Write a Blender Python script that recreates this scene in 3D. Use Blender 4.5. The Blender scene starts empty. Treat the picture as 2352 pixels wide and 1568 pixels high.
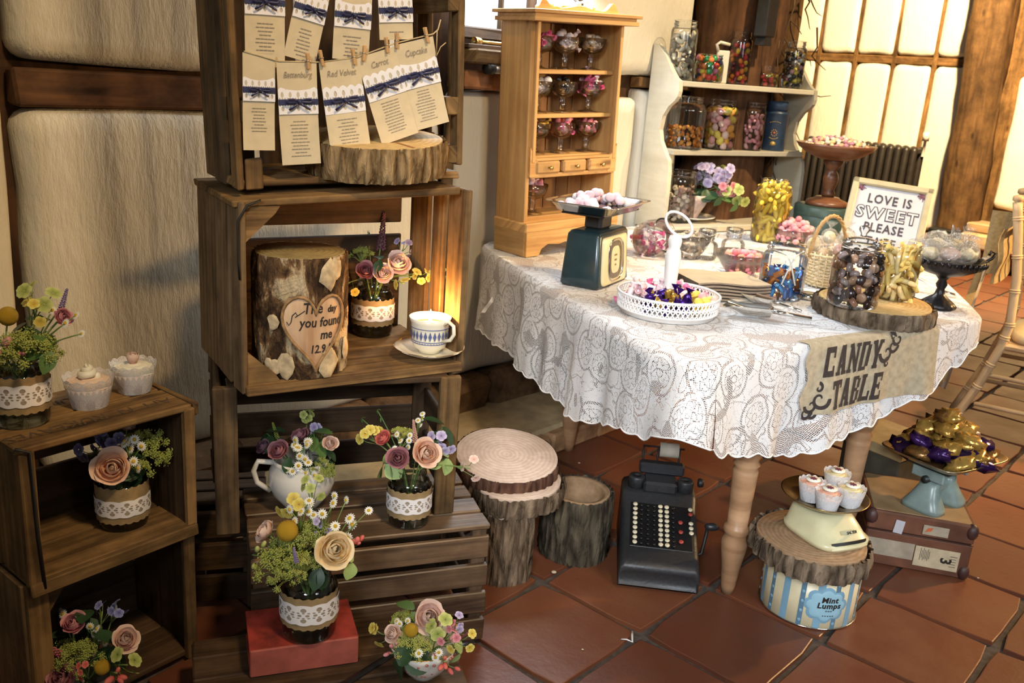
import bpy, math, random
from mathutils import Vector as V, Matrix as MX, Euler
R = random.Random(11)
pi = math.pi; sin = math.sin; cos = math.cos
SC = bpy.context.scene; COL = SC.collection
# ------------------------------------------------------------------ camera
CAMH = 1.15; FPX = 2080.0
def _basis():
    n = V((675 - 1176, 7750 - 784, FPX)); n.normalize()           # world down, in camera axes (x right, y down, z forward)
    f = V((0, 0, 1)); y = f - n * n.z; y.normalize()
    return n.cross(y), y, -n
BR, BY, BU = _basis()
def _w(v): return V((v.dot(BR), v.dot(BY), v.dot(BU)))
def ray(px, py): return _w(V(((px - 1176) / FPX, (py - 784) / FPX, 1)))
CAM = V((0, 0, CAMH))
def at(px, py, z=0.0):
    r = ray(px, py); return CAM + r * ((z - CAMH) / r.z)
def onpl(px, py, p, n):
    r = ray(px, py); return CAM + r * ((p - CAM).dot(n) / r.dot(n))
def dep(p): return (V(p) - CAM).dot(_w(V((0, 0, 1))))
def mpp(p): return dep(p) / FPX
def atd(px, py, d): return CAM + ray(px, py) * d
cd = bpy.data.cameras.new('camera'); cam = bpy.data.objects.new('camera', cd); COL.objects.link(cam)
cx, cy, cz = _w(V((1, 0, 0))), _w(V((0, -1, 0))), _w(V((0, 0, -1)))
m = MX((cx, cy, cz)).transposed().to_4x4(); m.translation = CAM
cam.matrix_world = m
cd.sensor_width = 36; cd.lens = FPX / 2352 * 36; cd.clip_start = .05
cd.dof.use_dof = True; cd.dof.focus_distance = 1.75; cd.dof.aperture_fstop = 9
SC.camera = cam
# ------------------------------------------------------------------ view, world, lights
SC.view_settings.view_transform = 'Standard'; SC.view_settings.look = 'None'
SC.view_settings.gamma = 1; SC.view_settings.use_curve_mapping = False
SC.view_settings.exposure = 0.0
SC.cycles.use_denoising = True
SC.cycles.max_bounces = 9; SC.cycles.transparent_max_bounces = 24; SC.cycles.glossy_bounces = 4
SC.cycles.diffuse_bounces = 3; SC.cycles.transmission_bounces = 6; SC.cycles.caustics_reflective = False; SC.cycles.caustics_refractive = False
SC.cycles.use_adaptive_sampling = True; SC.cycles.adaptive_threshold = .02
SC.cycles.sample_clamp_indirect = 4
wd = bpy.data.worlds.new('room'); SC.world = wd; wd.use_nodes = True
wd.node_tree.nodes['Background'].inputs[0].default_value = (1, .92, .80, 1)
wd.node_tree.nodes['Background'].inputs[1].default_value = .12
def lamp(name, kind, loc, aim, energy, col, **k):
    l = bpy.data.lights.new(name, kind); l.energy = energy; l.color = col
    for a, b in k.items(): setattr(l, a, b)
    o = bpy.data.objects.new(name, l); COL.objects.link(o); o.location = loc
    o.rotation_euler = (V(aim) - V(loc)).to_track_quat('-Z', 'Y').to_euler()
    return o
WARM = (1, .72, .40)
lamp('ceiling_spot', 'SPOT', (.80, .15, 3.0), (-.42, 1.8, 1.02), 215, WARM, spot_size=.92, spot_blend=.9, shadow_soft_size=.16)
lamp('wall_lamp', 'SPOT', (2.72, 2.72, 1.32), (.5, 2.35, .1), 170, (1, .60, .24), spot_size=1.3, spot_blend=.6, shadow_soft_size=.05)
lamp('ceiling_spot', 'SPOT', (2.5, 5.0, 2.9), (3.25, 6.9, 1.1), 1350, (1, .73, .38), spot_size=2.1, spot_blend=.5, shadow_soft_size=.08)
lamp('ceiling_spot', 'SPOT', (1.7, 2.45, 2.9), (.85, 3.35, .85), 330, (1, .74, .42), spot_size=1.1, spot_blend=.7, shadow_soft_size=.06)  # added spot, brightens the shelf jars and the back of the table
lamp('window_daylight', 'AREA', (.03, 2.92, 1.56), (.6, 2.0, .35), 34, (.84, .92, 1), shape='RECTANGLE', size=.5, size_y=.5)
lamp('room_daylight', 'AREA', (1.9, -.5, 1.75), (.72, 2.0, .45), 4.5, (.93, .96, 1), shape='RECTANGLE', size=.9, size_y=.9, spread=.95)  # added fill behind the camera, brightens the front of the cloth
lamp('room_daylight', 'AREA', (-.4, -1.2, 1.9), (.50, 2.1, .5), 6.5, (.86, .93, 1), shape='RECTANGLE', size=.7, size_y=.7, spread=.66)  # added cool fill for the cloth's left side, spread kept off the wall
# ------------------------------------------------------------------ mesh builder
class MB:
    def __init__(s): s.v = []; s.f = []; s.u = []; s.sm = []
    def add(s, vs, fs, uvs=None, smooth=False, M=None):
        o = len(s.v)
        s.v += [tuple(M @ V(p)) for p in vs] if M is not None else [tuple(p) for p in vs]
        for i, f in enumerate(fs):
            s.f.append([o + k for k in f]); s.sm.append(smooth)
            s.u += uvs[i] if uvs else [(vs[k][0], vs[k][1]) for k in f]
        return s
    def box(s, c, d, M=None, b=None, j=0, ax=None):
        """chamfered box, centre c, full size d; UV u runs along the longest axis"""
        h = [x / 2 for x in d]
        b = min(h) * .25 if b is None else min(b, min(h) * .9)
        if ax is None: ax = max(range(3), key=lambda i: d[i])
        ix = {}; vs = []
        jit = {}
        for sx in (-1, 1):
            for sy in (-1, 1):
                for sz in (-1, 1):
                    jit = [R.uniform(-j, j) for _ in range(3)]
                    for k in range(3):
                        p = [sx * (h[0] - b), sy * (h[1] - b), sz * (h[2] - b)]
                        p[k] += (sx, sy, sz)[k] * b
                        ix[(sx, sy, sz, k)] = len(vs); vs.append([c[i] + p[i] + jit[i] for i in range(3)])
        fs = []
        for k in range(3):
            a, e = (k + 1) % 3, (k + 2) % 3
            for sg in (-1, 1):
                q = []
                for (p1, p2) in ((-1, -1), (1, -1), (1, 1), (-1, 1)):
                    t = [0, 0, 0]; t[k] = sg; t[a] = p1; t[e] = p2; q.append(ix[(*t, k)])
                fs.append(q if sg > 0 else q[::-1])
        for k in range(3):                     # edges parallel to axis k
            a, e = (k + 1) % 3, (k + 2) % 3
            for sa in (-1, 1):
                for se in (-1, 1):
                    def I(sk, kk):
                        t = [0, 0, 0]; t[k] = sk; t[a] = sa; t[e] = se; return ix[(*t, kk)]
                    q = [I(-1, a), I(1, a), I(1, e), I(-1, e)]
                    fs.append(q if sa * se < 0 else q[::-1])
        for sx in (-1, 1):
            for sy in (-1, 1):
                for sz in (-1, 1):
                    q = [ix[(sx, sy, sz, k)] for k in range(3)]
                    fs.append(q if sx * sy * sz > 0 else q[::-1])
        o1, o2 = [i for i in range(3) if i != ax]
        off = R.uniform(0, 9), R.uniform(0, 9)
        uv = [[(vs[k][ax] + off[0], vs[k][o1] + vs[k][o2] * 1.0 + off[1]) for k in f] for f in fs]
        return s.add(vs, fs, uv, False, M)
    def lathe(s, prof, n=24, M=None, smooth=True, wob=None, a0=0, a1=2 * pi):
        vs = []; fs = []; uv = []; full = abs(a1 - a0 - 2 * pi) < 1e-6
        m_ = n if full else n + 1
        L = [0]
        for i in range(1, len(prof)): L.append(L[-1] + math.dist(prof[i], prof[i - 1]))
        rm = max(p[0] for p in prof)
        for i, (r, z) in enumerate(prof):
            for k in range(m_):
                a = a0 + (a1 - a0) * k / n; q = r * (wob(a, z) if wob else 1)
                vs.append((q * cos(a), q * sin(a), z))
        for i in range(len(prof) - 1):
            for k in range(n):
                k2 = (k + 1) % m_
                fs.append([i * m_ + k, i * m_ + k2, (i + 1) * m_ + k2, (i + 1) * m_ + k])
                u0, u1 = rm * (a1 - a0) * k / n, rm * (a1 - a0) * (k + 1) / n
                uv.append([(u0, L[i]), (u1, L[i]), (u1, L[i + 1]), (u0, L[i + 1])])
        return s.add(vs, fs, uv, smooth, M)
    def tube(s, pts, r, n=8, M=None, cap=True, flat=1.0, closed=False):
        P = [V(p) for p in pts]; N = len(P)
        rad = r if callable(r) else (lambda t: r)
        vs = []; fs = []; up = V((0, 0, 1)); L = 0; ls = []
        pu = None
        for i, p in enumerate(P):
            if closed: t = P[(i + 1) % N] - P[i - 1]
            else: t = P[min(i + 1, N - 1)] - P[max(i - 1, 0)]
            t.normalize()
            if pu is None:
                pu = up if abs(t.z) < .9 else V((1, 0, 0))
            x = pu - t * pu.dot(t)
            if x.length < 1e-4: x = t.orthogonal()
            x.normalize(); pu = x; y = t.cross(x)
            if i: L += (p - P[i - 1]).length
            ls.append(L); q = rad(i / max(1, N - 1))
            for k in range(n):
                a = 2 * pi * k / n
                vs.append(p + x * cos(a) * q * flat + y * sin(a) * q)
        uv = []
        for i in range(N if closed else N - 1):
            i2 = (i + 1) % N
            for k in range(n):
                k2 = (k + 1) % n
                fs.append([i * n + k, i * n + k2, i2 * n + k2, i2 * n + k])
                l2 = ls[i2] if i2 else L + .01
                uv.append([(ls[i], k / n * .05), (ls[i], (k + 1) / n * .05), (l2, (k + 1) / n * .05), (l2, k / n * .05)])
        if cap and not closed:
            fs.append(list(range(n))[::-1]); fs.append([(N - 1) * n + k for k in range(n)])
            uv += [[(0, 0)] * n] * 2
        return s.add(vs, fs, uv, True, M)
    def ball(s, c, r, nu=10, nv=7, M=None, fn=None):
        r = r if hasattr(r, '__len__') else (r, r, r)
        vs = []; fs = []
        for j in range(nv + 1):
            b = -pi / 2 + pi * j / nv
            for k in range(nu):
                a = 2 * pi * k / nu; q = fn(a, b) if fn else 1
                vs.append((c[0] + r[0] * q * cos(b) * cos(a), c[1] + r[1] * q * cos(b) * sin(a), c[2] + r[2] * q * sin(b)))
        for j in range(nv):
            for k in range(nu):
                k2 = (k + 1) % nu
                fs.append([j * nu + k, j * nu + k2, (j + 1) * nu + k2, (j + 1) * nu + k])
        return s.add(vs, fs, [[((k % nu) / nu, (k // nu) / nv) for k in f] for f in fs], True, M)
    def prism(s, poly, z0, z1, M=None, smooth=False):
        n = len(poly)
        ar = sum(poly[i][0] * poly[(i + 1) % n][1] - poly[(i + 1) % n][0] * poly[i][1] for i in range(n))
        if ar < 0: poly = poly[::-1]
        vs = [(x, y, z0) for x, y in poly] + [(x, y, z1) for x, y in poly]
        fs = [list(range(n))[::-1], [n + i for i in range(n)]] + [[i, (i + 1) % n, n + (i + 1) % n, n + i] for i in range(n)]
        uv = [[(vs[k][0], vs[k][1] + vs[k][2]) for k in f] for f in fs]
        return s.add(vs, fs, uv, smooth, M)
    def grid(s, fn, nu, nv, smooth=True, uvf=None, M=None):
        vs = [fn(i / nu, j / nv) for j in range(nv + 1) for i in range(nu + 1)]
        fs = []; uv = []
        g = uvf or (lambda a, b: (a, b))
        for j in range(nv):
            for i in range(nu):
                a = j * (nu + 1) + i
                fs.append([a, a + 1, a + nu + 2, a + nu + 1])
                uv.append([g(i / nu, j / nv), g((i + 1) / nu, j / nv), g((i + 1) / nu, (j + 1) / nv), g(i / nu, (j + 1) / nv)])
        return s.add(vs, fs, uv, smooth, M)
    def mesh(s, name, mat):
        me = bpy.data.meshes.new(name); me.from_pydata(s.v, [], s.f)
        ul = me.uv_layers.new(name='UVMap'); ul.data.foreach_set('uv', [x for p in s.u for x in p])
        me.polygons.foreach_set('use_smooth', s.sm)
        me.materials.append(mat); me.update(); return me
    def build(s, name, mat, parent=None, loc=None, rot=None):
        return obj(name, s.mesh(name, mat), parent, loc, rot)
def obj(name, me, parent=None, loc=None, rot=None, sc=None):
    o = bpy.data.objects.new(name, me); COL.objects.link(o)
    if parent is not None: o.parent = parent
    if loc is not None: o.location = loc
    if rot is not None: o.rotation_euler = rot
    if sc is not None: o.scale = sc if hasattr(sc, '__len__') else (sc, sc, sc)
    return o
_lab = {}
def tag(o, label, cat, group=None):
    o['label'] = label; o['category'] = cat
    if label in _lab:
        g = group or _lab[label].get('group') or ('alike: ' + label[:50])
        _lab[label]['group'] = g; o['group'] = g
    else: _lab[label] = o
    if group: o['group'] = group
    return o
def thing(name, label, cat, loc=(0, 0, 0), rz=0, group=None, rot=None):
    o = obj(name, None, None, loc, rot or (0, 0, rz)); o.empty_display_size = .05
    return tag(o, label, cat, group)
def struct(o): o['kind'] = 'structure'; return o
def stuff(o): o['kind'] = 'stuff'; return o
def T(x=0, y=0, z=0): return MX.Translation((x, y, z))
def Rz(a): return MX.Rotation(a, 4, 'Z')
def Rx(a): return MX.Rotation(a, 4, 'X')
def Ry(a): return MX.Rotation(a, 4, 'Y')
def frame(o, x, y, z):
    m = MX((V(x), V(y), V(z))).transposed().to_4x4(); m.translation = V(o); return m
def aim(p, d):
    """matrix at p whose Z points along d"""
    m = V(d).to_track_quat('Z', 'Y').to_matrix().to_4x4(); m.translation = V(p); return m
def text_mesh(name, s, size, mat, M=None, ext=.0004, shear=0, off=0, bend=None, sx=1, align='CENTER', sp=1.0):
    cu = bpy.data.curves.new('t', 'FONT'); cu.body = s; cu.size = size; cu.extrude = ext; cu.shear = shear; cu.offset = off
    cu.align_x = align; cu.align_y = 'CENTER'; cu.resolution_u = 2; cu.space_character = sp; cu.space_line = .8
    o = bpy.data.objects.new('t', cu); COL.objects.link(o)
    me = bpy.data.meshes.new_from_object(o.evaluated_get(bpy.context.evaluated_depsgraph_get()))
    bpy.data.objects.remove(o); bpy.data.curves.remove(cu)
    me.name = name; me.materials.clear(); me.materials.append(mat)
    for v in me.vertices:
        p = V((v.co.x * sx, v.co.y, v.co.z))
        if bend: p = V(bend(p))
        v.co = M @ p if M is not None else p
    return me
# ------------------------------------------------------------------ materials
class NT:
    def __init__(s, name):
        s.m = bpy.data.materials.new(name); s.m.use_nodes = True; s.t = s.m.node_tree; s.t.nodes.clear()
        s.out = s.n('ShaderNodeOutputMaterial')
    def n(s, ty, **k):
        q = s.t.nodes.new(ty)
        for a, b in k.items():
            if a.startswith('i_'): q.inputs[int(a[2:])].default_value = b
            else: setattr(q, a, b)
        return q
    def l(s, a, b): s.t.links.new(a, b)
    def math(s, op, a, b=None, c=None, clamp=False):
        q = s.n('ShaderNodeMath', operation=op); q.use_clamp = clamp
        for i, x in enumerate((a, b, c)):
            if x is None: continue
            if isinstance(x, (int, float)): q.inputs[i].default_value = x
            else: s.l(x, q.inputs[i])
        return q.outputs[0]
    def coord(s, kind='Object'): return s.n('ShaderNodeTexCoord').outputs[kind]
    def mapv(s, v, sc=(1, 1, 1), rnd=True):
        q = s.n('ShaderNodeMapping'); q.inputs['Scale'].default_value = sc; s.l(v, q.inputs[0])
        if not rnd: return q.outputs[0]
        oi = s.n('ShaderNodeObjectInfo'); a = s.n('ShaderNodeVectorMath', operation='SCALE'); a.inputs[0].default_value = (13, 29, 47)
        s.l(oi.outputs['Random'], a.inputs['Scale'])
        b = s.n('ShaderNodeVectorMath', operation='ADD'); s.l(q.outputs[0], b.inputs[0]); s.l(a.outputs[0], b.inputs[1]); return b.outputs[0]
    def noise(s, v, scale, detail=4, rough=.55, dist=0):
        q = s.n('ShaderNodeTexNoise'); q.inputs['Scale'].default_value = scale; q.inputs['Detail'].default_value = detail
        q.inputs['Roughness'].default_value = rough; q.inputs['Distortion'].default_value = dist
        if v is not None: s.l(v, q.inputs['Vector'])
        return q.outputs['Fac']
    def vor(s, v, scale, feature='F1', out='Distance', rnd=1):
        q = s.n('ShaderNodeTexVoronoi', feature=feature); q.inputs['Scale'].default_value = scale; q.inputs['Randomness'].default_value = rnd
        if v is not None: s.l(v, q.inputs['Vector'])
        return q.outputs[out]
    def ramp(s, f, stops):
        q = s.n('ShaderNodeValToRGB'); e = q.color_ramp.elements
        while len(e) > len(stops): e.remove(e[-1])
        while len(e) < len(stops): e.new(.5)
        for x, (p, c) in zip(e, stops): x.position = p; x.color = (*c, 1) if len(c) == 3 else c
        s.l(f, q.inputs[0]); return q.outputs[0]
    def mix(s, f, a, b, mode='MIX'):
        q = s.n('ShaderNodeMix', data_type='RGBA', blend_type=mode)
        for i, x in ((0, f), (6, a), (7, b)):
            if hasattr(x, 'is_linked'): s.l(x, q.inputs[i])
            elif isinstance(x, tuple): q.inputs[i].default_value = (*x, 1) if len(x) == 3 else x
            else: q.inputs[i].default_value = x
        return q.outputs[2]
    def bump(s, h, st=.3, d=.01):
        q = s.n('ShaderNodeBump'); q.inputs['Strength'].default_value = st; q.inputs['Distance'].default_value = d; s.l(h, q.inputs['Height']); return q.outputs[0]
    def bsdf(s, col, rough=.5, metal=0, bump=None, spec=.5, **k):
        q = s.n('ShaderNodeBsdfPrincipled')
        if hasattr(col, 'is_linked'): s.l(col, q.inputs['Base Color'])
        else: q.inputs['Base Color'].default_value = (*col, 1)
        if hasattr(rough, 'is_linked'): s.l(rough, q.inputs['Roughness'])
        else: q.inputs['Roughness'].default_value = rough
        q.inputs['Metallic'].default_value = metal; q.inputs['Specular IOR Level'].default_value = spec
        if bump is not None: s.l(bump, q.inputs['Normal'])
        for a, b in k.items(): q.inputs[a.replace('_', ' ')].default_value = b
        return q.outputs[0]
    def done(s, sh): s.l(sh, s.out.inputs[0]); return s.m
MC = {}
def mat(name, col, rough=.5, metal=0, var=.12, scale=30, bump=.0, spec=.5, rnd=.0, **k):
    """plain coloured surface with a little mottling"""
    if name in MC: return MC[name]
    t = NT(name); v = t.mapv(t.coord()); f = t.noise(v, scale)
    c = t.ramp(f, [(.3, tuple(max(0, x * (1 - var)) for x in col)), (.7, tuple(min(1, x * (1 + var)) for x in col))])
    if rnd:
        oi = t.n('ShaderNodeObjectInfo'); h = t.n('ShaderNodeHueSaturation'); t.l(c, h.inputs['Color'])
        t.l(t.math('MULTIPLY_ADD', oi.outputs['Random'], 2 * rnd, 1 - rnd), h.inputs['Value']); c = h.outputs[0]
    b = t.bump(f, bump, .003) if bump else None
    MC[name] = t.done(t.bsdf(c, rough, metal, b, spec, **k)); return MC[name]
def wood(name, dark, light, rough=.75, grain=60, dirt=.5, bump=.35, spec=.25, knots=True):
    if name in MC: return MC[name]
    t = NT(name); uv = t.coord('UV')
    v = t.mapv(uv, (2.2, grain, 1)); f = t.noise(v, 1.0, 5, .6, .6)
    v2 = t.mapv(uv, (3, 9, 1)); g = t.noise(v2, 1.0, 3, .5, 1.2)
    c = t.ramp(t.math('MULTIPLY_ADD', f, .7, t.math('MULTIPLY', g, .35)), [(.36, dark), (.52, tuple(a * .45 + b * .55 for a, b in zip(dark, light))), (.68, light)])
    d = t.ramp(t.noise(t.mapv(uv, (5, 6, 1)), 1.4, 4, .7), [(.36, (1 - dirt,) * 3), (.62, (1, 1, 1))])
    c = t.mix(1.0, c, d, 'MULTIPLY')
    if knots:
        k = t.vor(t.mapv(uv, (3.3, 11, 1)), 1.0)
        c = t.mix(t.ramp(k, [(.05, (.85,) * 3), (.13, (0, 0, 0))]), c, tuple(x * .3 for x in dark))
    oi = t.n('ShaderNodeObjectInfo'); h = t.n('ShaderNodeHueSaturation'); t.l(c, h.inputs['Color'])
    t.l(t.math('MULTIPLY_ADD', oi.outputs['Random'], .45, .78), h.inputs['Value'])
    MC[name] = t.done(t.bsdf(h.outputs[0], rough, 0, t.bump(f, bump, .004), spec)); return MC[name]
def thin_glass(name, tint=(.97, .98, .975), rough=.0, edge=.93, f0=.055):
    t = NT(name); lw = t.n('ShaderNodeLayerWeight'); lw.inputs[0].default_value = .25
    tr = t.n('ShaderNodeBsdfTransparent')
    t.l(t.mix(lw.outputs['Facing'], tint, tuple(x * edge for x in tint)), tr.inputs[0])
    gl = t.n('ShaderNodeBsdfGlossy'); gl.inputs['Roughness'].default_value = rough + .02; gl.inputs[0].default_value = (1, 1, 1, 1)
    fr = t.n('ShaderNodeFresnel'); fr.inputs[0].default_value = 1.5
    mx = t.n('ShaderNodeMixShader'); t.l(t.math('MULTIPLY_ADD', fr.outputs[0], .9, f0 - .04, True), mx.inputs[0])
    t.l(tr.outputs[0], mx.inputs[1]); t.l(gl.outputs[0], mx.inputs[2]); return t.done(mx.outputs[0])
M_glass = thin_glass('clear_glass'); M_gglass = thin_glass('greenish_glass', (.95, .975, .955), 0, .9)
M_cut = thin_glass('cut_glass', (.985, .985, .985), .04, .94, .06)
def cello():
    t = NT('cellophane'); f = t.noise(t.mapv(t.coord()), 90, 3, .6, 1.5)
    tr = t.n('ShaderNodeBsdfTransparent'); tr.inputs[0].default_value = (.97, .96, .93, 1)
    gl = t.n('ShaderNodeBsdfGlossy'); gl.inputs['Roughness'].default_value = .12; t.l(t.bump(f, 1, .02), gl.inputs['Normal'])
    mx = t.n('ShaderNodeMixShader'); t.l(t.ramp(f, [(.4, (.10,) * 3), (.75, (.5,) * 3)]), mx.inputs[0])
    t.l(tr.outputs[0], mx.inputs[1]); t.l(gl.outputs[0], mx.inputs[2]); df = t.n('ShaderNodeBsdfDiffuse'); df.inputs[0].default_value = (.85, .82, .76, 1); m3 = t.n('ShaderNodeMixShader', i_0=.06); t.l(mx.outputs[0], m3.inputs[1]); t.l(df.outputs[0], m3.inputs[2])
    return t.done(m3.outputs[0])
M_cello = cello()
def plaster(name, col):
    t = NT(name); v = t.coord(); a = t.noise(v, 9, 5, .6, .4); b = t.noise(t.mapv(v, (26, 26, 7), False), 2.6, 4, .65)
    c = t.ramp(t.noise(v, 3.2, 4, .6), [(.3, tuple(x * .9 for x in col)), (.7, col)])
    h = t.math('ADD', t.math('MULTIPLY', a, .6), b)
    return t.done(t.bsdf(c, .9, 0, t.bump(h, .42, .012), .15))
M_plaster = plaster('lime_plaster', (.68, .63, .51)); M_plaster2 = plaster('lime_plaster_warm', (.86, .80, .68))
# timbers and boards
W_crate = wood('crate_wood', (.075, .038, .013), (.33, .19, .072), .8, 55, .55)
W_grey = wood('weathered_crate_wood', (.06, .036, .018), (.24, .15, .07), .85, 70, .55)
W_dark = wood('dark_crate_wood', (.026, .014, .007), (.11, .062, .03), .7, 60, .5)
W_slat = wood('bench_slat_wood', (.05, .03, .018), (.19, .115, .062), .42, 60, .45, spec=.5)
W_oak = wood('old_oak', (.08, .038, .014), (.32, .17, .06), .85, 30, .55)
W_oakd = wood('dark_oak', (.036, .016, .008), (.14, .066, .028), .85, 30, .5)
W_oakd2 = wood('mid_oak', (.05, .024, .010), (.21, .11, .042), .85, 30, .5)
W_pine = wood('pine', (.36, .175, .055), (.66, .40, .155), .45, 45, .12, .12, .4)
W_pined = wood('pine_back', (.16, .065, .022), (.36, .18, .065), .5, 45, .2, .15, .3)
W_leg = wood('beech_leg', (.26, .135, .065), (.46, .27, .145), .4, 30, .2, .1, .45, False)
W_lime = wood('limewashed_wood', (.42, .26, .12), (.66, .48, .28), .5, 30, .2, .1, .4, False)
W_cream = wood('cream_paint', (.50, .45, .33), (.60, .55, .42), .55, 25, .12, .08, .35, False)
W_mahog = wood('turned_mahogany', (.10, .035, .014), (.26, .105, .045), .35, 40, .25, .1, .5, False)
def endgrain(name, dark, light, ring=95, rough=.8, crack=True):
    t = NT(name); v = t.coord(); q = t.n('ShaderNodeVectorMath', operation='MULTIPLY'); q.inputs[1].default_value = (1, 1, 0); t.l(v, q.inputs[0])
    ln = t.n('ShaderNodeVectorMath', operation='LENGTH'); t.l(q.outputs[0], ln.inputs[0])
    n = t.noise(v, 7, 3); r = t.math('MULTIPLY_ADD', ln.outputs['Value'], ring * 6.28, t.math('MULTIPLY', n, 9))
    s = t.math('MULTIPLY_ADD', t.math('SINE', r), .5, .5); g = t.noise(t.mapv(v, (1, 1, 1)), 60, 4)
    c = t.ramp(t.math('MULTIPLY_ADD', s, .22, t.math('MULTIPLY', g, .75)), [(.2, dark), (.72, light)])
    c = t.mix(t.ramp(t.noise(v, 11, 4, .7), [(.35, (.45,) * 3), (.6, (0,) * 3)]), c, tuple(x * .75 for x in dark))
    return t.done(t.bsdf(c, rough, 0, t.bump(g, .25, .003), .25))
E_pale = endgrain('pale_end_grain', (.50, .36, .27), (.72, .57, .47)); E_gold = endgrain('golden_end_grain', (.42, .25, .09), (.68, .47, .20))
E_brown = endgrain('brown_end_grain', (.24, .14, .07), (.46, .30, .17)); E_moss = endgrain('mossy_end_grain', (.16, .11, .035), (.34, .25, .10))
def bark(name, dark, light, sc=(40, 40, 9), bump=1.0):
    t = NT(name); v = t.mapv(t.coord(), sc); f = t.noise(v, 1.0, 6, .65, .8); w = t.vor(v, .8, 'DISTANCE_TO_EDGE')
    h = t.math('MULTIPLY_ADD', t.math('MINIMUM', w, .35), 1.4, f)
    c = t.ramp(h, [(.40, dark), (.72, tuple((a + b) / 2 for a, b in zip(dark, light))), (1.0, light)])
    return t.done(t.bsdf(c, .92, 0, t.bump(h, bump, .012), .15))
B_grey = bark('grey_bark', (.05, .032, .02), (.30, .22, .145)); B_red = bark('reddish_bark', (.045, .018, .012), (.19, .10, .065))
B_dark = bark('dark_bark', (.022, .017, .012), (.13, .105, .07)); B_gold = bark('sunlit_bark', (.10, .055, .02), (.46, .30, .14), (60, 60, 9))  # B_gold: paler golden-brown bark with finer ridges
def birch():
    t = NT('flaking_birch_bark'); v = t.mapv(t.coord(), (17, 17, 9), False); f = t.noise(v, 1.0, 6, .6, .9)
    g = t.noise(v, 3.5, 5, .7)
    c = t.ramp(t.math('MULTIPLY_ADD', g, .25, f), [(.55, (.045, .024, .012)), (.64, (.17, .09, .038)), (.69, (.46, .34, .19)), (.88, (.62, .50, .33))])
    return t.done(t.bsdf(c, .85, 0, t.bump(t.math('MULTIPLY_ADD', g, .3, f), 1, .02), .2))
B_birch = birch()
def terracotta():
    t = NT('terracotta'); oi = t.n('ShaderNodeObjectInfo'); v = t.mapv(t.coord()); f = t.noise(v, 7, 5, .65); g = t.noise(v, 70, 3, .6)
    c = t.ramp(oi.outputs['Random'], [(0, (.105, .038, .020)), (.35, (.155, .055, .026)), (.7, (.20, .076, .034)), (1, (.13, .052, .029))])
    c = t.mix(t.ramp(f, [(.35, (.65,) * 3), (.65, (0, 0, 0))]), c, (.15, .042, .022))
    c = t.mix(t.ramp(g, [(.62, (0, 0, 0)), (.75, (.5,) * 3)]), c, (.10, .045, .03))
    r = t.math('MULTIPLY_ADD', f, .3, .24)
    return t.done(t.bsdf(c, r, 0, t.bump(t.math('MULTIPLY_ADD', g, .25, f), .22, .008), .45))
M_tile = terracotta()
M_grout = mat('grout', (.075, .06, .048), .9, var=.4, scale=60, bump=.6)
M_stone = mat('rough_plinth_stone', (.13, .075, .038), .9, var=.55, scale=22, bump=.9, spec=.2)
M_ledge = mat('limewashed_ledge', (.46, .35, .19), .9, var=.25, scale=14, bump=.5, spec=.2)  # stone ledge, the yellow light on it put into the colour
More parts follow.
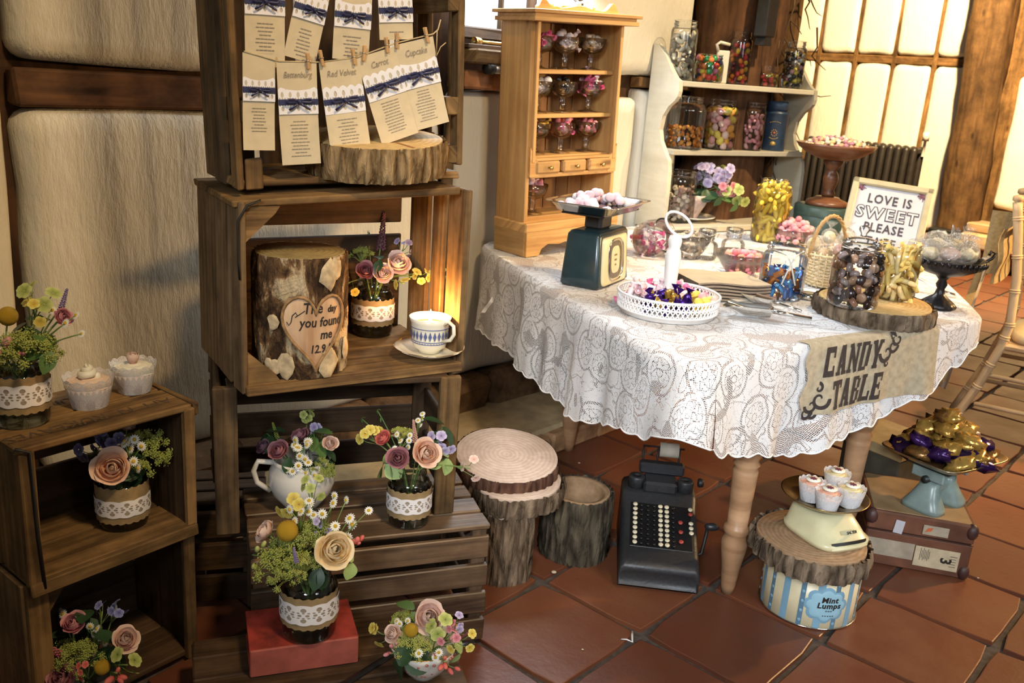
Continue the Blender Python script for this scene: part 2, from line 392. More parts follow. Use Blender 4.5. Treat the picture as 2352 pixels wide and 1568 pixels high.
def lace(name, big, col=(.88, .87, .86), dots=260.0):
    """white net: rosettes, scrolls and net bands cut as holes; UV in metres"""
    t = NT(name); uv = t.coord('UV'); sc = lambda k: t.mapv(uv, (k, k, 0), False)
    wv = t.n('ShaderNodeTexNoise'); wv.inputs['Scale'].default_value = 6; wv.inputs['Detail'].default_value = 2; t.l(uv, wv.inputs['Vector'])
    wp = t.n('ShaderNodeVectorMath', operation='MULTIPLY_ADD'); t.l(wv.outputs['Color'], wp.inputs[0]); wp.inputs[1].default_value = (.05,) * 3; t.l(uv, wp.inputs[2])
    q = t.n('ShaderNodeTexVoronoi', voronoi_dimensions='2D'); q.inputs['Scale'].default_value = big; t.l(wp.outputs[0], q.inputs['Vector']); q.inputs['Randomness'].default_value = .65
    sub = t.n('ShaderNodeVectorMath', operation='SUBTRACT')
    ps = t.n('ShaderNodeVectorMath', operation='SCALE'); t.l(wp.outputs[0], ps.inputs[0]); ps.inputs['Scale'].default_value = 1
    t.l(ps.outputs[0], sub.inputs[0]); t.l(q.outputs['Position'], sub.inputs[1])
    sx = t.n('ShaderNodeSeparateXYZ'); t.l(sub.outputs[0], sx.inputs[0])
    ang = t.math('ARCTAN2', sx.outputs[1], sx.outputs[0]); d = q.outputs['Distance']
    pet = t.math('MULTIPLY_ADD', t.math('COSINE', t.math('MULTIPLY', ang, 7)), .07, .24)
    e = lambda a, b, w: t.math('LESS_THAN', t.math('ABSOLUTE', t.math('SUBTRACT', a, b)), w)
    ring1 = e(d, pet, .016); ring2 = e(d, .09, .014); ring3 = e(d, .46, .03)
    n1 = t.noise(uv, big * 1.1, 1, .4, .8); sw = e(n1, .5, .007); sw2 = e(t.noise(uv, big * 1.7, 1, .4, 1.4), .45, .006)
    net = t.math('MAXIMUM', t.math('GREATER_THAN', t.noise(uv, big * .9, 1, .4, .5), .61), t.math('MAXIMUM', e(t.noise(uv, big * 3.1, 1, .4, 1.2), .5, .006), e(d, .32, .008)))
    mask = t.math('MAXIMUM', t.math('MAXIMUM', t.math('MAXIMUM', ring1, ring2), t.math('MAXIMUM', sw, sw2)), t.math('MAXIMUM', ring3, net))
    q2 = t.n('ShaderNodeTexVoronoi', voronoi_dimensions='2D'); q2.inputs['Scale'].default_value = dots; q2.inputs['Randomness'].default_value = .25; t.l(uv, q2.inputs['Vector'])
    hole = t.math('MULTIPLY', mask, t.math('LESS_THAN', q2.outputs['Distance'], .36))
    inner = t.noise(uv, 300, 2); c = t.mix(t.math('MULTIPLY', mask, .35), col, tuple(x * .8 for x in col))
    p = t.n('ShaderNodeBsdfDiffuse'); t.l(c, p.inputs[0]); t.l(t.bump(t.math('MULTIPLY_ADD', mask, -.5, inner), .3, .002), p.inputs['Normal'])
    tl = t.n('ShaderNodeBsdfTranslucent'); tl.inputs[0].default_value = (*col, 1)
    m1 = t.n('ShaderNodeMixShader', i_0=.22); t.l(p.outputs[0], m1.inputs[1]); t.l(tl.outputs[0], m1.inputs[2])
    tr = t.n('ShaderNodeBsdfTransparent'); m2 = t.n('ShaderNodeMixShader'); t.l(hole, m2.inputs[0]); t.l(m1.outputs[0], m2.inputs[1]); t.l(tr.outputs[0], m2.inputs[2])
    return t.done(m2.outputs[0])
M_lace = lace('lace_cloth', 10.5); M_lacecup = lace('lace_paper', 42, (.82, .80, .79), 520)
def band_lace():
    """UV: u in repeats, v 0..1 across the band"""
    t = NT('lace_ribbon'); s = t.n('ShaderNodeSeparateXYZ'); t.l(t.coord('UV'), s.inputs[0]); u, v = s.outputs[0], s.outputs[1]
    cu = t.math('MULTIPLY_ADD', t.math('FRACT', u), 2, -1); cv = t.math('MULTIPLY_ADD', v, 2, -1)
    ov = lambda px, cy, a, b: t.math('LESS_THAN', t.math('ADD', t.math('POWER', t.math('DIVIDE', px, a), 2), t.math('POWER', t.math('DIVIDE', t.math('SUBTRACT', cv, cy), b), 2)), 1)
    c2 = t.math('MULTIPLY_ADD', t.math('FRACT', t.math('MULTIPLY', u, 2)), 2, -1)
    c4 = t.math('MULTIPLY_ADD', t.math('FRACT', t.math('MULTIPLY', u, 3)), 2, -1)
    h = t.math('MAXIMUM', ov(c2, 0, .55, .13), t.math('MAXIMUM', ov(cu, .55, .38, .2), ov(cu, -.55, .38, .2)))
    h = t.math('MAXIMUM', h, t.math('MAXIMUM', ov(c4, .27, .6, .07), ov(c4, -.27, .6, .07)))
    p = t.bsdf((.80, .76, .74), .9, 0, None, .1); tr = t.n('ShaderNodeBsdfTransparent')
    m2 = t.n('ShaderNodeMixShader'); t.l(t.math('MULTIPLY', h, .8), m2.inputs[0]); t.l(p, m2.inputs[1]); t.l(tr.outputs[0], m2.inputs[2]); return t.done(m2.outputs[0])
M_band = band_lace()
def weave(name, col, f=700):
    t = NT(name); s = t.n('ShaderNodeSeparateXYZ'); t.l(t.coord('UV'), s.inputs[0])
    a = t.math('SINE', t.math('MULTIPLY', s.outputs[0], f * 6.28)); b = t.math('SINE', t.math('MULTIPLY', s.outputs[1], f * 6.28))
    h = t.math('MULTIPLY', a, b); n = t.noise(t.coord('UV'), 60, 3)
    c = t.ramp(t.math('MULTIPLY_ADD', h, .25, n), [(.2, tuple(x * .55 for x in col)), (.75, col)])
    return t.done(t.bsdf(c, .95, 0, t.bump(h, .5, .001), .1))
M_burlap = weave('burlap', (.46, .32, .155), 420); M_burlap2 = weave('pale_burlap', (.60, .50, .34), 380)
def petal(name, inner, outer, sub=.15):
    t = NT(name); s = t.n('ShaderNodeSeparateXYZ'); t.l(t.coord('UV'), s.inputs[0])
    n = t.noise(t.mapv(t.coord('UV'), (14, 2, 1)), 1, 3)
    c = t.ramp(t.math('MULTIPLY_ADD', n, .3, t.math('SUBTRACT', s.outputs[1], .15)), [(.1, inner), (.8, outer)])
    d = t.bsdf(c, .6, 0, t.bump(n, .15, .002), .25); tl = t.n('ShaderNodeBsdfTranslucent'); t.l(c, tl.inputs[0])
    mx = t.n('ShaderNodeMixShader', i_0=sub); t.l(d, mx.inputs[1]); t.l(tl.outputs[0], mx.inputs[2]); return t.done(mx.outputs[0])
PET = {'peach': petal('peach_petal', (.82, .34, .16), (.88, .64, .48)), 'cream': petal('cream_petal', (.88, .56, .18), (.90, .76, .50)),
       'pink': petal('pink_petal', (.55, .13, .16), (.70, .32, .34)), 'mauve': petal('mauve_petal', (.28, .085, .10), (.46, .20, .22)),
       'blush': petal('blush_petal', (.74, .42, .34), (.84, .63, .52)), 'coral': petal('coral_petal', (.62, .09, .08), (.72, .20, .16)),
       'white': petal('white_petal', (.85, .83, .70), (.88, .87, .80)), 'blue': petal('blue_petal', (.16, .17, .42), (.34, .36, .62)),
       'lilac': petal('lilac_petal', (.34, .26, .46), (.56, .50, .66)), 'yellow': petal('yellow_petal', (.62, .42, .05), (.76, .66, .18)),
       'lime': petal('lime_petal', (.30, .36, .07), (.55, .58, .20)), 'dusk': petal('dusk_petal', (.20, .085, .12), (.33, .17, .22))}
G_leaf = mat('leaf_green', (.075, .15, .035), .5, var=.35, scale=40); G_dark = mat('dark_leaf', (.03, .07, .025), .45, var=.3)
G_stem = mat('stem_green', (.16, .24, .06), .55, var=.25); G_umb = mat('umbel_green', (.33, .37, .075), .7, var=.3, scale=60)
G_umb2 = mat('lime_umbel', (.45, .46, .10), .7, var=.25, scale=60); G_pale = mat('pale_leaf', (.30, .40, .14), .5, var=.25)
Y_ball = mat('craspedia_yellow', (.74, .44, .02), .8, var=.2, scale=150, bump=.8); Y_disc = mat('daisy_centre', (.78, .50, .03), .8, var=.2, scale=200, bump=.6)
WATER = thin_glass('still_water', (.93, .95, .90), 0, .92)
# ------------------------------------------------------------------ floor
def az(a): a = math.radians(a); return V((sin(a), cos(a), 0))
TA, TB = az(41.5), az(131.5); TS = .282; T0 = at(1472, 1455); T0.z = 0
fl = MB().box((1.6, 4.0, -.06), (9.6, 10.4, .1), b=.001).build('floor', M_grout); struct(fl)
def tile_mesh(k):
    h = TS / 2 - .007; mb = MB(); n = 4; q = R
    P = [(-h, -h), (h, -h), (h, h), (-h, h)]; out = []
    for i in range(4):
        a, b = V(P[i]), V(P[(i + 1) % 4])
        for j in range(n):
            p = a.lerp(b, (j + (.10 if j == 0 else 0)) / n); d = V((q.uniform(-.0016, .0016), q.uniform(-.0016, .0016)))
            if j == 0: p = p * .992
            out.append(p + d)
    N = len(out); c = [p * .984 for p in out]
    vs = [(p.x, p.y, -.014) for p in out] + [(p.x, p.y, -.0012) for p in out] + [(p.x, p.y, 0) for p in c]
    fs = [[i, (i + 1) % N, N + (i + 1) % N, N + i] for i in range(N)] + [[N + i, N + (i + 1) % N, 2 * N + (i + 1) % N, 2 * N + i] for i in range(N)] + [[2 * N + i for i in range(N)]]
    return mb.add(vs, fs).mesh('tile', M_tile)
TM = [tile_mesh(k) for k in range(5)]
nt = 0
for i in range(-9, 28):
    for j in range(-16, 12):
        c = T0 + TA * TS * (i + .5) + TB * TS * (j + .5)
        if c.y < .9: continue
        v = c - CAM; z = v.dot(_w(V((0, 0, 1)))); x = v.dot(_w(V((1, 0, 0)))) / z; y = v.dot(_w(V((0, 1, 0)))) / z
        if abs(x) > .92 or y > .75 or z > 9: continue
        if (c - V((-.15, 2.92, 0))).dot(V((.731, -.682, 0))) < -.1: continue
        if (c - V((2.36, 7.87, 0))).dot(V((-.7071, -.7071, 0))) < -.1: continue
        nt += 1
        obj('tile', R.choice(TM), fl, (c.x - 0, c.y - 0, R.uniform(-.0015, .0015)), (R.uniform(-.004, .004), R.uniform(-.004, .004), math.radians(48.5) + R.choice((0, pi / 2, pi, -pi / 2)) + R.uniform(-.006, .006)))
# ------------------------------------------------------------------ walls
class Wall:
    def __init__(s, p, a): s.p = V((*p, 0)); s.d = az(a); s.n = V((s.d.y, -s.d.x, 0)); s.M = frame(s.p, s.d, -s.n, (0, 0, 1))  # local: x along, y away from the room, z up
    def tz(s, px, py): q = onpl(px, py, s.p, s.n); return ((q - s.p).dot(s.d), q.z)
W1 = Wall((-.15, 2.92), 43); W2 = Wall((2.36, 7.87), 135)  # W2, its fittings and radiator scaled up about the camera, baked into plain values
def pillow(mb, t0, t1, z0, z1, W, y0=.02, y1=-.045, r=.035, n=5, skew=0):
    """plaster infill that swells out between the timbers with a rounded, uneven rim"""
    ring = []
    def loop(inset, y):
        a, b, c, d = t0 + inset, t1 - inset, z0 + inset, z1 - inset; rr = max(.004, r - inset * .4); pts = []
        for (cx_, cz_, st) in ((b - rr, d - rr, 0), (a + rr, d - rr, 1), (a + rr, c + rr, 2), (b - rr, c + rr, 3)):
            for k in range(n): an = (st + k / (n - 1)) * pi / 2; pts.append([cx_ + rr * cos(an), cz_ + rr * sin(an)])
        out = []; m_ = 6
        for i in range(len(pts)):
            p, q = V(pts[i]), V(pts[(i + 1) % len(pts)]); k = m_ if i % n == n - 1 else 1
            for e in range(k): out.append(p.lerp(q, e / k))
        return [(p.x + .004 * sin(31 * p.y + t0 * 9) + skew * (p.y - z0), y, p.y + .004 * sin(27 * p.x + z0 * 5)) for p in out]
    L = [loop(0, y0), loop(0, y1 * .35), loop(.008, y1 * .75), loop(.022, y1), loop(.05, y1 - .004)]
    N = len(L[0]); vs = [p for l in L for p in l]
    fs = [[i * N + k, i * N + (k + 1) % N, (i + 1) * N + (k + 1) % N, (i + 1) * N + k] for i in range(len(L) - 1) for k in range(N)]
    fs.append([(len(L) - 1) * N + k for k in range(N)])
    mb.add(vs, fs, None, True, W.M); return mb
wb = MB().box((-.52, .12, 1.1), (4.36, .2, 2.5), W1.M, b=.001, ax=2).build('wall_back', W_oakd); struct(wb)
pillow(MB(), -1.355, -.27, 1.10, 2.2, W1, r=.04).build('plaster_panel', M_plaster, wb)
pillow(MB(), -1.36, -.19, .165, 1.005, W1, r=.045).build('plaster_panel', M_plaster, wb)
pillow(MB(), -2.65, -1.385, .165, 2.2, W1, r=.03, y1=-.03).build('plaster_panel', M_plaster, wb)
pillow(MB(), -.135, .76, .17, 1.082, W1, r=.02).build('plaster_panel', M_plaster, wb)
pillow(MB(), .78, 1.06, .17, 1.12, W1, r=.02).build('plaster_panel', M_plaster, wb)
pillow(MB(), .42, 1.06, 1.165, 2.2, W1, r=.02).build('plaster_panel', M_plaster, wb)
MB().box((-.78, -.012, 1.05), (1.16, .05, .075), W1.M, j=.004).build('timber_rail', W_oakd, wb)
MB().box((.95, -.012, 1.142), (.36, .05, .036), W1.M, j=.003).build('timber_rail', W_oak, wb)
MB().tube([W1.M @ V((-.165 + .006 * sin(i * 1.7), -.045, .2 + i * .1)) for i in range(20)], lambda t: .034 + .004 * sin(t * 23), 8, flat=.5).build('timber_stud', W_grey, wb)
# brick course under the window
x = -.14
for w_ in (.19, .205, .2, .12):
    MB().box((x + w_ / 2, -.03, 1.115), (w_ - .006, .09, .052), W1.M, b=.006, j=.004).build('brick', mat('old_orange_brick', (.42, .19, .085), .9, var=.35, scale=18, bump=.8, spec=.2), wb); x += w_
# window: bright glass, leaded bar, timber sill boards, roller
wi = thing('window_1', 'small bright window above the sill behind the crates', 'window', W1.M @ V((.12, 0, 1.2)), 0); wi['kind'] = 'structure'
sky = NT('bright_sky_glass'); em = sky.n('ShaderNodeEmission'); em.inputs[0].default_value = (.93, .97, 1, 1); em.inputs[1].default_value = 2.6; M_sky = sky.done(em.outputs[0])
wm = T(*(-wi.location)) @ W1.M
MB().box((.12, -.02, 1.56), (.52, .01, .58), wm, b=.001).build('window_pane', M_sky, wi)
for xx in (-.15, .03, .165, .39): MB().box((xx, -.03, 1.56), (.012 if xx == .03 else .035, .02, .6), wm).build('glazing_bar', W_grey if xx == .03 else W_dark, wi)
MB().box((.12, -.035, 1.252), (.54, .04, .036), wm, j=.003).build('window_frame', W_dark, wi)
MB().box((.12, -.07, 1.183), (.54, .11, .042), wm, j=.002).build('sill_board', W_grey, wi)
MB().box((.12, -.05, 1.212), (.54, .08, .012), wm).build('sill_board', W_dark, wi)
M_steel = mat('brushed_steel', (.55, .53, .50), .3, 1, .1); M_black = mat('black_iron', (.018, .017, .016), .5, .3, .3)
MB().tube([wm @ V((-.07, -.115, 1.152)), wm @ V((.4, -.115, 1.152))], .0135, 12).build('sill_roller', M_steel, wi)
MB().tube([wm @ V((-.1, -.115, 1.152)), wm @ V((-.07, -.115, 1.152))], .0165, 12).build('roller_cap', M_black, wi)
# brass rod lying on the sill
br = thing('candle_snuffer', 'thin brass candle snuffer lying on the window sill', 'snuffer', W1.M @ V((.05, -.07, 1.222)))
bm_ = T(*(-br.location)) @ W1.M; M_brass = mat('aged_brass', (.62, .43, .16), .28, 1, .15)
MB().tube([bm_ @ V((-.08, -.07, 1.226)), bm_ @ V((.2, -.06, 1.226))], .005, 8).build('handle', M_brass, br)
MB().lathe([(.004, 0), (.011, .006), (.013, .03), (.012, .03), (.003, .008)], 14, bm_ @ T(-.08, -.07, 1.226) @ Ry(-pi / 2)).build('cup', M_brass, br)
# plinth of rough stones and a ledge, yellow light in its colour, along the foot of the wall
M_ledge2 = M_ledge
x = -2.6; 
while x < .75:
    w_ = R.uniform(.13, .3)
    MB().box((x + w_ / 2, -.03 - R.uniform(0, .03), .105), (w_ - .008, .14, .13), W1.M, b=.022, j=.012).build('stone', M_stone, wb); x += w_
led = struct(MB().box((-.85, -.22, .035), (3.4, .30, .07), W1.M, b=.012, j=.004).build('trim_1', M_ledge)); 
x = -2.5
while x < .8:
    w_ = R.uniform(.17, .24)
    MB().box((x + w_ / 2, -.385, .03), (w_ - .008, .05, .06), W1.M, b=.008, j=.005).build('brick', mat('floor_ledge_brick', (.34, .19, .09), .9, var=.4, scale=25, bump=.7), led); x += w_
# right-hand wall: square plaster infills between studs
wr = MB().box((1.3, .15, 1.5), (6.0, .2, 3.1), W2.M, b=.001, ax=2).build('wall_right', W_oak); struct(wr)
ts = [-.63, -.333, .009, .324, .639, .954, 1.26]
for i in range(6):
    pillow(MB(), ts[i] + .009, ts[i + 1] - .009, 1.47, 3.0, W2, r=.035, y1=-.05, n=4, skew=-.02).build('plaster_panel', M_plaster2, wr)
    pillow(MB(), ts[i] + .010, ts[i + 1] - .009, .19, 1.402, W2, r=.05, y1=-.05, n=4).build('plaster_panel', M_plaster2, wr)
ts = [1.56, 1.78, 2.03, 2.33, 2.63]
for i in range(4): pillow(MB(), ts[i] + .012, ts[i + 1] - .012, .43, 1.36, W2, r=.035, y1=-.05, n=4).build('plaster_panel', M_plaster2, wr)
for t_ in (-.333, .009, .324, .639, .954): MB().box((t_, -.012, 1.6), (.034, .05, 3.0), W2.M, j=.004).build('timber_stud', W_oak, wr)
MB().box((.35, -.008, 1.436), (1.95, .055, .060), W2.M, j=.003).build('timber_rail', W_oak, wr)
MB().box((1.2, -.07, .09), (4.2, .22, .17), W2.M, j=.006).build('sill_beam', W_oak, wr)
MB().box((2.36, -.14, .30), (1.7, .28, .06), W2.M, j=.004).build('bench_board', W_lime, wr); MB().box((2.36, -.18, .21), (1.7, .35, .10), W2.M, j=.004).build('bench_board', W_lime, wr)
# heavy posts
def post(name, W, t, z0, z1, w, d, mm, tilt=0):
    def f(u, v):
        a = u * 2 * pi; z = z0 + (z1 - z0) * v; q = max(abs(cos(a)), abs(sin(a))) ** -.85
        k = 1 + .05 * sin(7 * z + 3 * sin(a * 2)) + .03 * sin(17 * z + a * 3) + .05 * sin(4 * a + z * 2)
        return V((t + tilt * (z - z0) + w / 2 * q * cos(a) * k, -d * .45 + d / 2 * q * sin(a) * k, z))
    mb = MB(); mb.grid(f, 20, 26, True, lambda a, b: ((z1 - z0) * b, a * w * 3), W.M); return mb.build(name, mm)
p2 = struct(post('trim_3', W2, 1.40, .14, 3.2, .26, .28, W_oakd2, -.035))
MB().box((1.39, -.17, .20), (.24, .36, .12), W2.M, b=.008).build('post_shoe', M_black, p2)
p1 = struct(post('trim_4', W1, 1.28, .1, 2.4, .36, .26, W_oakd)); p1b = struct(post('trim_5', W1, 1.60, .1, 2.4, .07, .20, W_oak))
# black bracket and bare twigs hung on the post
lb = thing('wall_lantern', 'small black metal lantern box hung on the dark post above the white shelf', 'lantern', W1.M @ V((1.16, -.29, 1.385)), math.radians(47))
MB().box((0, 0, .06), (.075, .05, .22), b=.004).build('housing', M_black, lb); MB().tube([(0, 0, .17), (0, .03, .24), (0, .06, .25)], .005, 6).build('hook', M_black, lb); MB().prism([(-.03, 0), (.03, 0), (.018, .03), (-.018, .03)], -.02, .02, T(0, 0, -.08) @ Rx(pi / 2)).build('drip_tray', M_black, lb)
M_twig = mat('bare_twig', (.10, .055, .025), .85, var=.4)
tw = thing('twig_garland', 'trailing garland of bare dark twigs hung down the dark post', 'twigs', W1.M @ V((1.45, -.25, 1.0)))
tm_ = T(*(-tw.location)) @ W1.M
for i in range(26):
    x0, z0 = R.uniform(1.28, 1.66), R.uniform(.75, 1.65); a = R.uniform(-2.2, -.9) if R.random() < .7 else R.uniform(0, 6); L = R.uniform(.12, .32)
    pts = [tm_ @ V((x0 + k * L / 5 * cos(a + k * .1) + R.uniform(-.008, .008), -.22 - R.uniform(0, .035), z0 + k * L / 5 * sin(a + k * .1))) for k in range(6)]
    MB().tube(pts, lambda t: .0045 - .003 * t, 5).build('twig', M_twig, tw)
# black column radiator
rd = thing('radiator', 'black cast iron column radiator standing against the plaster wall', 'radiator', W2.M @ V((.735, -.28, 0)), math.radians(-45)); rd.scale = (1.75, 1.75, 1.25); 
M_rad = mat('radiator_black', (.028, .022, .018), .42, .2, .2)
sec = MB()
for yy in (-.035, .035): sec.lathe([(0, 0), (.012, .004), (.016, .02), (.016, .60), (.012, .62), (0, .625)], 8, T(0, yy, .03))
sec.box((0, 0, .63), (.026, .09, .035), b=.008); sec.box((0, 0, .06), (.026, .09, .035), b=.008)
sm_ = sec.mesh('section', M_rad)
for i in range(15): obj('section', sm_, rd, (-.292 + i * .034, 0, 0))
for i in (-.292, .184):
    for y_ in (-.035, .035): MB().box((i, y_, .015), (.02, .025, .03)).build('foot', M_rad, rd)
MB().lathe([(.006, 0), (.006, .09), (.014, .09), (.014, .14), (0, .145)], 12, T(.2, .02, .60)).build('valve', mat('white_valve', (.75, .70, .6), .4), rd)
# ------------------------------------------------------------------ crates
def crate(name, label, loc, rz, parts, group=None, rot=None, mm=W_crate):
    t = thing(name, label, 'crate', loc, rz, group, rot)
    for p in parts:
        nm, c, d = p[:3]; MB().box(c, d, j=.0015, b=.0022).build(nm, p[3] if len(p) > 3 else mm, t)
    return t
S = 'slat'
# slatted crate on the floor: front slats, top slats, end boards
P = []
for z in (.03, .094, .158, .222): P += [(S, (.2335, .006, z), (.467, .011, .049), W_slat), (S, (.2335, .259, z), (.467, .011, .049), W_slat)]
for y in (.03, .097, .165, .233): P.append((S, (.2335, y, .266), (.467, .053, .011), W_slat))
for x in (.02, .447):
    for y in (.02, .245): P.append(('corner_post', (x, y, .13), (.03, .018, .258), W_slat))
    for z in (.06, .15): P.append(('end_board', (x, .132, z), (.010, .205, .075), W_dark))
M1 = crate('slatted_crate', 'low dark slatted crate on the tiles, lowest of the middle stack behind the red book', (-.454, 1.483, 0), math.radians(20.2), P)
# open crate with two pale posts
P = []
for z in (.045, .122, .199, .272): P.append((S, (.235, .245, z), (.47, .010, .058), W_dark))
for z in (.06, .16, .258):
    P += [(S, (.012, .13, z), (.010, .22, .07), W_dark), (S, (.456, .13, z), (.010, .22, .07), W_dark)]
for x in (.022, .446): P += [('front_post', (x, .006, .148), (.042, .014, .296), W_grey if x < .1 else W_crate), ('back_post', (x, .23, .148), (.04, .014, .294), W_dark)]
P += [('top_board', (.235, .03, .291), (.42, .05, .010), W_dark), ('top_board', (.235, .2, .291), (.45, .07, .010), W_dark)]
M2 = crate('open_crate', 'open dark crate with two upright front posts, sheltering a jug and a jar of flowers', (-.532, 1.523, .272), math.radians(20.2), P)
# candle crate
w, d, h = .44, .292, .338
P = [('floor_board', (w / 2, .075, .008), (w - .012, .14, .013)), ('floor_board', (w / 2, .22, .008), (w - .012, .14, .013)), ('floor_strip', (w / 2, .004, .006), (w - .01, .022, .018)),
     (S, (.004, .026, h / 2), (.011, .052, h), W_grey), (S, (.004, .108, h / 2), (.011, .076, h), W_grey), (S, (.004, .222, h / 2), (.011, .142, h), W_grey), 
     (S, (w - .006, .036, h / 2 + .008), (.011, .070, h + .018)), (S, (w - .006, .117, h / 2), (.011, .050, h)), (S, (w - .006, .205, h / 2), (.011, .085, h)),
     ('back_board', (w / 2, d - .006, .058), (w - .03, .010, .112), W_dark), ('back_board', (w / 2, d - .006, .168), (w - .03, .010, .104), W_dark), ('back_board', (w / 2, d - .006, .292), (w - .03, .010, .09), W_dark)]
M3 = crate('candle_crate', 'brown crate on its side holding the engraved log and the lit teacup', (-.466, 1.49, .573), math.radians(32.4), P)
for y in (.075, .215): MB().box((w / 2, y, h + .012), (w - .012, .136, .013), Ry(-.045) @ T(0, 0, -.016), b=.002, j=.001).build('top_board', W_crate, M3)
for s, z in ((1, h - .008), (-1, .016)):
    MB().prism([(.011, 0), (.07, 0), (.062, -.012 * s), (.011, -.06 * s)], -.007, .007, T(0, .012, z) @ Rx(pi / 2)).build('corner_block', W_crate, M3)
MB().tube([(.035, -.004, h + .004), (.012, -.004, h - .004), (-.004, -.004, h - .03), (-.004, -.003, h - .1), (-.002, -.003, h - .13)], .0022, 6).build('wire', M_black, M3)
# upright crate with the cards
w4, d4, h4 = .425, .21, .80
P = [('floor_board', (w4 / 2, .05, .010), (w4, .095, .014)), ('floor_board', (w4 / 2, .155, .010), (w4, .10, .014)),
     (S, (.004, .10, h4 / 2), (.012, .075, h4), W_grey), (S, (.004, .178, h4 / 2), (.012, .07, h4), W_grey), (S, (.006, .006, h4 / 2), (.013, .042, h4)),
     (S, (w4 - .006, .006, h4 / 2 + .02), (.013, .034, h4 - .02)), (S, (w4 - .006, .15, h4 / 2), (.012, .05, h4)),
     ('corner_block', (.032, .004, .026), (.032, .012, .052))]
for z in (.13, .385): P += [('rung', (.024, .05, z), (.016, .10, .038)), ('rung', (.02, .0, z), (.026, .016, .036))]
for z in (.03, .118, .30): P.append(('rung', (w4 - .022, .07, z + .02), (.024, .16, .032), W_crate))
x = .03
for wd_ in (.055, .075, .09, .075, .07): P.append(('back_slat', (x + wd_ / 2, d4 - .008, h4 / 2), (wd_, .010, h4), W_dark)); x += wd_ + .013
M4 = crate('card_crate', 'tall upright crate at the top of the stack, hung with place cards', M3.matrix_basis @ V((.008, .05, .352)), 0, P, rot=Euler((0, -.04, math.radians(31))))
bpy.context.view_layer.update()
# left stack
P = []
w, d, h = .305, .215, .25
LB = [('top_board', (w / 2, .05, h - .006), (w, .098, .012)), ('top_board', (w / 2, .158, h - .006), (w, .10, .012)), ('floor_board', (w / 2, .055, .007), (w - .01, .10, .013)), ('floor_board', (w / 2, .162, .007), (w - .01, .10, .013)),
      ('floor_strip', (w / 2, -.002, .002), (w, .012, .026)), ('end_panel', (w - .008, .107, h / 2), (.012, .21, h - .02), W_dark), ('end_panel', (.008, .107, h / 2), (.012, .21, h - .02), W_crate),
      ('front_post', (w - .008, .004, h / 2), (.020, .014, h - .014)), ('front_post', (.012, .004, h / 2), (.024, .014, h - .014)),
      ('back_board', (w / 2, d - .004, .06), (w - .02, .010, .10), W_dark), ('back_board', (w / 2, d - .004, .18), (w - .02, .010, .10), W_dark), ('end_cleat', (w + .008, .1, h - .012), (.012, .2, .022)), ('end_cleat', (w + .006, .1, .03), (.010, .16, .06))]
L1 = crate('tea_crate', 'brown crate with faded stencilled lettering on top, carrying a flower jar and two cupcakes', (-.752, 1.278, .287), math.radians(52.5), LB)
MB().tube([(-.004, -.005, h + .004), (.016, -.007, h - .006), (.018, -.006, .1), (.022, -.006, .0)], .003, 6).build('wire', M_black, L1)
M_ink = mat('faded_ink', (.085, .05, .025), .9, var=.5, scale=120)
obj('stencil', text_mesh('stencil', 'AM  N  RUKEAVES', .036, M_ink, T(.145, .045, h + .0006) @ Rz(pi), .0001, 0, .0), L1)
obj('stencil', text_mesh('stencil', 'BURY  ST', .03, M_ink, T(.12, .155, h + .0006) @ Rz(pi), .0001), L1)
P = []
h2 = .285
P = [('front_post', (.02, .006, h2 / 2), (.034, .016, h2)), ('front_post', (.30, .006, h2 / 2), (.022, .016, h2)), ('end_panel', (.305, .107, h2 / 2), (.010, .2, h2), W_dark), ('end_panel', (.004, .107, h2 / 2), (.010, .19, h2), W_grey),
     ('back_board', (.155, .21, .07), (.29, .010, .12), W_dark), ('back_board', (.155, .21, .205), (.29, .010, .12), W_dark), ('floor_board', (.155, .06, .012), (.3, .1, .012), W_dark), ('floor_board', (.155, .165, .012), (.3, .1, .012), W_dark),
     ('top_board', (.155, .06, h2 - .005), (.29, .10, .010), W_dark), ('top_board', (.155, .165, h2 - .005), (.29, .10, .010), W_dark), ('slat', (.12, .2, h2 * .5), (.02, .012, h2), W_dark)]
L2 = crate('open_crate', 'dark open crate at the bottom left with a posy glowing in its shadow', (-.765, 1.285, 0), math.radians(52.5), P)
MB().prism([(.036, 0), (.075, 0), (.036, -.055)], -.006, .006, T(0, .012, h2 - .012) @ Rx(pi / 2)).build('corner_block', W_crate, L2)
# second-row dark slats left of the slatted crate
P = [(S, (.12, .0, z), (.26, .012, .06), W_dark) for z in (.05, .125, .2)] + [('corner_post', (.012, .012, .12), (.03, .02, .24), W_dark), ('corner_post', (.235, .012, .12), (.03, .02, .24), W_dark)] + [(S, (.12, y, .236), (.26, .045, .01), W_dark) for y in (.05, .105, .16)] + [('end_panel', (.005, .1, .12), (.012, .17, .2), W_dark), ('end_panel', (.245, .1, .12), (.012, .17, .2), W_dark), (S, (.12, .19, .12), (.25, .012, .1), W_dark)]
crate('slatted_crate', 'dark slatted crate half hidden between the left stack and the middle stack', (-.735, 1.655, 0), math.radians(16), P)
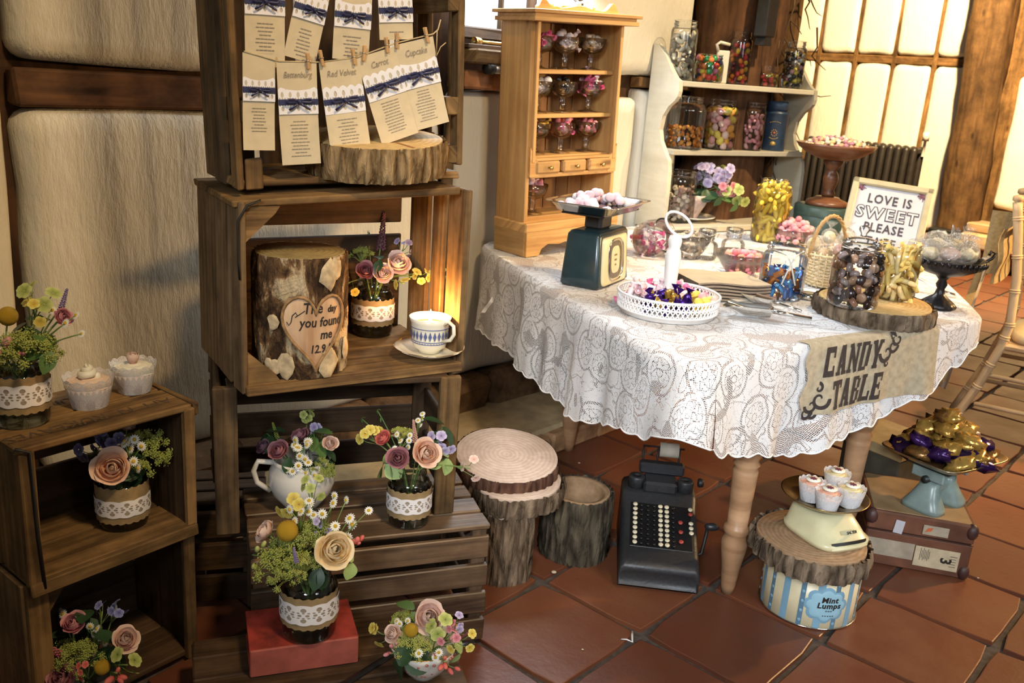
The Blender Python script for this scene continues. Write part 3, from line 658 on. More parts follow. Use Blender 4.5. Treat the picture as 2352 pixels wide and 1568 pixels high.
# low trunk under the red book
tr = thing('low_trunk', 'low dark planked trunk under the red book and the flowery teacup', 'trunk', (-.468, 1.211, 0), math.radians(20.2))
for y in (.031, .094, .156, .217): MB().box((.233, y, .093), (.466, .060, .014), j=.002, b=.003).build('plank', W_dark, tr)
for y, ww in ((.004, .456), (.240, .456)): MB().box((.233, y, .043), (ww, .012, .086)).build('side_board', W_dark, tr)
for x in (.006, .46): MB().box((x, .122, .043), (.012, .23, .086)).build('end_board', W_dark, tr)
a, b, c = (tr.matrix_basis.inverted() @ at(*q, .1015) for q in ((775, 1580), (900, 1503), (1090, 1475)))
MB().tube([a.lerp(b, k / 6) for k in range(6)] + [b.lerp(c, k / 6) for k in range(7)], .008, 8, flat=.3).build('leather_strap', mat('black_leather', (.012, .011, .012), .3), tr)
# ------------------------------------------------------------------ log slices
def log_slice(name, label, cat, loc, r, h, top, brk, rz=0, ell=1.0, wob=.05, lip=.004, seed=0, rough=1.0, tilt=None, crack=False, hollow=None, hr=None, part='wood'):
    t = thing(name, label, cat, loc, rz, rot=tilt)
    ph = [R.uniform(0, 6) for _ in range(9)]
    def W(a, z): return (1 + wob * (sin(2 * a + ph[0]) * .5 + sin(3 * a + ph[1]) * .4 + sin(5 * a + ph[2]) * .25)) * (1 if abs(cos(a)) < 0 else (ell * ell * cos(a) ** 2 + sin(a) ** 2) ** .5)
    def cw(a, z):
        k = W(a, z)
        return k
    ri = r * .955; n = 56
    if hollow: prof = [(ri * .98, 0), (ri, .002), (ri, h - .003), (ri * .97, h), (hollow, h - .006), (hollow * .92, h - .04), (hollow * .85, h - .09), (.0, h - .1)]
    else: prof = [(0, 0), (ri, 0), (ri, h - .001), (ri * .995, h), (0, h)]
    MB().lathe(prof, n, None, True, cw).build(part, top, t)
    nz = max(4, int(h / .012)); nn = 110
    def f(u, v):
        a = u * 2 * pi; z = h * v
        rid = abs(sin(a * 19 + ph[3] + 1.2 * sin(z * 30 + a * 4) + sin(a * 7))) ** .7 + .6 * abs(sin(a * 41 + ph[4] + sin(z * 55)))
        q = r * W(a, z) * .968 + (.010 * rid * rough - .004 * rough) * (r / .14) ** .5
        e = 1 - .25 * (2 * abs(v - .5)) ** 8 * .1
        return V((q * e * cos(a), q * e * sin(a), z * (1 - .0) + (lip * sin(a * 9 + ph[5]) * .3 if 0 < v < 1 else 0)))
    MB().grid(f, nn, nz, True, lambda a, b: (a * 2 * pi * r, b * h)).build('bark', brk, t)
    if crack:
        MB().box((0, 0, 0), (r * .9, .006, .0016), T(0, 0, h) @ Rz(crack) @ T(r * .52, 0, 0), b=.0005).build('crack', mat('split_wood', (.30, .13, .035), .8), t)
    return t
def on(base_px, z, top_y=None): return at(*base_px, z)
b = M4.matrix_basis @ V((.268, .040, .020))
sl = log_slice('wood_slice', 'thick round wood slice lying in the card crate', 'wood slice', b, .122, .062, E_gold, B_gold, .3, 1.06, .03, crack=-1.1, tilt=(.10, -.03, .3))
# engraved log
lg = at(688, 838, .589); HL = .222
eng = log_slice('engraved_log', 'upright log with a heart and handwriting cut through its flaking bark', 'log', lg, .083, HL, E_moss, B_birch, 0, 1.03, .035, rough=.75)
fa = math.atan2((CAM - lg).y, (CAM - lg).x) + .32      # the face with the heart, turned to the candle
def heart(n=40):
    o = []
    for k in range(n):
        t_ = 2 * pi * k / n; o.append((16 * sin(t_) ** 3 / 17, (13 * cos(t_) - 5 * cos(2 * t_) - 2 * cos(3 * t_) - cos(4 * t_)) / 13.2))
    return o
def wrap(rr, a0, z0): return lambda p: (rr * cos(a0 + p[0] / rr) * (1 + p[2] / rr), rr * sin(a0 + p[0] / rr) * (1 + p[2] / rr), z0 + p[1])
RL = .0905
def wrapped_patch(outline, rr, a0, z0, name, mm, par, s):
    mb = MB(); N = len(outline); L = 6; vs = [V(wrap(rr, a0, z0)((0, 0, .0)))]; fs = []; wr_ = wrap(rr, a0, z0)
    for l in range(1, L + 1): vs += [V(wr_((x * s * l / L, y * s * l / L, 0 if l < L else -.002))) for x, y in outline]
    fs += [[0, 1 + k, 1 + (k + 1) % N] for k in range(N)]
    for l in range(L - 1):
        o = 1 + l * N
        fs += [[o + k, o + N + k, o + N + (k + 1) % N, o + (k + 1) % N] for k in range(N)]
    mb.add(vs, fs, [[(vs[k].z * 1.0, (math.atan2(vs[k].y, vs[k].x)) * .09) for k in f] for f in fs], True); return mb.build(name, mm, par)
M_cut_wood = wood('bare_cut_wood', (.40, .22, .11), (.66, .46, .28), .7, 28, .15, .1, .25, False)
wrapped_patch(heart(), RL, fa, .098, 'carved_heart', M_cut_wood, eng, .062)
wr_ = wrap(RL, fa, .098)
MB().tube([V(wr_((x * .064, y * .064, .0005))) for x, y in heart()], .0028, 6, closed=True).build('heart_rim', mat('torn_bark_edge', (.30, .17, .07), .9, var=.4, scale=80), eng)
M_inkb = mat('burnt_ink', (.02, .012, .008), .8, var=.1)
for s_, x_, z_, q in (('The', -.004, .036, .028), ('day', .034, .033, .018), ('you found', .014, .010, .025), ('me', .022, -.014, .024), ('12.9.14', .016, -.040, .021)):
    obj('handwriting', text_mesh('handwriting', s_, q, M_inkb, None, .0002, .15, .0004, bend=(lambda p, x_=x_, z_=z_: wrap(RL + .0008, fa, .098)((p[0] * .82 + x_ - .002, p[1] + z_, p[2])))), eng)
MB().tube([V(wrap(RL + .001, fa, .098)((x, y, 0))) for x, y in [(-.052, .012), (-.048, .006), (-.044, .012), (-.042, .024), (-.036, .03), (-.033, .024), (-.037, .021), (-.03, .026), (-.02, .033)]], .0008, 5).build('handwriting', M_inkb, eng)
for k in range(9):        # loose plates of bark
    a_ = fa + R.uniform(-1.1, 1.0); z_ = R.choice([R.uniform(.015, .05), R.uniform(.15, .205), R.uniform(.02, .2)]); o_ = [((.7 + .5 * R.random()) * cos(i * 2 * pi / 9), (.7 + .6 * R.random()) * sin(i * 2 * pi / 9) * 1.4) for i in range(9)]
    if abs((a_ - fa) * RL) < .055 and abs(z_ - .1) < .06: continue
    wrapped_patch(o_, RL + .002, a_, z_, 'bark_flake', mat('pale_bark_flake', (.50, .38, .22), .85, var=.35, scale=60, bump=.5), eng, R.uniform(.011, .021))
# stool of slices, hollow log
s0 = at(1152, 1316, 0); s0.z = 0
log_slice('log_stump', 'slim upright log carrying the stacked wood slices beside the slatted crate', 'log', s0, .062, .175, E_pale, B_grey, .5, 1, .05, rough=1.2)
log_slice('wood_slice', 'irregular bark-edged slice sandwiched under the big pale round slice', 'wood slice', at(1180, 1142, .176) , .108, .045, E_pale, B_grey, 1.1, 1.05, .13, rough=1.3)
log_slice('wood_slice', 'large pale round slice with reddish bark on top of the log stool', 'wood slice', at(1160, 1076, .226), .128, .042, E_pale, B_red, 2.2, 1.0, .02, rough=.5, tilt=(.15, .03, 0))
log_slice('hollow_log', 'short mossy log with a hollowed end standing behind the adding machine', 'log', at(1315, 1262, 0), .083, .17, E_brown, B_dark, 0, 1.0, .05, rough=1.3, hollow=.064)
# ------------------------------------------------------------------ cards
M_card = mat('buff_card', (.62, .50, .31), .85, var=.06, scale=50); M_print = mat('grey_print', (.30, .25, .18), .9, var=.1); M_rib = mat('navy_satin', (.030, .032, .085), .35, var=.2, spec=.6)
cp = M4.matrix_basis @ V((0, -.016, 0)); cn = (M4.matrix_basis.to_3x3() @ V((0, -1, 0)))
cp = M4.matrix_world @ V((0, -.014, 0)); cn = (M4.matrix_world.to_3x3() @ V((0, -1, 0))).normalized()
def bow(par, M, s):
    b_ = MB()
    for sg in (-1, 1):
        b_.tube([(0, 0, .001), (sg * .35 * s, .16 * s, .004), (sg * .75 * s, .20 * s, .006), (sg * .95 * s, .06 * s, .006), (sg * .72 * s, -.05 * s, .005), (sg * .3 * s, -.02 * s, .003), (0, 0, .001)], .09 * s, 6, M, flat=.3)
        b_.tube([(0, 0, .002), (sg * .3 * s, -.25 * s, .004), (sg * .75 * s, -.52 * s, .003)], .085 * s, 6, M, flat=.25)
    b_.ball((0, 0, .004), (.13 * s, .13 * s, .005), 8, 6, M); return b_.build('bow', M_rib, par)
def card(TL, TR, BL, label, head=None, k=0, f=.42, lines=10, bw=True, turn=0):
    off = cn * (.004 * k); a, b, c = (onpl(*q, cp + off, cn) for q in (TL, TR, BL))
    x = (b - a); w = x.length; x.normalize(); z = cn; y = z.cross(x); h = abs((c - a).dot(y))
    t = thing('name_card', label, 'card', a, group='place cards pegged to the tall crate'); t.matrix_world = frame(a, x, y, z)
    cur = lambda u: .004 * sin(u * pi + k)
    MB().grid(lambda u, v: V((u * w, -v * h, cur(v) - .002 * (u - .5) ** 2)), 4, 10, True).build('paper', M_card, t)
    hb = .145 * w + .01; yc = -f * h; n = 60; rep = 5
    def lf(u, v):
        s = (v - .5) * 2; e = hb * (1 + (.22 * abs(sin(u * rep * pi)) if s > 0 else .03 * abs(sin(u * 20 * pi))) * abs(s) ** 3)
        return V((u * w, yc + s * e, cur(f) + .0012))
    MB().grid(lf, n, 6, True, lambda u, v: (u * rep, v)).build('lace_band', M_band, t)
    MB().box((w / 2, yc, cur(f) + .0022), (w * 1.01, .009, .0012), b=.0003).build('ribbon', M_rib, t)
    if bw: bow(t, T(w * (.5 + turn), yc, cur(f) + .0035), w * .36)
    if head: obj('heading', text_mesh('heading', head, w * .20, M_print, T(w / 2, -h * .125, cur(.1) + .0012), .0001, .25, 0, sx=.8), t)
    mb = MB(); y0 = -(f + .19) * h
    for i in range(lines):
        yy = y0 - i * h * .034
        if yy < -h * .96: break
        L = R.uniform(.3, .52) * w; x0 = w / 2 - L / 2; e = 0
        while e < L:
            q = R.uniform(.06, .13) * w; q = min(q, L - e)
            mb.box((x0 + e + q / 2, yy, cur(-yy / h) + .0008), (q * .86, h * .009, .0003), b=.0001); e += q
    stuff(mb.build('small_print', M_print, t)); return t
def card_up(BL, BR, hpx, *a_, **k_):
    p, q = (onpl(*e, cp, cn) for e in (BL, BR)); x = (q - p).normalized(); y = cn.cross(x); h = hpx * mpp(p); t_, u_ = p + y * h, q + y * h
    px = lambda g: (1176 + FPX * (g - CAM).dot(_w(V((1, 0, 0)))) / dep(g), 784 + FPX * (g - CAM).dot(_w(V((0, 1, 0)))) / dep(g))
    return card(px(t_), px(u_), BL, *a_, **k_)
card_up((565, 152), (656, 156), 245, 'upper card nearest the left post of the tall crate', None, 1, .42, 9)
card_up((653, 127), (726, 148), 245, 'upper card tilted to the right, its bow cut by the top of the frame', None, 1.4, .53, 9, turn=.1)
card_up((765, 134), (848, 142), 245, 'upper card with a long trailing bow tail, above the card headed Red Velvet', None, 1.2, .60, 9)
card_up((874, 92), (951, 90), 245, 'upper card highest on the right, above the card headed Cupcake', None, 1.0, .74, 5)
card((556, 120), (631, 125), (556, 345), 'lower card half hidden behind the left post', None, 2.2, .37, 8)
card((634, 141), (726, 141), (632, 381), 'card headed Battenburg with a navy bow', 'Battenburg', 2.6, .385, 11)
card((733, 143), (828, 134), (791, 367), 'tilted card headed Red Velvet with a navy bow', 'Red Velvet', 3.6, .40, 11)
card((820, 133), (908, 106), (874, 335), 'tilted card headed Carrot between Red Velvet and Cupcake', 'Carrot', 3.2, .37, 11)
card((904, 104), (994, 83), (930, 308), 'large tilted card headed Cupcake at the right post', 'Cupcake', 2.8, .38, 11)
M_peg = mat('clothes_peg_wood', (.52, .30, .12), .7)
def peg(px, py, ang, label):
    a = onpl(px, py, cp + cn * .016, cn); t = thing('clothes_peg', label, 'peg', a, group='tiny clothes pegs')
    x = (M4.matrix_world.to_3x3() @ V((1, 0, 0))).normalized(); t.matrix_world = frame(a, x, cn.cross(x), cn) @ Rz(ang)
    for sg in (-1, 1): MB().box((0, 0, sg * .0022), (.005, .026, .003), Rx(sg * .08), b=.0008).build('jaw', M_peg, t)
    MB().tube([(-.003, 0, -.004), (-.003, 0, .004), (.003, 0, .004)], .0008, 5).build('spring', M_steel, t)
for px, py, a_, n_ in ((707, 140, .05, 'card headed Battenburg'), (738, 133, .2, 'left corner of the Red Velvet card'), (812, 130, .15, 'right corner of the Red Velvet card'), (836, 122, -.1, 'left corner of the Carrot card'), (888, 103, .1, 'right corner of the Carrot card'), (911, 93, 0, 'left corner of the Cupcake card'), (979, 80, .25, 'right corner of the Cupcake card')):
    peg(px, py, a_, 'tiny wooden peg at the ' + n_)
M_twine = mat('jute_twine', (.50, .38, .20), .9, var=.3)
tt = thing('twine', 'thin twine strung across the tall crate holding the lower cards', 'twine', onpl(640, 141, cp, cn))
MB().tube([onpl(x, y, cp + cn * .012, cn) - tt.location for x, y in ((560, 118), (640, 141), (735, 143), (820, 132), (905, 100), (995, 78), (1006, 68), (1012, 45))], .0013, 5).build('cord', M_twine, tt)
MB().tube([onpl(x, y, cp + cn * .012, cn) - tt.location for x, y in ((1004, 70), (1002, 130), (1012, 108), (1024, 98))], .001, 5).build('loose_end', M_twine, tt)
# ------------------------------------------------------------------ flowers
def petal_mesh(rho, hgt, wid, opn, curl, mm):
    mb = MB()
    def f(u, v):
        s = (u - .5) * 2; wv = (sin(pi * min(1, .18 + v * .62)) ** .8) * (1 - max(0, v - .75) * 1.1 * abs(s) ** 1.5)
        a = s * wid * wv; r = rho * (.30 + .70 * sin(min(1, v * 1.25) * pi / 2)) + opn * rho * v * v + curl * max(0, v - .7) * 2
        z = hgt * (v - .12 * abs(s) ** 2 * v) - curl * max(0, v - .75) * 1.6 + .03 * sin(9 * u + rho * 20) * v
        return V((r * cos(a), r * sin(a), z))
    mb.grid(f, 6, 6, True); return mb.mesh('petal', mm)
ROSE_L = [(.17, .90, 2.0, -.55, .0, 3), (.31, .94, 1.6, -.50, .0, 4), (.46, .97, 1.3, -.38, .0, 4), (.62, .98, 1.15, -.24, .0, 5), (.80, .92, 1.1, -.10, .05, 5), (.88, .74, 1.0, .16, .14, 4)]
PM = {}
def petals(col):
    if col not in PM: PM[col] = [petal_mesh(r, h, w, o, c, PET[col]) for r, h, w, o, c, n in ROSE_L]
    return PM[col]
def leaf_mesh(mm, wd=.36):
    def f(u, v):
        s = (u - .5) * 2; w = wd * sin(pi * min(1, v * .93 + .05)) ** .8
        return V((s * w, v, .16 * abs(s) * w - .25 * v * v))
    return MB().grid(f, 4, 6).mesh('leaf', mm)
LEAF = {'g': leaf_mesh(G_leaf), 'd': leaf_mesh(G_dark), 'p': leaf_mesh(G_pale), 'w': leaf_mesh(G_pale, .5), 'n': leaf_mesh(G_leaf, .2)}
def daisy_mesh():
    mb = MB()
    for k in range(13):
        a = k * 2 * pi / 13
        mb.grid(lambda u, v: V((.30 + .70 * v, (u - .5) * .34 * sin(pi * min(1, v * .8 + .2)), .03 - .10 * v + .02 * sin(k * 2.1) * v)), 2, 3, True, None, Rz(a))
    return mb.mesh('flower_head', PET['white'])
DAISY = daisy_mesh(); DISC = MB().ball((0, 0, .05), (.36, .36, .22), 10, 6).mesh('disc', Y_disc)
def tiny(mb, c, r):
    x, y, z = c; vs = [(x + r, y, z), (x - r, y, z), (x, y + r, z), (x, y - r, z), (x, y, z + r), (x, y, z - r)]
    mb.add(vs, [(0, 2, 4), (2, 1, 4), (1, 3, 4), (3, 0, 4), (2, 0, 5), (1, 2, 5), (3, 1, 5), (0, 3, 5)])
def umbel_mesh(mm, n=1700):
    mb = MB()
    cl = []
    for k in range(34):
        t = R.random() ** .6 * 1.25; a = R.uniform(0, 2 * pi); cl.append(V((sin(t) * cos(a), sin(t) * sin(a), cos(t) * .8 + R.uniform(-.12, .05))))
    for k in range(n):
        c = R.choice(cl); d = V((R.gauss(0, 1), R.gauss(0, 1), R.gauss(0, 1))).normalized() * R.uniform(.03, .2); tiny(mb, c + d, R.uniform(.02, .042))
    for c in cl: mb.tube([(0, 0, -.35), c * .55, c], .012, 4, cap=False)
    return mb.mesh('floret_cluster', mm)
UMB = {'umbel': umbel_mesh(G_umb), 'lime_umbel': umbel_mesh(G_umb2)}
def blossom_mesh(mm, n=5):
    mb = MB()
    for k in range(n): mb.grid(lambda u, v: V((.1 + .9 * v, (u - .5) * 1.1 * sin(pi * min(1, v * .75 + .1)), .35 * v - .3 * v * v + .1 * abs(u - .5))), 2, 3, True, None, Rz(k * 2 * pi / n))
    return mb.mesh('blossom', mm)
BLO = {c: blossom_mesh(PET[c]) for c in ('blue', 'lilac', 'pink', 'yellow', 'coral', 'lime', 'blush', 'white')}
BUD = {c: MB().ball((0, 0, 0), (.6, .6, 1), 8, 6).mesh('bud', PET[c]) for c in BLO}
BALL = MB().ball((0, 0, 0), 1, 20, 14, None, lambda a, b: 1 + .03 * sin(a * 11) * sin(b * 13)).mesh('ball', Y_ball)
def stem(par, pts, r=.0016, mm=None): return MB().tube(pts, r, 6).build('stem', mm or G_stem, par)
def curve3(a, b, c, n=9): return [a * (1 - t) ** 2 + b * 2 * t * (1 - t) + c * t * t for t in (k / n for k in range(n + 1))]
def flower(kind, head, mouth, foot, size, where, col='peach', face=None, extra='', n=0):
    """one stem: head position, through the jar mouth to its foot"""
    head, mouth, foot = V(head), V(mouth), V(foot)
    up = (head - mouth); d = V(face) if face is not None else (up.normalized() * .8 + V((0, 0, .5))); d.normalize()
    def base(label, cat):
        t = thing(kind if kind not in ('rose2',) else 'rose', label, cat, head); t.rotation_euler = (0, 0, 0)
        pts = [p - head for p in curve3(head - d * size * .1, mouth.lerp(head, .25) + V((0, 0, .15 * up.length)), mouth)] + [(mouth.lerp(foot, k / 3) - head) for k in (1, 2, 3)]
        return t, pts
    q = aim((0, 0, 0), d)
    if kind == 'rose':
        size *= .80
        t, pts = base(f'{extra or col + " rose"} {where}', 'rose'); stem(t, pts)
        ms = petals(col); k = 0
        for l, (r_, h_, w_, o_, c_, n_) in enumerate(ROSE_L):
            for i in range(n_):
                a = k * 2.4 + l * .4; k += 1
                p = obj('petal', ms[l], t); p.matrix_local = q @ Rz(i * 2 * pi / n_ + l * .9 + R.uniform(-.25, .25)) @ T(0, 0, -.42 * size) @ Ry(R.uniform(-.16, .12)) @ Rx(R.uniform(-.12, .12)) @ MX.Scale(size * R.uniform(.92, 1.08), 4)
        MB().ball((0, 0, -.42 * size), (.3 * size, .3 * size, .22 * size), 10, 6, q).build('calyx', G_leaf, t)
    elif kind == 'daisy_sprig':
        t, pts = base(f'{extra or "white daisy sprig"} {where}', 'daisy'); stem(t, pts, .0011)
        for k in range(max(1, n)):
            off = V((0, 0, 0)) if k == 0 else V((R.uniform(-1, 1), R.uniform(-.5, .5), R.uniform(-1, .8))) * size * 2.6
            dd = (V((-.25, -.75, .35)) + V((R.uniform(-.6, .6), R.uniform(-.3, .3), R.uniform(-.3, .6)))) if n else d
            h_ = obj('flower_head', DAISY, t); h_.matrix_local = T(*off) @ aim((0, 0, 0), dd) @ MX.Scale(size, 4)
            obj('disc', DISC, h_)
            if k: stem(t, [off, off * .4 + V((0, 0, -size * 1.5)), pts[3]], .0008)
    elif kind in ('umbel', 'lime_umbel'):
        t, pts = base(f'{extra or "frothy green umbel"} {where}', 'umbel'); t.name = 'umbel'; stem(t, pts, .0018)
        c = obj('floret_cluster', UMB[kind], t); c.matrix_local = q @ Rz(R.uniform(0, 6)) @ MX.Scale(size, 4) @ T(0, 0, -.55); c['kind'] = 'stuff'
    elif kind == 'craspedia':
        t, pts = base(f'{extra or "round yellow craspedia ball"} {where}', 'craspedia'); stem(t, pts, .0015, G_pale); obj('ball', BALL, t, sc=size)
    elif kind == 'blossom_spray':
        t, pts = base(f'{extra or "spray of small " + col + " blossoms"} {where}', 'flower'); stem(t, pts, .0012)
        for k in range(max(3, n)):
            off = V((R.uniform(-1, 1), R.uniform(-1, 1), R.uniform(-1, 1))) * size * 1.3; dd = off.normalized() + V((-.1, -.9, .3)); 
            b_ = obj('blossom', BLO[col], t); b_.matrix_local = T(*off) @ aim((0, 0, 0), dd) @ Rz(R.uniform(0, 6)) @ MX.Scale(size * .62, 4)
            stem(t, [off, off * .5 - d * size * .5, pts[2]], .0007)
    elif kind == 'bud_spray':
        t, pts = base(f'{extra or "spray of small " + col + " buds"} {where}', 'flower'); stem(t, pts, .0012)
        for k in range(max(3, n)):
            off = V((R.uniform(-1, 1), R.uniform(-.6, .6), R.uniform(-1.2, 1))) * size * 2; b_ = obj('bud', BUD[col], t); b_.matrix_local = T(*off) @ aim((0, 0, 0), off + d * size) @ MX.Scale(size * R.uniform(.5, .8), 4)
            stem(t, [off, off * .5 - d * size, pts[2]], .0007)
    elif kind == 'flower_spike':
        t, pts = base(f'{extra or "slender " + col + " flower spike"} {where}', 'flower'); stem(t, pts, .0014); mb = MB()
        for k in range(90):
            v = k / 90; a = k * 2.4; r_ = .20 * (1 - v * .75); tiny(mb, (r_ * cos(a), r_ * sin(a), -.9 + 2 * v), .09 * (1 - v * .4))
        c = mb.build('spike', PET[col], t); c.matrix_local = q @ MX.Scale(size, 4)
    elif kind == 'leaf_sprig':
        t, pts = base(f'{extra or "green leafy sprig"} {where}', 'foliage'); stem(t, pts, .0013, G_leaf)
        for k in range(max(3, n)):
            p = V(pts[min(len(pts) - 6, k // 2)]) if k else V((0, 0, 0)); a = k * 2.4
            l_ = obj('leaf', LEAF[col], t); l_.matrix_local = T(*p) @ q @ Rz(a) @ Rx(-.9 + .4 * R.random() + (0 if k else .8)) @ MX.Scale(size * R.uniform(.7, 1.05), 4)
    return t
# ------------------------------------------------------------------ jars
def jar_profile(r, h, nr, nh, foot=.0, sh=.16, th=.0022):
    """outer wall up, over the lip and down inside"""
    s0 = h - nh; o = [(0, .001), (r * .86, 0), (r * .97, .004), (r, .012), (r, s0 - sh * r)]
    for k in range(1, 6):
        a = k / 5 * pi / 2; o.append((nr + (r - nr) * cos(a), s0 - sh * r + sh * r * sin(a)))
    o += [(nr, s0 + nh * .3), (nr * 1.045, s0 + nh * .4), (nr * 1.045, s0 + nh * .55), (nr, s0 + nh * .65), (nr * 1.0, h - .003), (nr * 1.05, h - .001), (nr * 1.03, h + .001), (nr * .97, h)]
    return o
def glass_jar(name, label, loc, r, h, nr=.8, nh=.022, ribs=0, mm=None, sh=.4, group=None, cat='jar', n=36, rot=None):
    t = thing(name, label, cat, loc, 0, group, rot); wob = None
    if ribs: wob = lambda a, z: 1 + .018 * abs(cos(a * ribs / 2)) * (1 if .1 * h < z < h * .8 else 0); n = ribs * 4
    o = jar_profile(r, h, r * nr, nh, sh=sh); k = len(o) - 9
    MB().lathe(o[:k + 1], n, None, True, wob).build('glass_body', mm or M_glass, t); MB().lathe(o[k:], 36).build('rim', mm or M_glass, t); return t
def burlap_vase(loc, where, r=.045, h=.118, zb=.028, bh=.062, name='flower_jar', lz=None, lh=.034):
    t = glass_jar(name, f'burlap and lace sleeved glass jar {where}', loc, r, h, .76, .02, mm=M_gglass, sh=.5)
    MB().lathe([(0, .004), (r * .95, .006), (r * .96, h * .62), (0, h * .62)], 32).build('water', WATER, t)
    MB().grid(lambda u, v: V(((r + .0022) * cos(u * 2 * pi), (r + .0022) * sin(u * 2 * pi), zb + v * bh + (.0016 * sin(u * 131) if v in (0, 1) else 0))), 64, 4, True, lambda a, b: (a * 2 * pi * r, b * bh)).build('burlap_sleeve', M_burlap, t)
    z0 = (zb + bh * .5 if lz is None else lz)
    def lf(u, v):
        s = (v - .5) * 2; e = lh / 2 * (1 + .13 * abs(sin(u * 12 * pi)) * abs(s) ** 3); a = u * 2 * pi + .3
        return V(((r + .0040) * cos(a), (r + .0040) * sin(a), z0 + s * e))
    MB().grid(lf, 96, 5, True, lambda a, b: (a * 12, b)).build('lace_band', M_band, t)
    return t
def bouquet(t, mouth_r, mouth_z, foot_z, where, spec, foot_r=None):
    """spec rows: kind, px, py, toward-camera offset in m, size, colour, extra label, n, face"""
    c = V(t.location); d0 = dep(c + V((0, 0, mouth_z))); k = 0
    for row in spec:
        kind, px, py, off, size, col = row[:6]; ex = row[6] if len(row) > 6 else ''; n = row[7] if len(row) > 7 else 0; fc = row[8] if len(row) > 8 else None
        hd = atd(px, py, d0 - off); k += 1; v = V((hd.x - c.x, hd.y - c.y, 0)); v = v.normalized() if v.length > 1e-3 else V((1, 0, 0))
        if kind == 'rose' and fc is None: fc = (CAM - hd).normalized() * .72 + v * .5 + V((R.uniform(-.2, .2), 0, .45 + R.uniform(-.2, .25)))
        flower(kind, hd, c + V((0, 0, mouth_z)) + v * mouth_r * .7, c + V((0, 0, foot_z)) - v * (foot_r or mouth_r) * .5, size, where, col, fc, ex, n)
# jar on the tea crate, cut by the frame
TZ = .537
v1 = burlap_vase(at(55, 968, TZ), 'on the brown crate beside the cupcakes', .0415, .112)
bouquet(v1, .03, .112, .01, 'in the jar beside the cupcakes', [
 ('umbel', 60, 790, .03, .048, 'g', 'broad green umbel'), ('umbel', 20, 810, .0, .042, 'g', 'second green umbel'), ('umbel', 95, 785, .0, .036, 'g', 'small green umbel'),
 ('craspedia', 18, 726, .02, .0155, 'y'), ('blossom_spray', 85, 700, 0, .022, 'lime', 'tall lime blossom spray', 6), ('blossom_spray', 70, 722, .01, .016, 'yellow', 'pale yellow freesia spray', 5), ('flower_spike', 143, 700, -.01, .026, 'lilac', 'violet flower spike'),
 ('rose', 143, 728, .0, .019, 'pink', 'small pink rose'), ('daisy_sprig', 150, 742, .03, .009, 'w', 'daisy leaning right', 1), ('daisy_sprig', 174, 724, .0, .009, 'w', 'higher daisy', 1), ('daisy_sprig', 187, 766, .03, .0075, 'w', 'lowest daisy', 1), ('daisy_sprig', 120, 712, .0, .008, 'w', 'daisy among the lime blossoms', 1),
 ('bud_spray', 14, 800, .05, .012, 'pink', 'trailing pink buds', 6), ('leaf_sprig', 60, 735, 0, .05, 'd', 'dark leaf sprig', 4), ('leaf_sprig', 118, 800, .02, .045, 'g', 'green leaf sprig', 4)])
# cupcakes in lace cases
M_cream_p = mat('pale_pink_icing', (.80, .60, .47), .5, var=.05); M_cream_w = mat('white_icing', (.84, .80, .66), .5, var=.05); M_cream_y = mat('yellow_icing', (.80, .66, .36), .5, var=.06); M_cream_r = mat('rose_icing', (.74, .40, .28), .5, var=.06)
M_sponge = mat('pleated_paper', (.56, .46, .42), .9, var=.15, bump=.3)
def cupcake(loc, label, r, h, ice, top, group=None, rz=0, swirl=True, tilt=None):
    t = thing('cupcake', label, 'cupcake', loc, rz, group, tilt); r0 = r * .70
    n = 72
    def f(u, v):
        a = u * 2 * pi; z = h * 1.08 * v + (.10 * h * abs(sin(a * 7)) if v > .99 else 0); q = r0 + (r - r0) * v
        return V((q * cos(a), q * sin(a), z))
    MB().grid(f, n, 5, True, lambda a, b: (a * 2 * pi * r, b * h)).build('lace_case', M_lacecup, t)
    MB().lathe([(0, .001), (r0 * .97, .001), (r * .93, h * .80), (0, h * .80)], 24).build('sponge', M_sponge, t)
    pr_ = [(r * .90, h * .80)] + [(r * (.90 - .90 * (k / 14) ** 1.6), h * (.83 + .30 * (k / 14) ** .75) + .0022 * sin(k * 2.3)) for k in range(1, 14)] + [(0, h * 1.135)]
    MB().lathe(pr_, 32, None, True, lambda a, z: 1 + .05 * sin(3 * a + z * 240)).build('icing', ice, t)
    if top == 'swirl': MB().tube([(.34 * r * cos(k * .55) * (1 - k / 34), .34 * r * sin(k * .55) * (1 - k / 34), h * 1.10 + k * .0007) for k in range(32)], lambda v: .0075 * (1 - .5 * v), 7).build('swirl', M_cream_w, t)
    elif top == 'rose':
        for l, (r_, h_, w_, o_, c_, n_) in enumerate(ROSE_L[:4]):
            for i in range(n_): p = obj('sugar_petal', petals('blush')[l], t); p.matrix_local = T(0, 0, h * 1.08) @ Rz(i * 6.28 / n_ + l) @ MX.Scale(.021, 4)
    else:
        MB().lathe([(0, 0), (.5 * r, 0), (.52 * r, .002), (.5 * r, .0035), (0, .0035)], 28, T(0, 0, h * 1.19)).build('sugar_disc', M_cream_w, t)
        o_ = [((.30 if k % 2 else .17) * r * cos(k * pi / 7), (.30 if k % 2 else .17) * r * sin(k * pi / 7)) for k in range(14)]
        MB().prism(o_, h * 1.19 + .0034, h * 1.19 + .0046).build('plum_flower', mat('plum_print', (.13, .025, .05), .6), t)
    return t
cupcake(at(207, 930, TZ), 'lace-cased cupcake with a piped white swirl on pale pink icing', .042, .048, M_cream_p, 'swirl')
cupcake(at(309, 896, TZ), 'cupcake with a pink sugar rose on white icing in a white lace case', .041, .048, M_cream_w, 'rose')
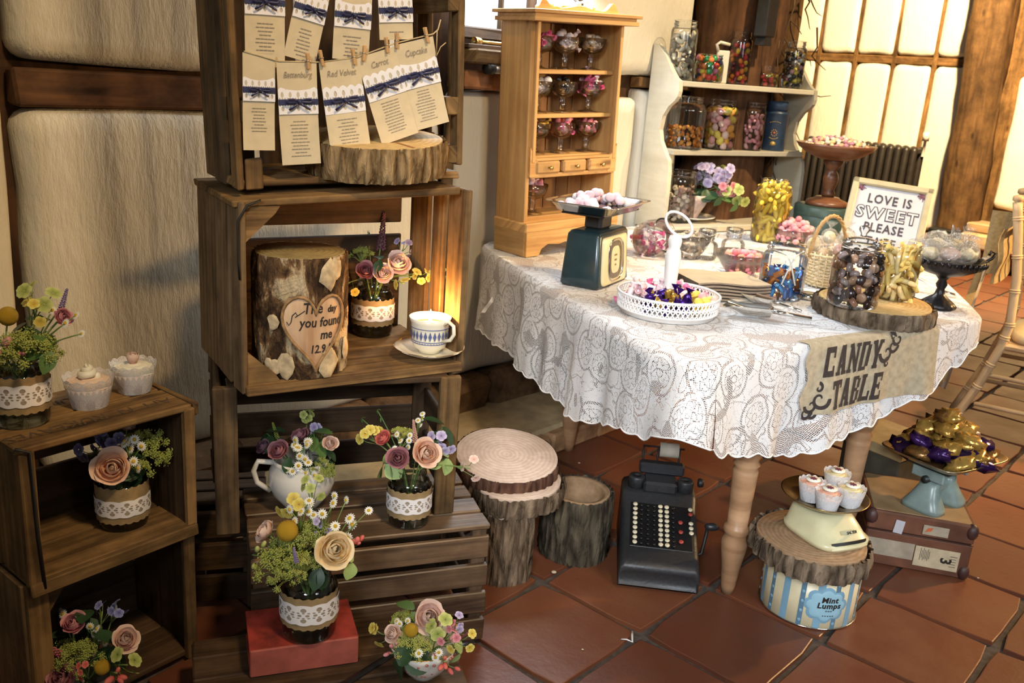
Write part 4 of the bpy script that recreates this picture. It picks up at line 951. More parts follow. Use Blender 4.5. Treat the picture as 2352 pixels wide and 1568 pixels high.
# jar inside the tea crate
v2 = burlap_vase(at(285, 1198, .302), 'inside the brown crate with stencilled lettering', .044, .108, .018, .07, lz=.048, lh=.03)
bouquet(v2, .03, .108, .01, 'in the jar inside the stencilled crate', [
 ('rose', 258, 1075, .045, .040, 'peach', 'big open peach rose'), ('umbel', 355, 1035, .0, .043, 'g', 'wide green umbel', 0, (.75, -.4, .35)), ('lime_umbel', 330, 1003, -.02, .03, 'g', 'smaller lime umbel'), ('rose', 292, 978, -.02, .018, 'blush', 'small shadowed blush rose'),
 ('blossom_spray', 208, 1028, -.01, .019, 'blue', 'blue delphinium spray', 8), ('blossom_spray', 248, 1000, -.02, .018, 'blue', 'upper blue delphinium spray', 7),
 ('daisy_sprig', 300, 1030, .03, .010, 'w', 'cluster of daisies above the rose', 7), ('daisy_sprig', 318, 1075, .04, .010, 'w', 'single daisy right of the rose', 2), ('leaf_sprig', 330, 1090, .0, .045, 'd', 'dark leaf sprig', 5), ('leaf_sprig', 230, 1050, -.01, .04, 'd', 'dark leaves behind the rose', 4)])
# shadowed posy in the bottom-left crate
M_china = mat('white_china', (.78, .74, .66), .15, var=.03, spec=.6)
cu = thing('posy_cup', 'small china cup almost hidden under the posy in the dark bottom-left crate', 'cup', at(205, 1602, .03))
MB().lathe([(0, 0), (.025, 0), (.028, .006), (.045, .03), (.05, .06), (.048, .06), (.04, .03), (0, .01)], 28).build('bowl', mat('dim_china', (.30, .26, .2), .3), cu)  # white china darkened in its colour to sit in the crate's shade
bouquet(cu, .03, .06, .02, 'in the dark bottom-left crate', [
 ('rose', 168, 1432, .03, .025, 'pink', 'deep pink rose'), ('rose', 288, 1468, .03, .028, 'blush', 'large blush rose'), ('rose', 140, 1558, .05, .028, 'mauve', 'dusky rose cut by the frame'), ('umbel', 185, 1500, .04, .04, 'g', 'green umbel'), ('umbel', 150, 1490, .02, .032, 'g', 'left green umbel'),
 ('flower_spike', 122, 1492, .05, .030, 'pink', 'drooping pink veronica spike', 0, (-.4, -.3, .6)), ('craspedia', 235, 1532, .05, .013, 'y'), ('blossom_spray', 235, 1402, 0, .014, 'blue', 'blue blossom spray', 5), ('blossom_spray', 265, 1398, 0, .014, 'blue', 'right blue blossom spray', 5),
 ('blossom_spray', 195, 1535, .06, .010, 'coral', 'small coral blossoms', 4), ('blossom_spray', 295, 1525, .05, .022, 'lime', 'lime hellebore spray', 4), ('bud_spray', 270, 1545, .05, .013, 'coral', 'coral buds', 4), ('daisy_sprig', 215, 1455, .02, .008, 'w', 'pale daisy cluster', 6), ('daisy_sprig', 140, 1405, .0, .009, 'w', 'dim daisy cluster', 3),
 ('leaf_sprig', 265, 1475, .02, .045, 'd', 'dark leaves by the blush rose', 5), ('leaf_sprig', 110, 1460, .0, .045, 'd', 'dark leaves at the left', 5), ('leaf_sprig', 200, 1400, .0, .045, 'd', 'dark leaves at the back', 5)])
# jug in the open crate
ju = thing('china_jug', 'round cream china jug full of flowers in the open crate', 'jug', at(693, 1155, .278))
MB().lathe([(0, 0), (.036, 0), (.04, .006), (.058, .028), (.066, .052), (.064, .076), (.056, .094), (.058, .104), (.055, .103), (.052, .094), (.06, .07), (.05, .02), (0, .01)], 36).build('body', M_china, ju)
ja = math.radians(200)
MB().tube([V((cos(ja) * r_, sin(ja) * r_, z_)) for r_, z_ in ((.055, .095), (.085, .1), (.094, .08), (.088, .055), (.062, .034))], .0058, 8).build('handle', M_china, ju)
bouquet(ju, .05, .1, .03, 'in the cream jug', [
 ('rose', 640, 1035, .04, .025, 'mauve', 'mauve rose at the left'), ('rose', 605, 1025, .01, .02, 'dusk', 'dusky rose at the far left'), ('rose', 690, 1000, .0, .024, 'mauve', 'mauve rose at the back'), ('rose', 758, 1018, .02, .019, 'blush', 'blush rose at the right'),
 ('daisy_sprig', 685, 1028, .05, .0095, 'w', 'cluster of daisies in the middle', 8), ('daisy_sprig', 708, 1062, .06, .0095, 'w', 'lower cluster of daisies', 6), ('daisy_sprig', 672, 1082, .06, .009, 'w', 'lowest daisies over the rim', 2), ('umbel', 748, 1078, .04, .026, 'g', 'small umbel drooping over the rim'),
 ('blossom_spray', 705, 955, -.02, .014, 'lime', 'pale lime spray at the top', 5), ('blossom_spray', 742, 985, -.01, .016, 'lilac', 'lilac blossoms at the back', 5), ('leaf_sprig', 720, 990, .02, .045, 'g', 'green leaves at the back', 6), ('leaf_sprig', 610, 990, 0, .045, 'd', 'dark leaves at the left', 6), ('leaf_sprig', 770, 1060, .01, .045, 'd', 'dark leaves at the right', 6), ('leaf_sprig', 660, 1090, .05, .04, 'd', 'dark leaves over the rim', 5), ('flower_spike', 635, 1000, 0, .026, 'lime', 'lime flower spike')])
# jar on the bench slats
v3 = burlap_vase(at(938, 1196, .2725), 'on the slats in front of the pale post', .0415, .118, .024, .058, lh=.03)
bouquet(v3, .03, .118, .01, 'in the jar on the bench slats', [
 ('rose', 915, 1052, .04, .027, 'mauve', 'mauve rose'), ('rose', 978, 1040, .045, .034, 'peach', 'large peach rose'), ('rose', 880, 1006, .01, .02, 'coral', 'coral rose'), ('blossom_spray', 850, 1005, 0, .018, 'yellow', 'yellow freesia spray', 5),
 ('lime_umbel', 920, 990, 0, .024, 'g', 'lime umbel at the back'), ('daisy_sprig', 920, 1012, .02, .007, 'w', 'tiny daisies', 6), ('daisy_sprig', 960, 965, 0, .007, 'w', 'daisies at the top', 4), ('blossom_spray', 1012, 1005, .02, .018, 'lilac', 'lilac delphinium spray', 8), ('flower_spike', 952, 992, .02, .024, 'blush', 'brown seed spike'),
 ('leaf_sprig', 1020, 975, .0, .045, 'd', 'dark leaf pointing right', 4), ('leaf_sprig', 880, 1060, .03, .04, 'w', 'round green leaves at the left', 5), ('leaf_sprig', 1030, 1050, .02, .035, 'w', 'round green leaves at the right', 4), ('leaf_sprig', 866, 940, -.01, .012, 'n', 'thin curling stem at the left', 4), ('leaf_sprig', 830, 960, -.01, .012, 'n', 'thin curling stem farther left', 4),
 ('blossom_spray', 1082, 1075, .05, .016, 'blush', 'hanging pink and green hellebore bud', 3)])
# jar in the candle crate
v4 = burlap_vase(at(855, 764, .589), 'in the candle crate beside the engraved log', .0425, .118, .026, .056, lh=.03)
bouquet(v4, .03, .118, .01, 'in the jar inside the candle crate', [
 ('rose', 915, 605, .03, .032, 'blush', 'open blush rose'), ('rose', 880, 628, .045, .026, 'blush', 'lower blush rose'), ('rose', 840, 620, .03, .024, 'pink', 'deep pink rose'), ('umbel', 828, 578, -.01, .028, 'g', 'dark green umbel'), ('leaf_sprig', 875, 595, .05, .03, 'd', 'dark leaves among the roses', 6),
 ('blossom_spray', 795, 650, .03, .016, 'yellow', 'yellow freesia at the left', 4), ('blossom_spray', 930, 650, .05, .018, 'yellow', 'pale yellow freesia drooping', 4), ('blossom_spray', 965, 635, .03, .015, 'yellow', 'yellow freesia at the right', 4), ('bud_spray', 1005, 632, .02, .013, 'lime', 'green buds at the far right', 4), ('flower_spike', 878, 535, -.02, .04, 'dusk', 'tall dark flower spike'), ('blossom_spray', 930, 570, -.02, .014, 'lilac', 'lilac spray at the back', 5), ('leaf_sprig', 845, 530, -.03, .012, 'n', 'thin seed stem', 4)])
# candle in a teacup
M_bluep = mat('blue_transfer_print', (.10, .12, .26), .3, var=.3, scale=200); M_bone = mat('bone_china', (.80, .74, .58), .15, var=.03, spec=.6); M_gilt = mat('gilt', (.65, .42, .14), .25, 1)
cz = .592; cl = at(985, 814, cz)
sa = thing('saucer', 'bone china saucer at the crate edge under the candle cup', 'saucer', cl); MB().lathe([(0, .004), (.03, .003), (.034, 0), (.036, .003), (.055, .009), (.0705, .017), (.071, .0185), (.055, .0125), (.034, .007), (0, .006)], 44, None, True, lambda a, z: 1 + .012 * sin(a * 8) * (z > .012)).build('dish', M_bone, sa); MB().tube([(.0708 * cos(k * .1571), .0708 * sin(k * .1571), .0182) for k in range(40)], .0007, 5, closed=True).build('gilt_rim', M_gilt, sa)
tc = thing('candle_cup', 'teacup with blue printed bands holding a lit candle', 'teacup', cl + V((0, 0, .0075)))
MB().lathe([(0, .002), (.022, 0), (.024, .006), (.033, .012), (.036, .03), (.0385, .062), (.0425, .072), (.041, .072), (.036, .058), (.033, .014), (0, .008)], 40).build('cup', M_bone, tc)
ca = math.radians(-38)
MB().tube([V((cos(ca) * r_, sin(ca) * r_, z_)) for r_, z_ in ((.038, .064), (.05, .072), (.063, .066), (.065, .05), (.056, .036), (.037, .03))], .0038, 8).build('handle', M_bone, tc)
MB().lathe([(0, .056), (.036, .056), (.0375, .0575), (.0, .0575)], 32).build('wax', mat('candle_wax', (.86, .76, .52), .4, Subsurface_Weight=.4), tc)
mb = MB()
for k in range(26):
    a_ = k * 2 * pi / 26; rr = .0385
    mb.add([(rr * cos(a_ + d_ / rr), rr * sin(a_ + d_ / rr), z_) for d_, z_ in ((0, .030), (.0036, .040), (0, .050), (-.0036, .040))], [(0, 1, 2, 3)])
for z_, q_ in ((.022, .0365), (.0265, .0368), (.053, .0395)): mb.lathe([(q_, z_), (q_, z_ + .0016)], 40)
for k in range(40): a_ = k * 2 * pi / 40; mb.add([(.0372 * cos(a_ + d_), .0372 * sin(a_ + d_), z_) for d_, z_ in ((0, .0238), (.05, .0238), (.02, .0264))], [(0, 1, 2)])
mb.build('printed_band', M_bluep, tc)
fl_ = NT('candle_flame'); em = fl_.n('ShaderNodeEmission'); em.inputs[0].default_value = (1, .62, .22, 1); em.inputs[1].default_value = 22
MB().lathe([(0, 0), (.003, .002), (.0045, .008), (.0035, .015), (.0015, .022), (0, .026)], 12, T(0, 0, .062)).build('flame', fl_.done(em.outputs[0]), tc); MB().tube([(0, 0, .057), (0, 0, .066)], .0008, 5).build('wick', M_black, tc)
lamp('candle_light', 'POINT', cl + V((0, 0, .09)), cl, 3.2, (1, .50, .16), shadow_soft_size=.008)
# red book with its jar
bk = thing('red_book', 'thick worn red cloth book lying on the low trunk', 'book', at(575, 1555, .1015), math.radians(20))
M_red = mat('worn_red_cloth', (.27, .030, .018), .75, var=.6, scale=26, bump=.25); M_redb = mat('faded_red_spine', (.36, .085, .06), .8, var=.2, scale=30); M_page = mat('aged_pages', (.50, .40, .25), .9)
MB().box((.094, .0, .027), (.189, .006, .054), b=.002).build('spine', M_redb, bk); MB().box((.094, .062, .052), (.19, .124, .004), b=.001).build('front_cover', M_red, bk); MB().box((.094, .062, .002), (.19, .124, .004), b=.001).build('back_cover', M_red, bk); MB().box((.094, .06, .027), (.180, .114, .046), b=.001).build('page_block', M_page, bk)
v5 = burlap_vase(at(710, 1448, .1555), 'on the red book', .0485, .128, .034, .062, lh=.036)
bouquet(v5, .034, .128, .01, 'in the jar on the red book', [
 ('rose', 768, 1262, .05, .040, 'cream', 'big creamy yellow rose'), ('umbel', 640, 1275, .03, .052, 'g', 'large green umbel at the left'), ('umbel', 690, 1225, .0, .048, 'g', 'large green umbel in the middle'), ('umbel', 650, 1310, .05, .034, 'g', 'low green umbel'), ('lime_umbel', 700, 1290, .05, .028, 'g', 'bright lime umbel'), ('umbel', 725, 1215, .0, .036, 'g', 'green umbel behind the rose'),
 ('rose', 610, 1222, .0, .027, 'blush', 'pink rose bud at the left', 0, (-.6, -.3, .6)), ('craspedia', 660, 1219, .04, .0185, 'y'), ('flower_spike', 678, 1275, .08, .019, 'lilac', 'lavender spike'), ('blossom_spray', 672, 1150, -.01, .02, 'yellow', 'pale yellow spray at the top', 6), ('blossom_spray', 718, 1125, -.02, .015, 'lime', 'lime spray at the top', 5), ('blossom_spray', 742, 1205, .0, .012, 'lilac', 'lilac blossoms by the rose', 5),
 ('daisy_sprig', 692, 1175, .02, .0095, 'w', 'daisies under the yellow spray', 4), ('daisy_sprig', 712, 1155, .0, .009, 'w', 'daisies near the top', 3), ('daisy_sprig', 740, 1180, .02, .010, 'w', 'pair of daisies in the middle', 2), ('daisy_sprig', 770, 1208, .03, .010, 'w', 'daisy just above the cream rose', 2), ('daisy_sprig', 803, 1190, .02, .011, 'w', 'large daisy right of the middle', 2), ('daisy_sprig', 768, 1138, .0, .0085, 'w', 'long-stemmed daisy seen edge on', 1, (.3, .2, .9)), ('daisy_sprig', 795, 1148, .0, .0085, 'w', 'second long-stemmed daisy', 1, (.3, .2, .9)), ('daisy_sprig', 847, 1172, .02, .0085, 'w', 'daisy reaching farthest right', 1, (.5, .1, .7)),
 ('bud_spray', 825, 1240, .02, .010, 'coral', 'coral bud spray at the right', 7), ('bud_spray', 578, 1273, .02, .010, 'lime', 'single round green bud at the left', 3), ('leaf_sprig', 735, 1300, .03, .04, 'd', 'dark leaves under the rose', 5), ('leaf_sprig', 810, 1290, .03, .03, 'w', 'pale petal-like leaf', 3)])
# flowery teacup at the bottom edge
tcp = at(972, 1545, .1015)
t2 = thing('flowery_teacup', 'flower-printed china teacup with a posy at the bottom edge of the picture', 'teacup', tcp)
MB().lathe([(0, 0), (.024, 0), (.026, .006), (.038, .016), (.05, .035), (.058, .056), (.061, .068), (.059, .068), (.054, .052), (.045, .03), (.03, .012), (0, .008)], 40, None, True, lambda a, z: 1 + .025 * sin(a * 6) * (z / .068)).build('cup', M_china, t2)
MB().tube([(.0605 * (1 + .025 * sin(k * .1571 * 6)) * cos(k * .1571), .0605 * (1 + .025 * sin(k * .1571 * 6)) * sin(k * .1571), .068) for k in range(40)], .0008, 5, closed=True).build('gilt_rim', M_gilt, t2)
mb = MB()
for k in range(34):
    a_ = R.uniform(3.2, 6.2); z_ = R.uniform(.025, .06); rr = .030 + (z_ - .01) * .52 + .0045
    mb.ball((rr * cos(a_), rr * sin(a_), z_), (.0028, .0028, .0028), 6, 4)
mb.build('printed_flowers', mat('rose_print', (.45, .16, .12), .4, var=.5, scale=150), t2)
bouquet(t2, .045, .066, .02, 'in the flowery teacup', [
 ('rose', 985, 1415, .03, .034, 'blush', 'dusty pink rose'), ('lime_umbel', 950, 1478, .05, .034, 'g', 'lime umbel'), ('craspedia', 944, 1447, .05, .0125, 'y'), ('blossom_spray', 1005, 1452, .05, .022, 'lime', 'lime hellebore', 4), ('rose', 902, 1455, .03, .019, 'blush', 'small rose at the left'), ('blossom_spray', 880, 1455, .02, .016, 'yellow', 'yellow freesia at the left', 4),
 ('blossom_spray', 1045, 1430, .02, .013, 'lilac', 'lilac blossoms', 5), ('blossom_spray', 1052, 1445, .04, .012, 'pink', 'pink wax flowers', 6), ('blossom_spray', 1030, 1465, .05, .013, 'pink', 'lower pink wax flowers', 5), ('blossom_spray', 1060, 1470, .04, .014, 'yellow', 'cream freesia at the right', 4), ('daisy_sprig', 962, 1500, .07, .0085, 'w', 'daisy hanging at the front', 1), ('daisy_sprig', 1008, 1498, .07, .008, 'w', 'second daisy at the front', 2), ('daisy_sprig', 918, 1432, .03, .007, 'w', 'daisies at the upper left', 3),
 ('bud_spray', 1025, 1520, .06, .010, 'coral', 'coral buds over the rim', 7), ('bud_spray', 905, 1490, .04, .009, 'pink', 'pink buds at the left', 5), ('leaf_sprig', 950, 1400, 0, .04, 'g', 'green leaves at the top', 6), ('leaf_sprig', 920, 1530, .06, .05, 'd', 'dark leaves over the rim', 6), ('leaf_sprig', 1060, 1500, .02, .035, 'p', 'pale leaf at the right', 3), ('umbel', 930, 1420, 0, .028, 'g', 'feathery umbel at the top')])
# ------------------------------------------------------------------ candy table
ZT = .62
def loft(mb, rings, M=None, cap=True, smooth=True):
    N = len(rings[0]); vs = [p for r in rings for p in r]
    fs = [[i * N + k, i * N + (k + 1) % N, (i + 1) * N + (k + 1) % N, (i + 1) * N + k] for i in range(len(rings) - 1) for k in range(N)]
    if cap: fs += [list(range(N))[::-1], [(len(rings) - 1) * N + k for k in range(N)]]
    return mb.add(vs, fs, None, smooth, M)
def srect(a, b, z, n=32, p=.35, cx_=0, cy_=0):
    o = []
    for k in range(n):
        t = 2 * pi * k / n; c, s = cos(t), sin(t); o.append((cx_ + a * math.copysign(abs(c) ** p, c), cy_ + b * math.copysign(abs(s) ** p, s), z))
    return o
def place(px, py, z=ZT + .002): return at(px, py, z)
TP = [V(q) for q in ((.337, 1.683), (.655, 1.93), (1.05, 2.185), (1.205, 2.29), (1.262, 2.52), (1.46, 3.45), (1.36, 3.98), (.74, 3.72), (-.085, 2.90), (-.112, 2.80))]
def chaikin(P, n=2, q=.12):
    for _ in range(n): P = [x for i in range(len(P)) for x in (P[i].lerp(P[(i + 1) % len(P)], q), P[i].lerp(P[(i + 1) % len(P)], 1 - q))]
    return P
TB = chaikin(TP); cum = [0.0]
for i in range(len(TB)): cum.append(cum[-1] + (TB[(i + 1) % len(TB)] - TB[i]).length)
PER = cum[-1]
def edge(s):
    s %= PER; i = 0
    while cum[i + 1] < s: i += 1
    return TB[i].lerp(TB[(i + 1) % len(TB)], (s - cum[i]) / max(1e-9, cum[i + 1] - cum[i]))
def enorm(s):
    t = edge(s + .035) - edge(s - .035); return V((t.y, -t.x)).normalized()
def s_of(p): return min((k * PER / 2000 for k in range(2000)), key=lambda s: (edge(s) - V((p.x, p.y))).length)
HT = sorted([(s_of(at(x, y, ZT)), L) for x, y, L in ((1150, 580, .25), (1350, 710, .265), (1500, 800, .20), (1590, 838, .15), (1650, 824, .20), (1720, 810, .225), (1830, 783, .262), (1930, 770, .245), (2000, 762, .228), (2130, 748, .175), (2200, 738, .12), (2270, 742, .075), (2250, 715, .06))])
HT = [(HT[-1][0] - PER, HT[-1][1])] + HT + [(HT[0][0] + PER, HT[0][1])]
SB = s_of(V((.7, 3.72))); 
def hang(s):
    s %= PER
    for (a, x), (b, y) in zip(HT, HT[1:]):
        if a <= s <= b: f = (s - a) / (b - a); f = f * f * (3 - 2 * f); return x + (y - x) * f
    return .2
SA = s_of(V((.337, 1.683)))
def drop(s, d):
    """cloth surface: d metres of cloth past the table edge at boundary position s"""
    b, n = edge(s), enorm(s); fold = math.exp(-((s - SA + PER / 2) % PER - PER / 2) ** 2 / .0016)
    if d <= 0: q = b + n * (d + .004); return V((q.x, q.y, ZT))
    rp = (sin(s * 34 + 1.3) * .5 + sin(s * 19) * .6 + sin(s * 71) * .25) * min(1, d / .2) ** 1.3
    r = .006 + .05 * d + .015 * rp + fold * .035 * min(1, d / .12) + .006 * min(1, d / .01)
    q = b + n * r; return V((q.x, q.y, ZT - max(0, d - .004)))
tb = thing('dining_table', 'wooden table with turned legs under the lace cloth', 'table', (.6, 2.6, 0))
inv = T(*(-tb.location))
MB().prism([(p.x, p.y) for p in chaikin([q + (V((.62, 2.6)) - q).normalized() * .012 for q in TP])], ZT - .028, ZT - .004, inv).build('tabletop', W_leg, tb)
LEGP = [(0, 0), (.014, .0), (.017, .02), (.023, .075), (.030, .12), (.031, .14), (.025, .152), (.027, .158), (.031, .166), (.029, .176), (.024, .182), (.026, .24), (.0285, .30), (.029, .318), (.025, .326), (.031, .334), (.025, .343), (.028, .35), (.036, .37), (.038, .39), (.033, .41), (.026, .42), (.026, .43), (.034, .435), (.034, .44)]
for x, y in ((.553, 1.908), (.895, 2.148), (.205, 2.69), (1.2, 3.5), (.62, 3.45)):
    MB().lathe(LEGP, 24, inv @ T(x, y, 0)).build('leg', W_leg, tb); MB().box((x, y, .52), (.05, .05, .17), inv).build('leg_block', W_leg, tb)
for a, b in (((.553, 1.908), (.895, 2.148)), ((.553, 1.908), (.205, 2.69)), ((.895, 2.148), (1.2, 3.5))):
    a, b = V((*a, 0)), V((*b, 0)); x = (b - a).normalized(); MB().box(((b - a).length / 2, 0, .55), ((b - a).length, .02, .09), inv @ frame(a, x, V((0, 0, 1)).cross(x), (0, 0, 1))).build('apron', W_leg, tb)
cl = MB(); NS = 700; DV = 16
def cf(u, v):
    s = u * PER; L = hang(s) + .0075 * (abs(sin(s * 58)) - .5); return drop(s, L * v)
def cuv(u, v):
    s = u * PER; q = edge(s) + enorm(s) * hang(s) * v; return (q.x, q.y)
cl.grid(cf, NS, DV, True, cuv)
top = [(q.x, q.y, ZT) for q in (edge(k * PER / NS) + enorm(k * PER / NS) * .004 for k in range(NS))]
cl.add(top, [list(range(NS))], [[(p[0], p[1]) for p in top]], False)
tag(cl.build('tablecloth', M_lace), 'white scalloped lace tablecloth spread over the candy table', 'tablecloth')
hem = MB(); hem.tube([drop(k * PER / NS, hang(k * PER / NS) + .0075 * (abs(sin(k * PER / NS * 58)) - .5)) for k in range(NS)], .0019, 5, closed=True)
o_ = hem.build('hem', mat('white_cotton', (.84, .83, .81), .9, var=.05)); o_.parent = bpy.data.objects['tablecloth']
# white ribbon end hanging at the back corner
rb = thing('white_ribbon', 'short white ribbon end hanging at the wall side of the lace cloth', 'ribbon', atd(1122, 700, 2.72))
MB().grid(lambda u, v: V(((u - .5) * .012 + .03 * (v - .5), .004 * sin(v * 7), .05 * (v - .5))), 2, 8).build('strip', mat('white_satin', (.85, .84, .82), .5), rb)
# banner
ban = thing('candy_banner', 'burlap banner lettered CANDY TABLE pinned to the front of the lace cloth', 'banner', drop(s_of(at(1960, 765, ZT)), .08))
s0, s1 = s_of(at(1826, 785, ZT)), s_of(at(2142, 748, ZT)); bi = T(*(-ban.location))
def bsurf(s, d, off): p = drop(s, d); n = enorm(s); return p + V((n.x, n.y, 0)) * (off + .004) + V((0, 0, off if d <= .004 else 0))
MB().grid(lambda u, v: bsurf(s0 + (s1 - s0) * u + .008 * sin(v * 14) * (u < .04) , -.03 + .195 * v, .003), 60, 20, True, lambda a, b: (a * (s1 - s0), b * .195), bi).build('cloth', M_burlap2, ban)
# slab-serif letters from strokes
def strokes(ch):
    V_, S_ = .30, .15
    q = {'C': [((.18, 0), (.18, 1), .30), ((.18, .90), (.85, .90), .2), ((.18, .10), (.85, .10), .2), ((.80, .62), (.80, 1), .14), ((.80, 0), (.80, .36), .14)],
         'A': [((.22, 0), (.45, 1), .22), ((.78, 0), (.52, 1), .30), ((.2, .3), (.8, .3), .12), ((0, .06), (.42, .06), .12), ((.55, .06), (1, .06), .12)],
         'N': [((.2, 0), (.2, 1), .2), ((.8, 0), (.8, 1), .2), ((.16, 1), (.84, 0), .26), ((0, .06), (.4, .06), .12), ((0, .94), (.3, .94), .12), ((.6, .94), (1, .94), .12)],
         'D': [((.22, 0), (.22, 1), .30), ((.05, .94), (.75, .94), .13), ((.05, .06), (.75, .06), .13), ((.80, .12), (.80, .88), .28)],
         'Y': [((.5, 0), (.5, .5), .28), ((.5, .45), (.2, 1), .28), ((.5, .45), (.8, 1), .22), ((0, .94), (.42, .94), .12), ((.6, .94), (1, .94), .12), ((.28, .06), (.72, .06), .12)],
         'T': [((.5, 0), (.5, 1), .32), ((.02, .92), (.98, .92), .17), ((.07, .72), (.07, 1), .14), ((.93, .72), (.93, 1), .14), ((.25, .06), (.75, .06), .12)],
         'B': [((.22, 0), (.22, 1), .30), ((.05, .94), (.7, .94), .13), ((.05, .06), (.75, .06), .13), ((.1, .51), (.7, .51), .12), ((.76, .56), (.76, .9), .24), ((.80, .1), (.80, .46), .26)],
         'L': [((.25, 0), (.25, 1), .32), ((.02, .94), (.5, .94), .12), ((.02, .08), (.95, .08), .16), ((.90, 0), (.90, .36), .14)],
         'E': [((.22, 0), (.22, 1), .30), ((.02, .92), (.92, .92), .16), ((.02, .08), (.95, .08), .16), ((.2, .51), (.65, .51), .13), ((.87, .68), (.87, 1), .13), ((.90, 0), (.90, .32), .13), ((.66, .38), (.66, .64), .12)]}
    return q[ch]
def word(w, x, y, wd, ht, sl, bend, mb):
    for ch in w:
        for (a, b, t) in strokes(ch):
            a, b = V(a), V(b); A, B = V((a.x * wd * .92, a.y * ht)), V((b.x * wd * .92, b.y * ht)); d = (B - A).normalized(); n = V((-d.y, d.x)) * t * wd * .5
            if abs(d.x) > .9: n = V((-d.y, d.x)) * t * ht * .5
            Q = 5; vs = []; fs = []
            for k in range(Q + 1):
                p = A.lerp(B, k / Q); vs += [bend(x + p.x + n.x + sl * (p.y), y + p.y + n.y), bend(x + p.x - n.x + sl * p.y, y + p.y - n.y)]
            fs = [[2 * k, 2 * k + 1, 2 * k + 3, 2 * k + 2] for k in range(Q)]
            mb.add(vs, fs)
        x += wd
bb = lambda x, y: bi @ bsurf(s0 + x, .165 - y, .0048)
M_let = mat('banner_black', (.035, .025, .022), .9, var=.3, scale=150)
mb = MB(); word('CANDY', .052, .086, .041, .068, .10, bb, mb); word('TABLE', .082, .008, .038, .066, .10, bb, mb); mb.build('lettering', M_let, ban)
def spiral(mb, cx_, cy_, r, a0, turns, w, sg=1):
    vs = []; n = 22
    for k in range(n + 1):
        f = k / n; a = a0 + sg * turns * 2 * pi * f; q = r * (1 - .85 * f); ww = w * (1 - .6 * f)
        vs += [bb(cx_ + (q + ww) * cos(a), cy_ + (q + ww) * sin(a)), bb(cx_ + (q - ww) * cos(a), cy_ + (q - ww) * sin(a))]
    mb.add(vs, [[2 * k, 2 * k + 1, 2 * k + 3, 2 * k + 2] for k in range(n)])
for (x, y, q) in ((.275, .120, 1), (.052, .036, -1)):
    mb = MB()
    spiral(mb, x, y, .026, pi * (1 if q > 0 else 0), .95, .0052, q); spiral(mb, x + .022 * q, y + .014 * q, .019, 0 if q > 0 else pi, .95, .0045, -q); spiral(mb, x + .006 * q, y - .026 * q, .012, pi / 2, .9, .004, q)
    spiral(mb, x + .036 * q, y + .030 * q, .018, pi if q > 0 else 0, .8, .0045, q); spiral(mb, x + .018 * q, y + .036 * q, .010, 0, 1, .004, q)
    mb.build('scrollwork', M_let, ban)
# ------------------------------------------------------------------ sweets
def re_name(me): return me.name.split('.')[0].replace('_', ' ')
def cyl(r, h, n=12, b=.2): return MB().lathe([(0, 0), (r * (1 - b), 0), (r, r * b), (r, h - r * b), (r * (1 - b), h), (0, h)], n, T(0, 0, -h / 2))
def bent(L, r, ang, n=9, w=7, taper=.6, flat=1):
    rr = L / ang; return MB().tube([V((rr * sin(ang * (k / n - .5)), 0, rr * (1 - cos(ang * (k / n - .5))))) for k in range(n + 1)], lambda t: r * (1 - taper * abs(2 * t - 1) ** 3), w, flat=flat)
def cword(c):
    r, g, b = c; m = max(c)
    if m < .06: return 'black' if b < r * 2 else 'purple'
    if min(c) > .6 * m: return 'white' if m > .45 else 'grey'
    if r == m and g > .62 * r: return 'yellow'
    if r == m and b > .33 * r: return 'pink'
    if r == m and r < .3: return 'brown'
    if r == m and g > .22 * r: return 'orange'
    return 'red' if r == m else 'green' if g == m else 'purple' if g < .3 * b else 'blue'
def sw(name, mb, col, rough=.45, **k):
    me = mb.mesh(name, mat('sweet_' + '%02x%02x%02x' % tuple(int(x * 255) for x in col), col, rough, var=.08, rnd=.1, **k)); me['w'] = cword(col); return me
def wrapm(name, mb, col):
    me = mb.mesh(name, mat('foil_%02x%02x%02x' % tuple(int(x * 255) for x in col), col, .22, .55, var=.2, scale=90, bump=.6)); me['w'] = cword(col) if col[1] > .1 and col[2] > .08 else ('purple' if col[2] > col[1] else 'gold'); return me
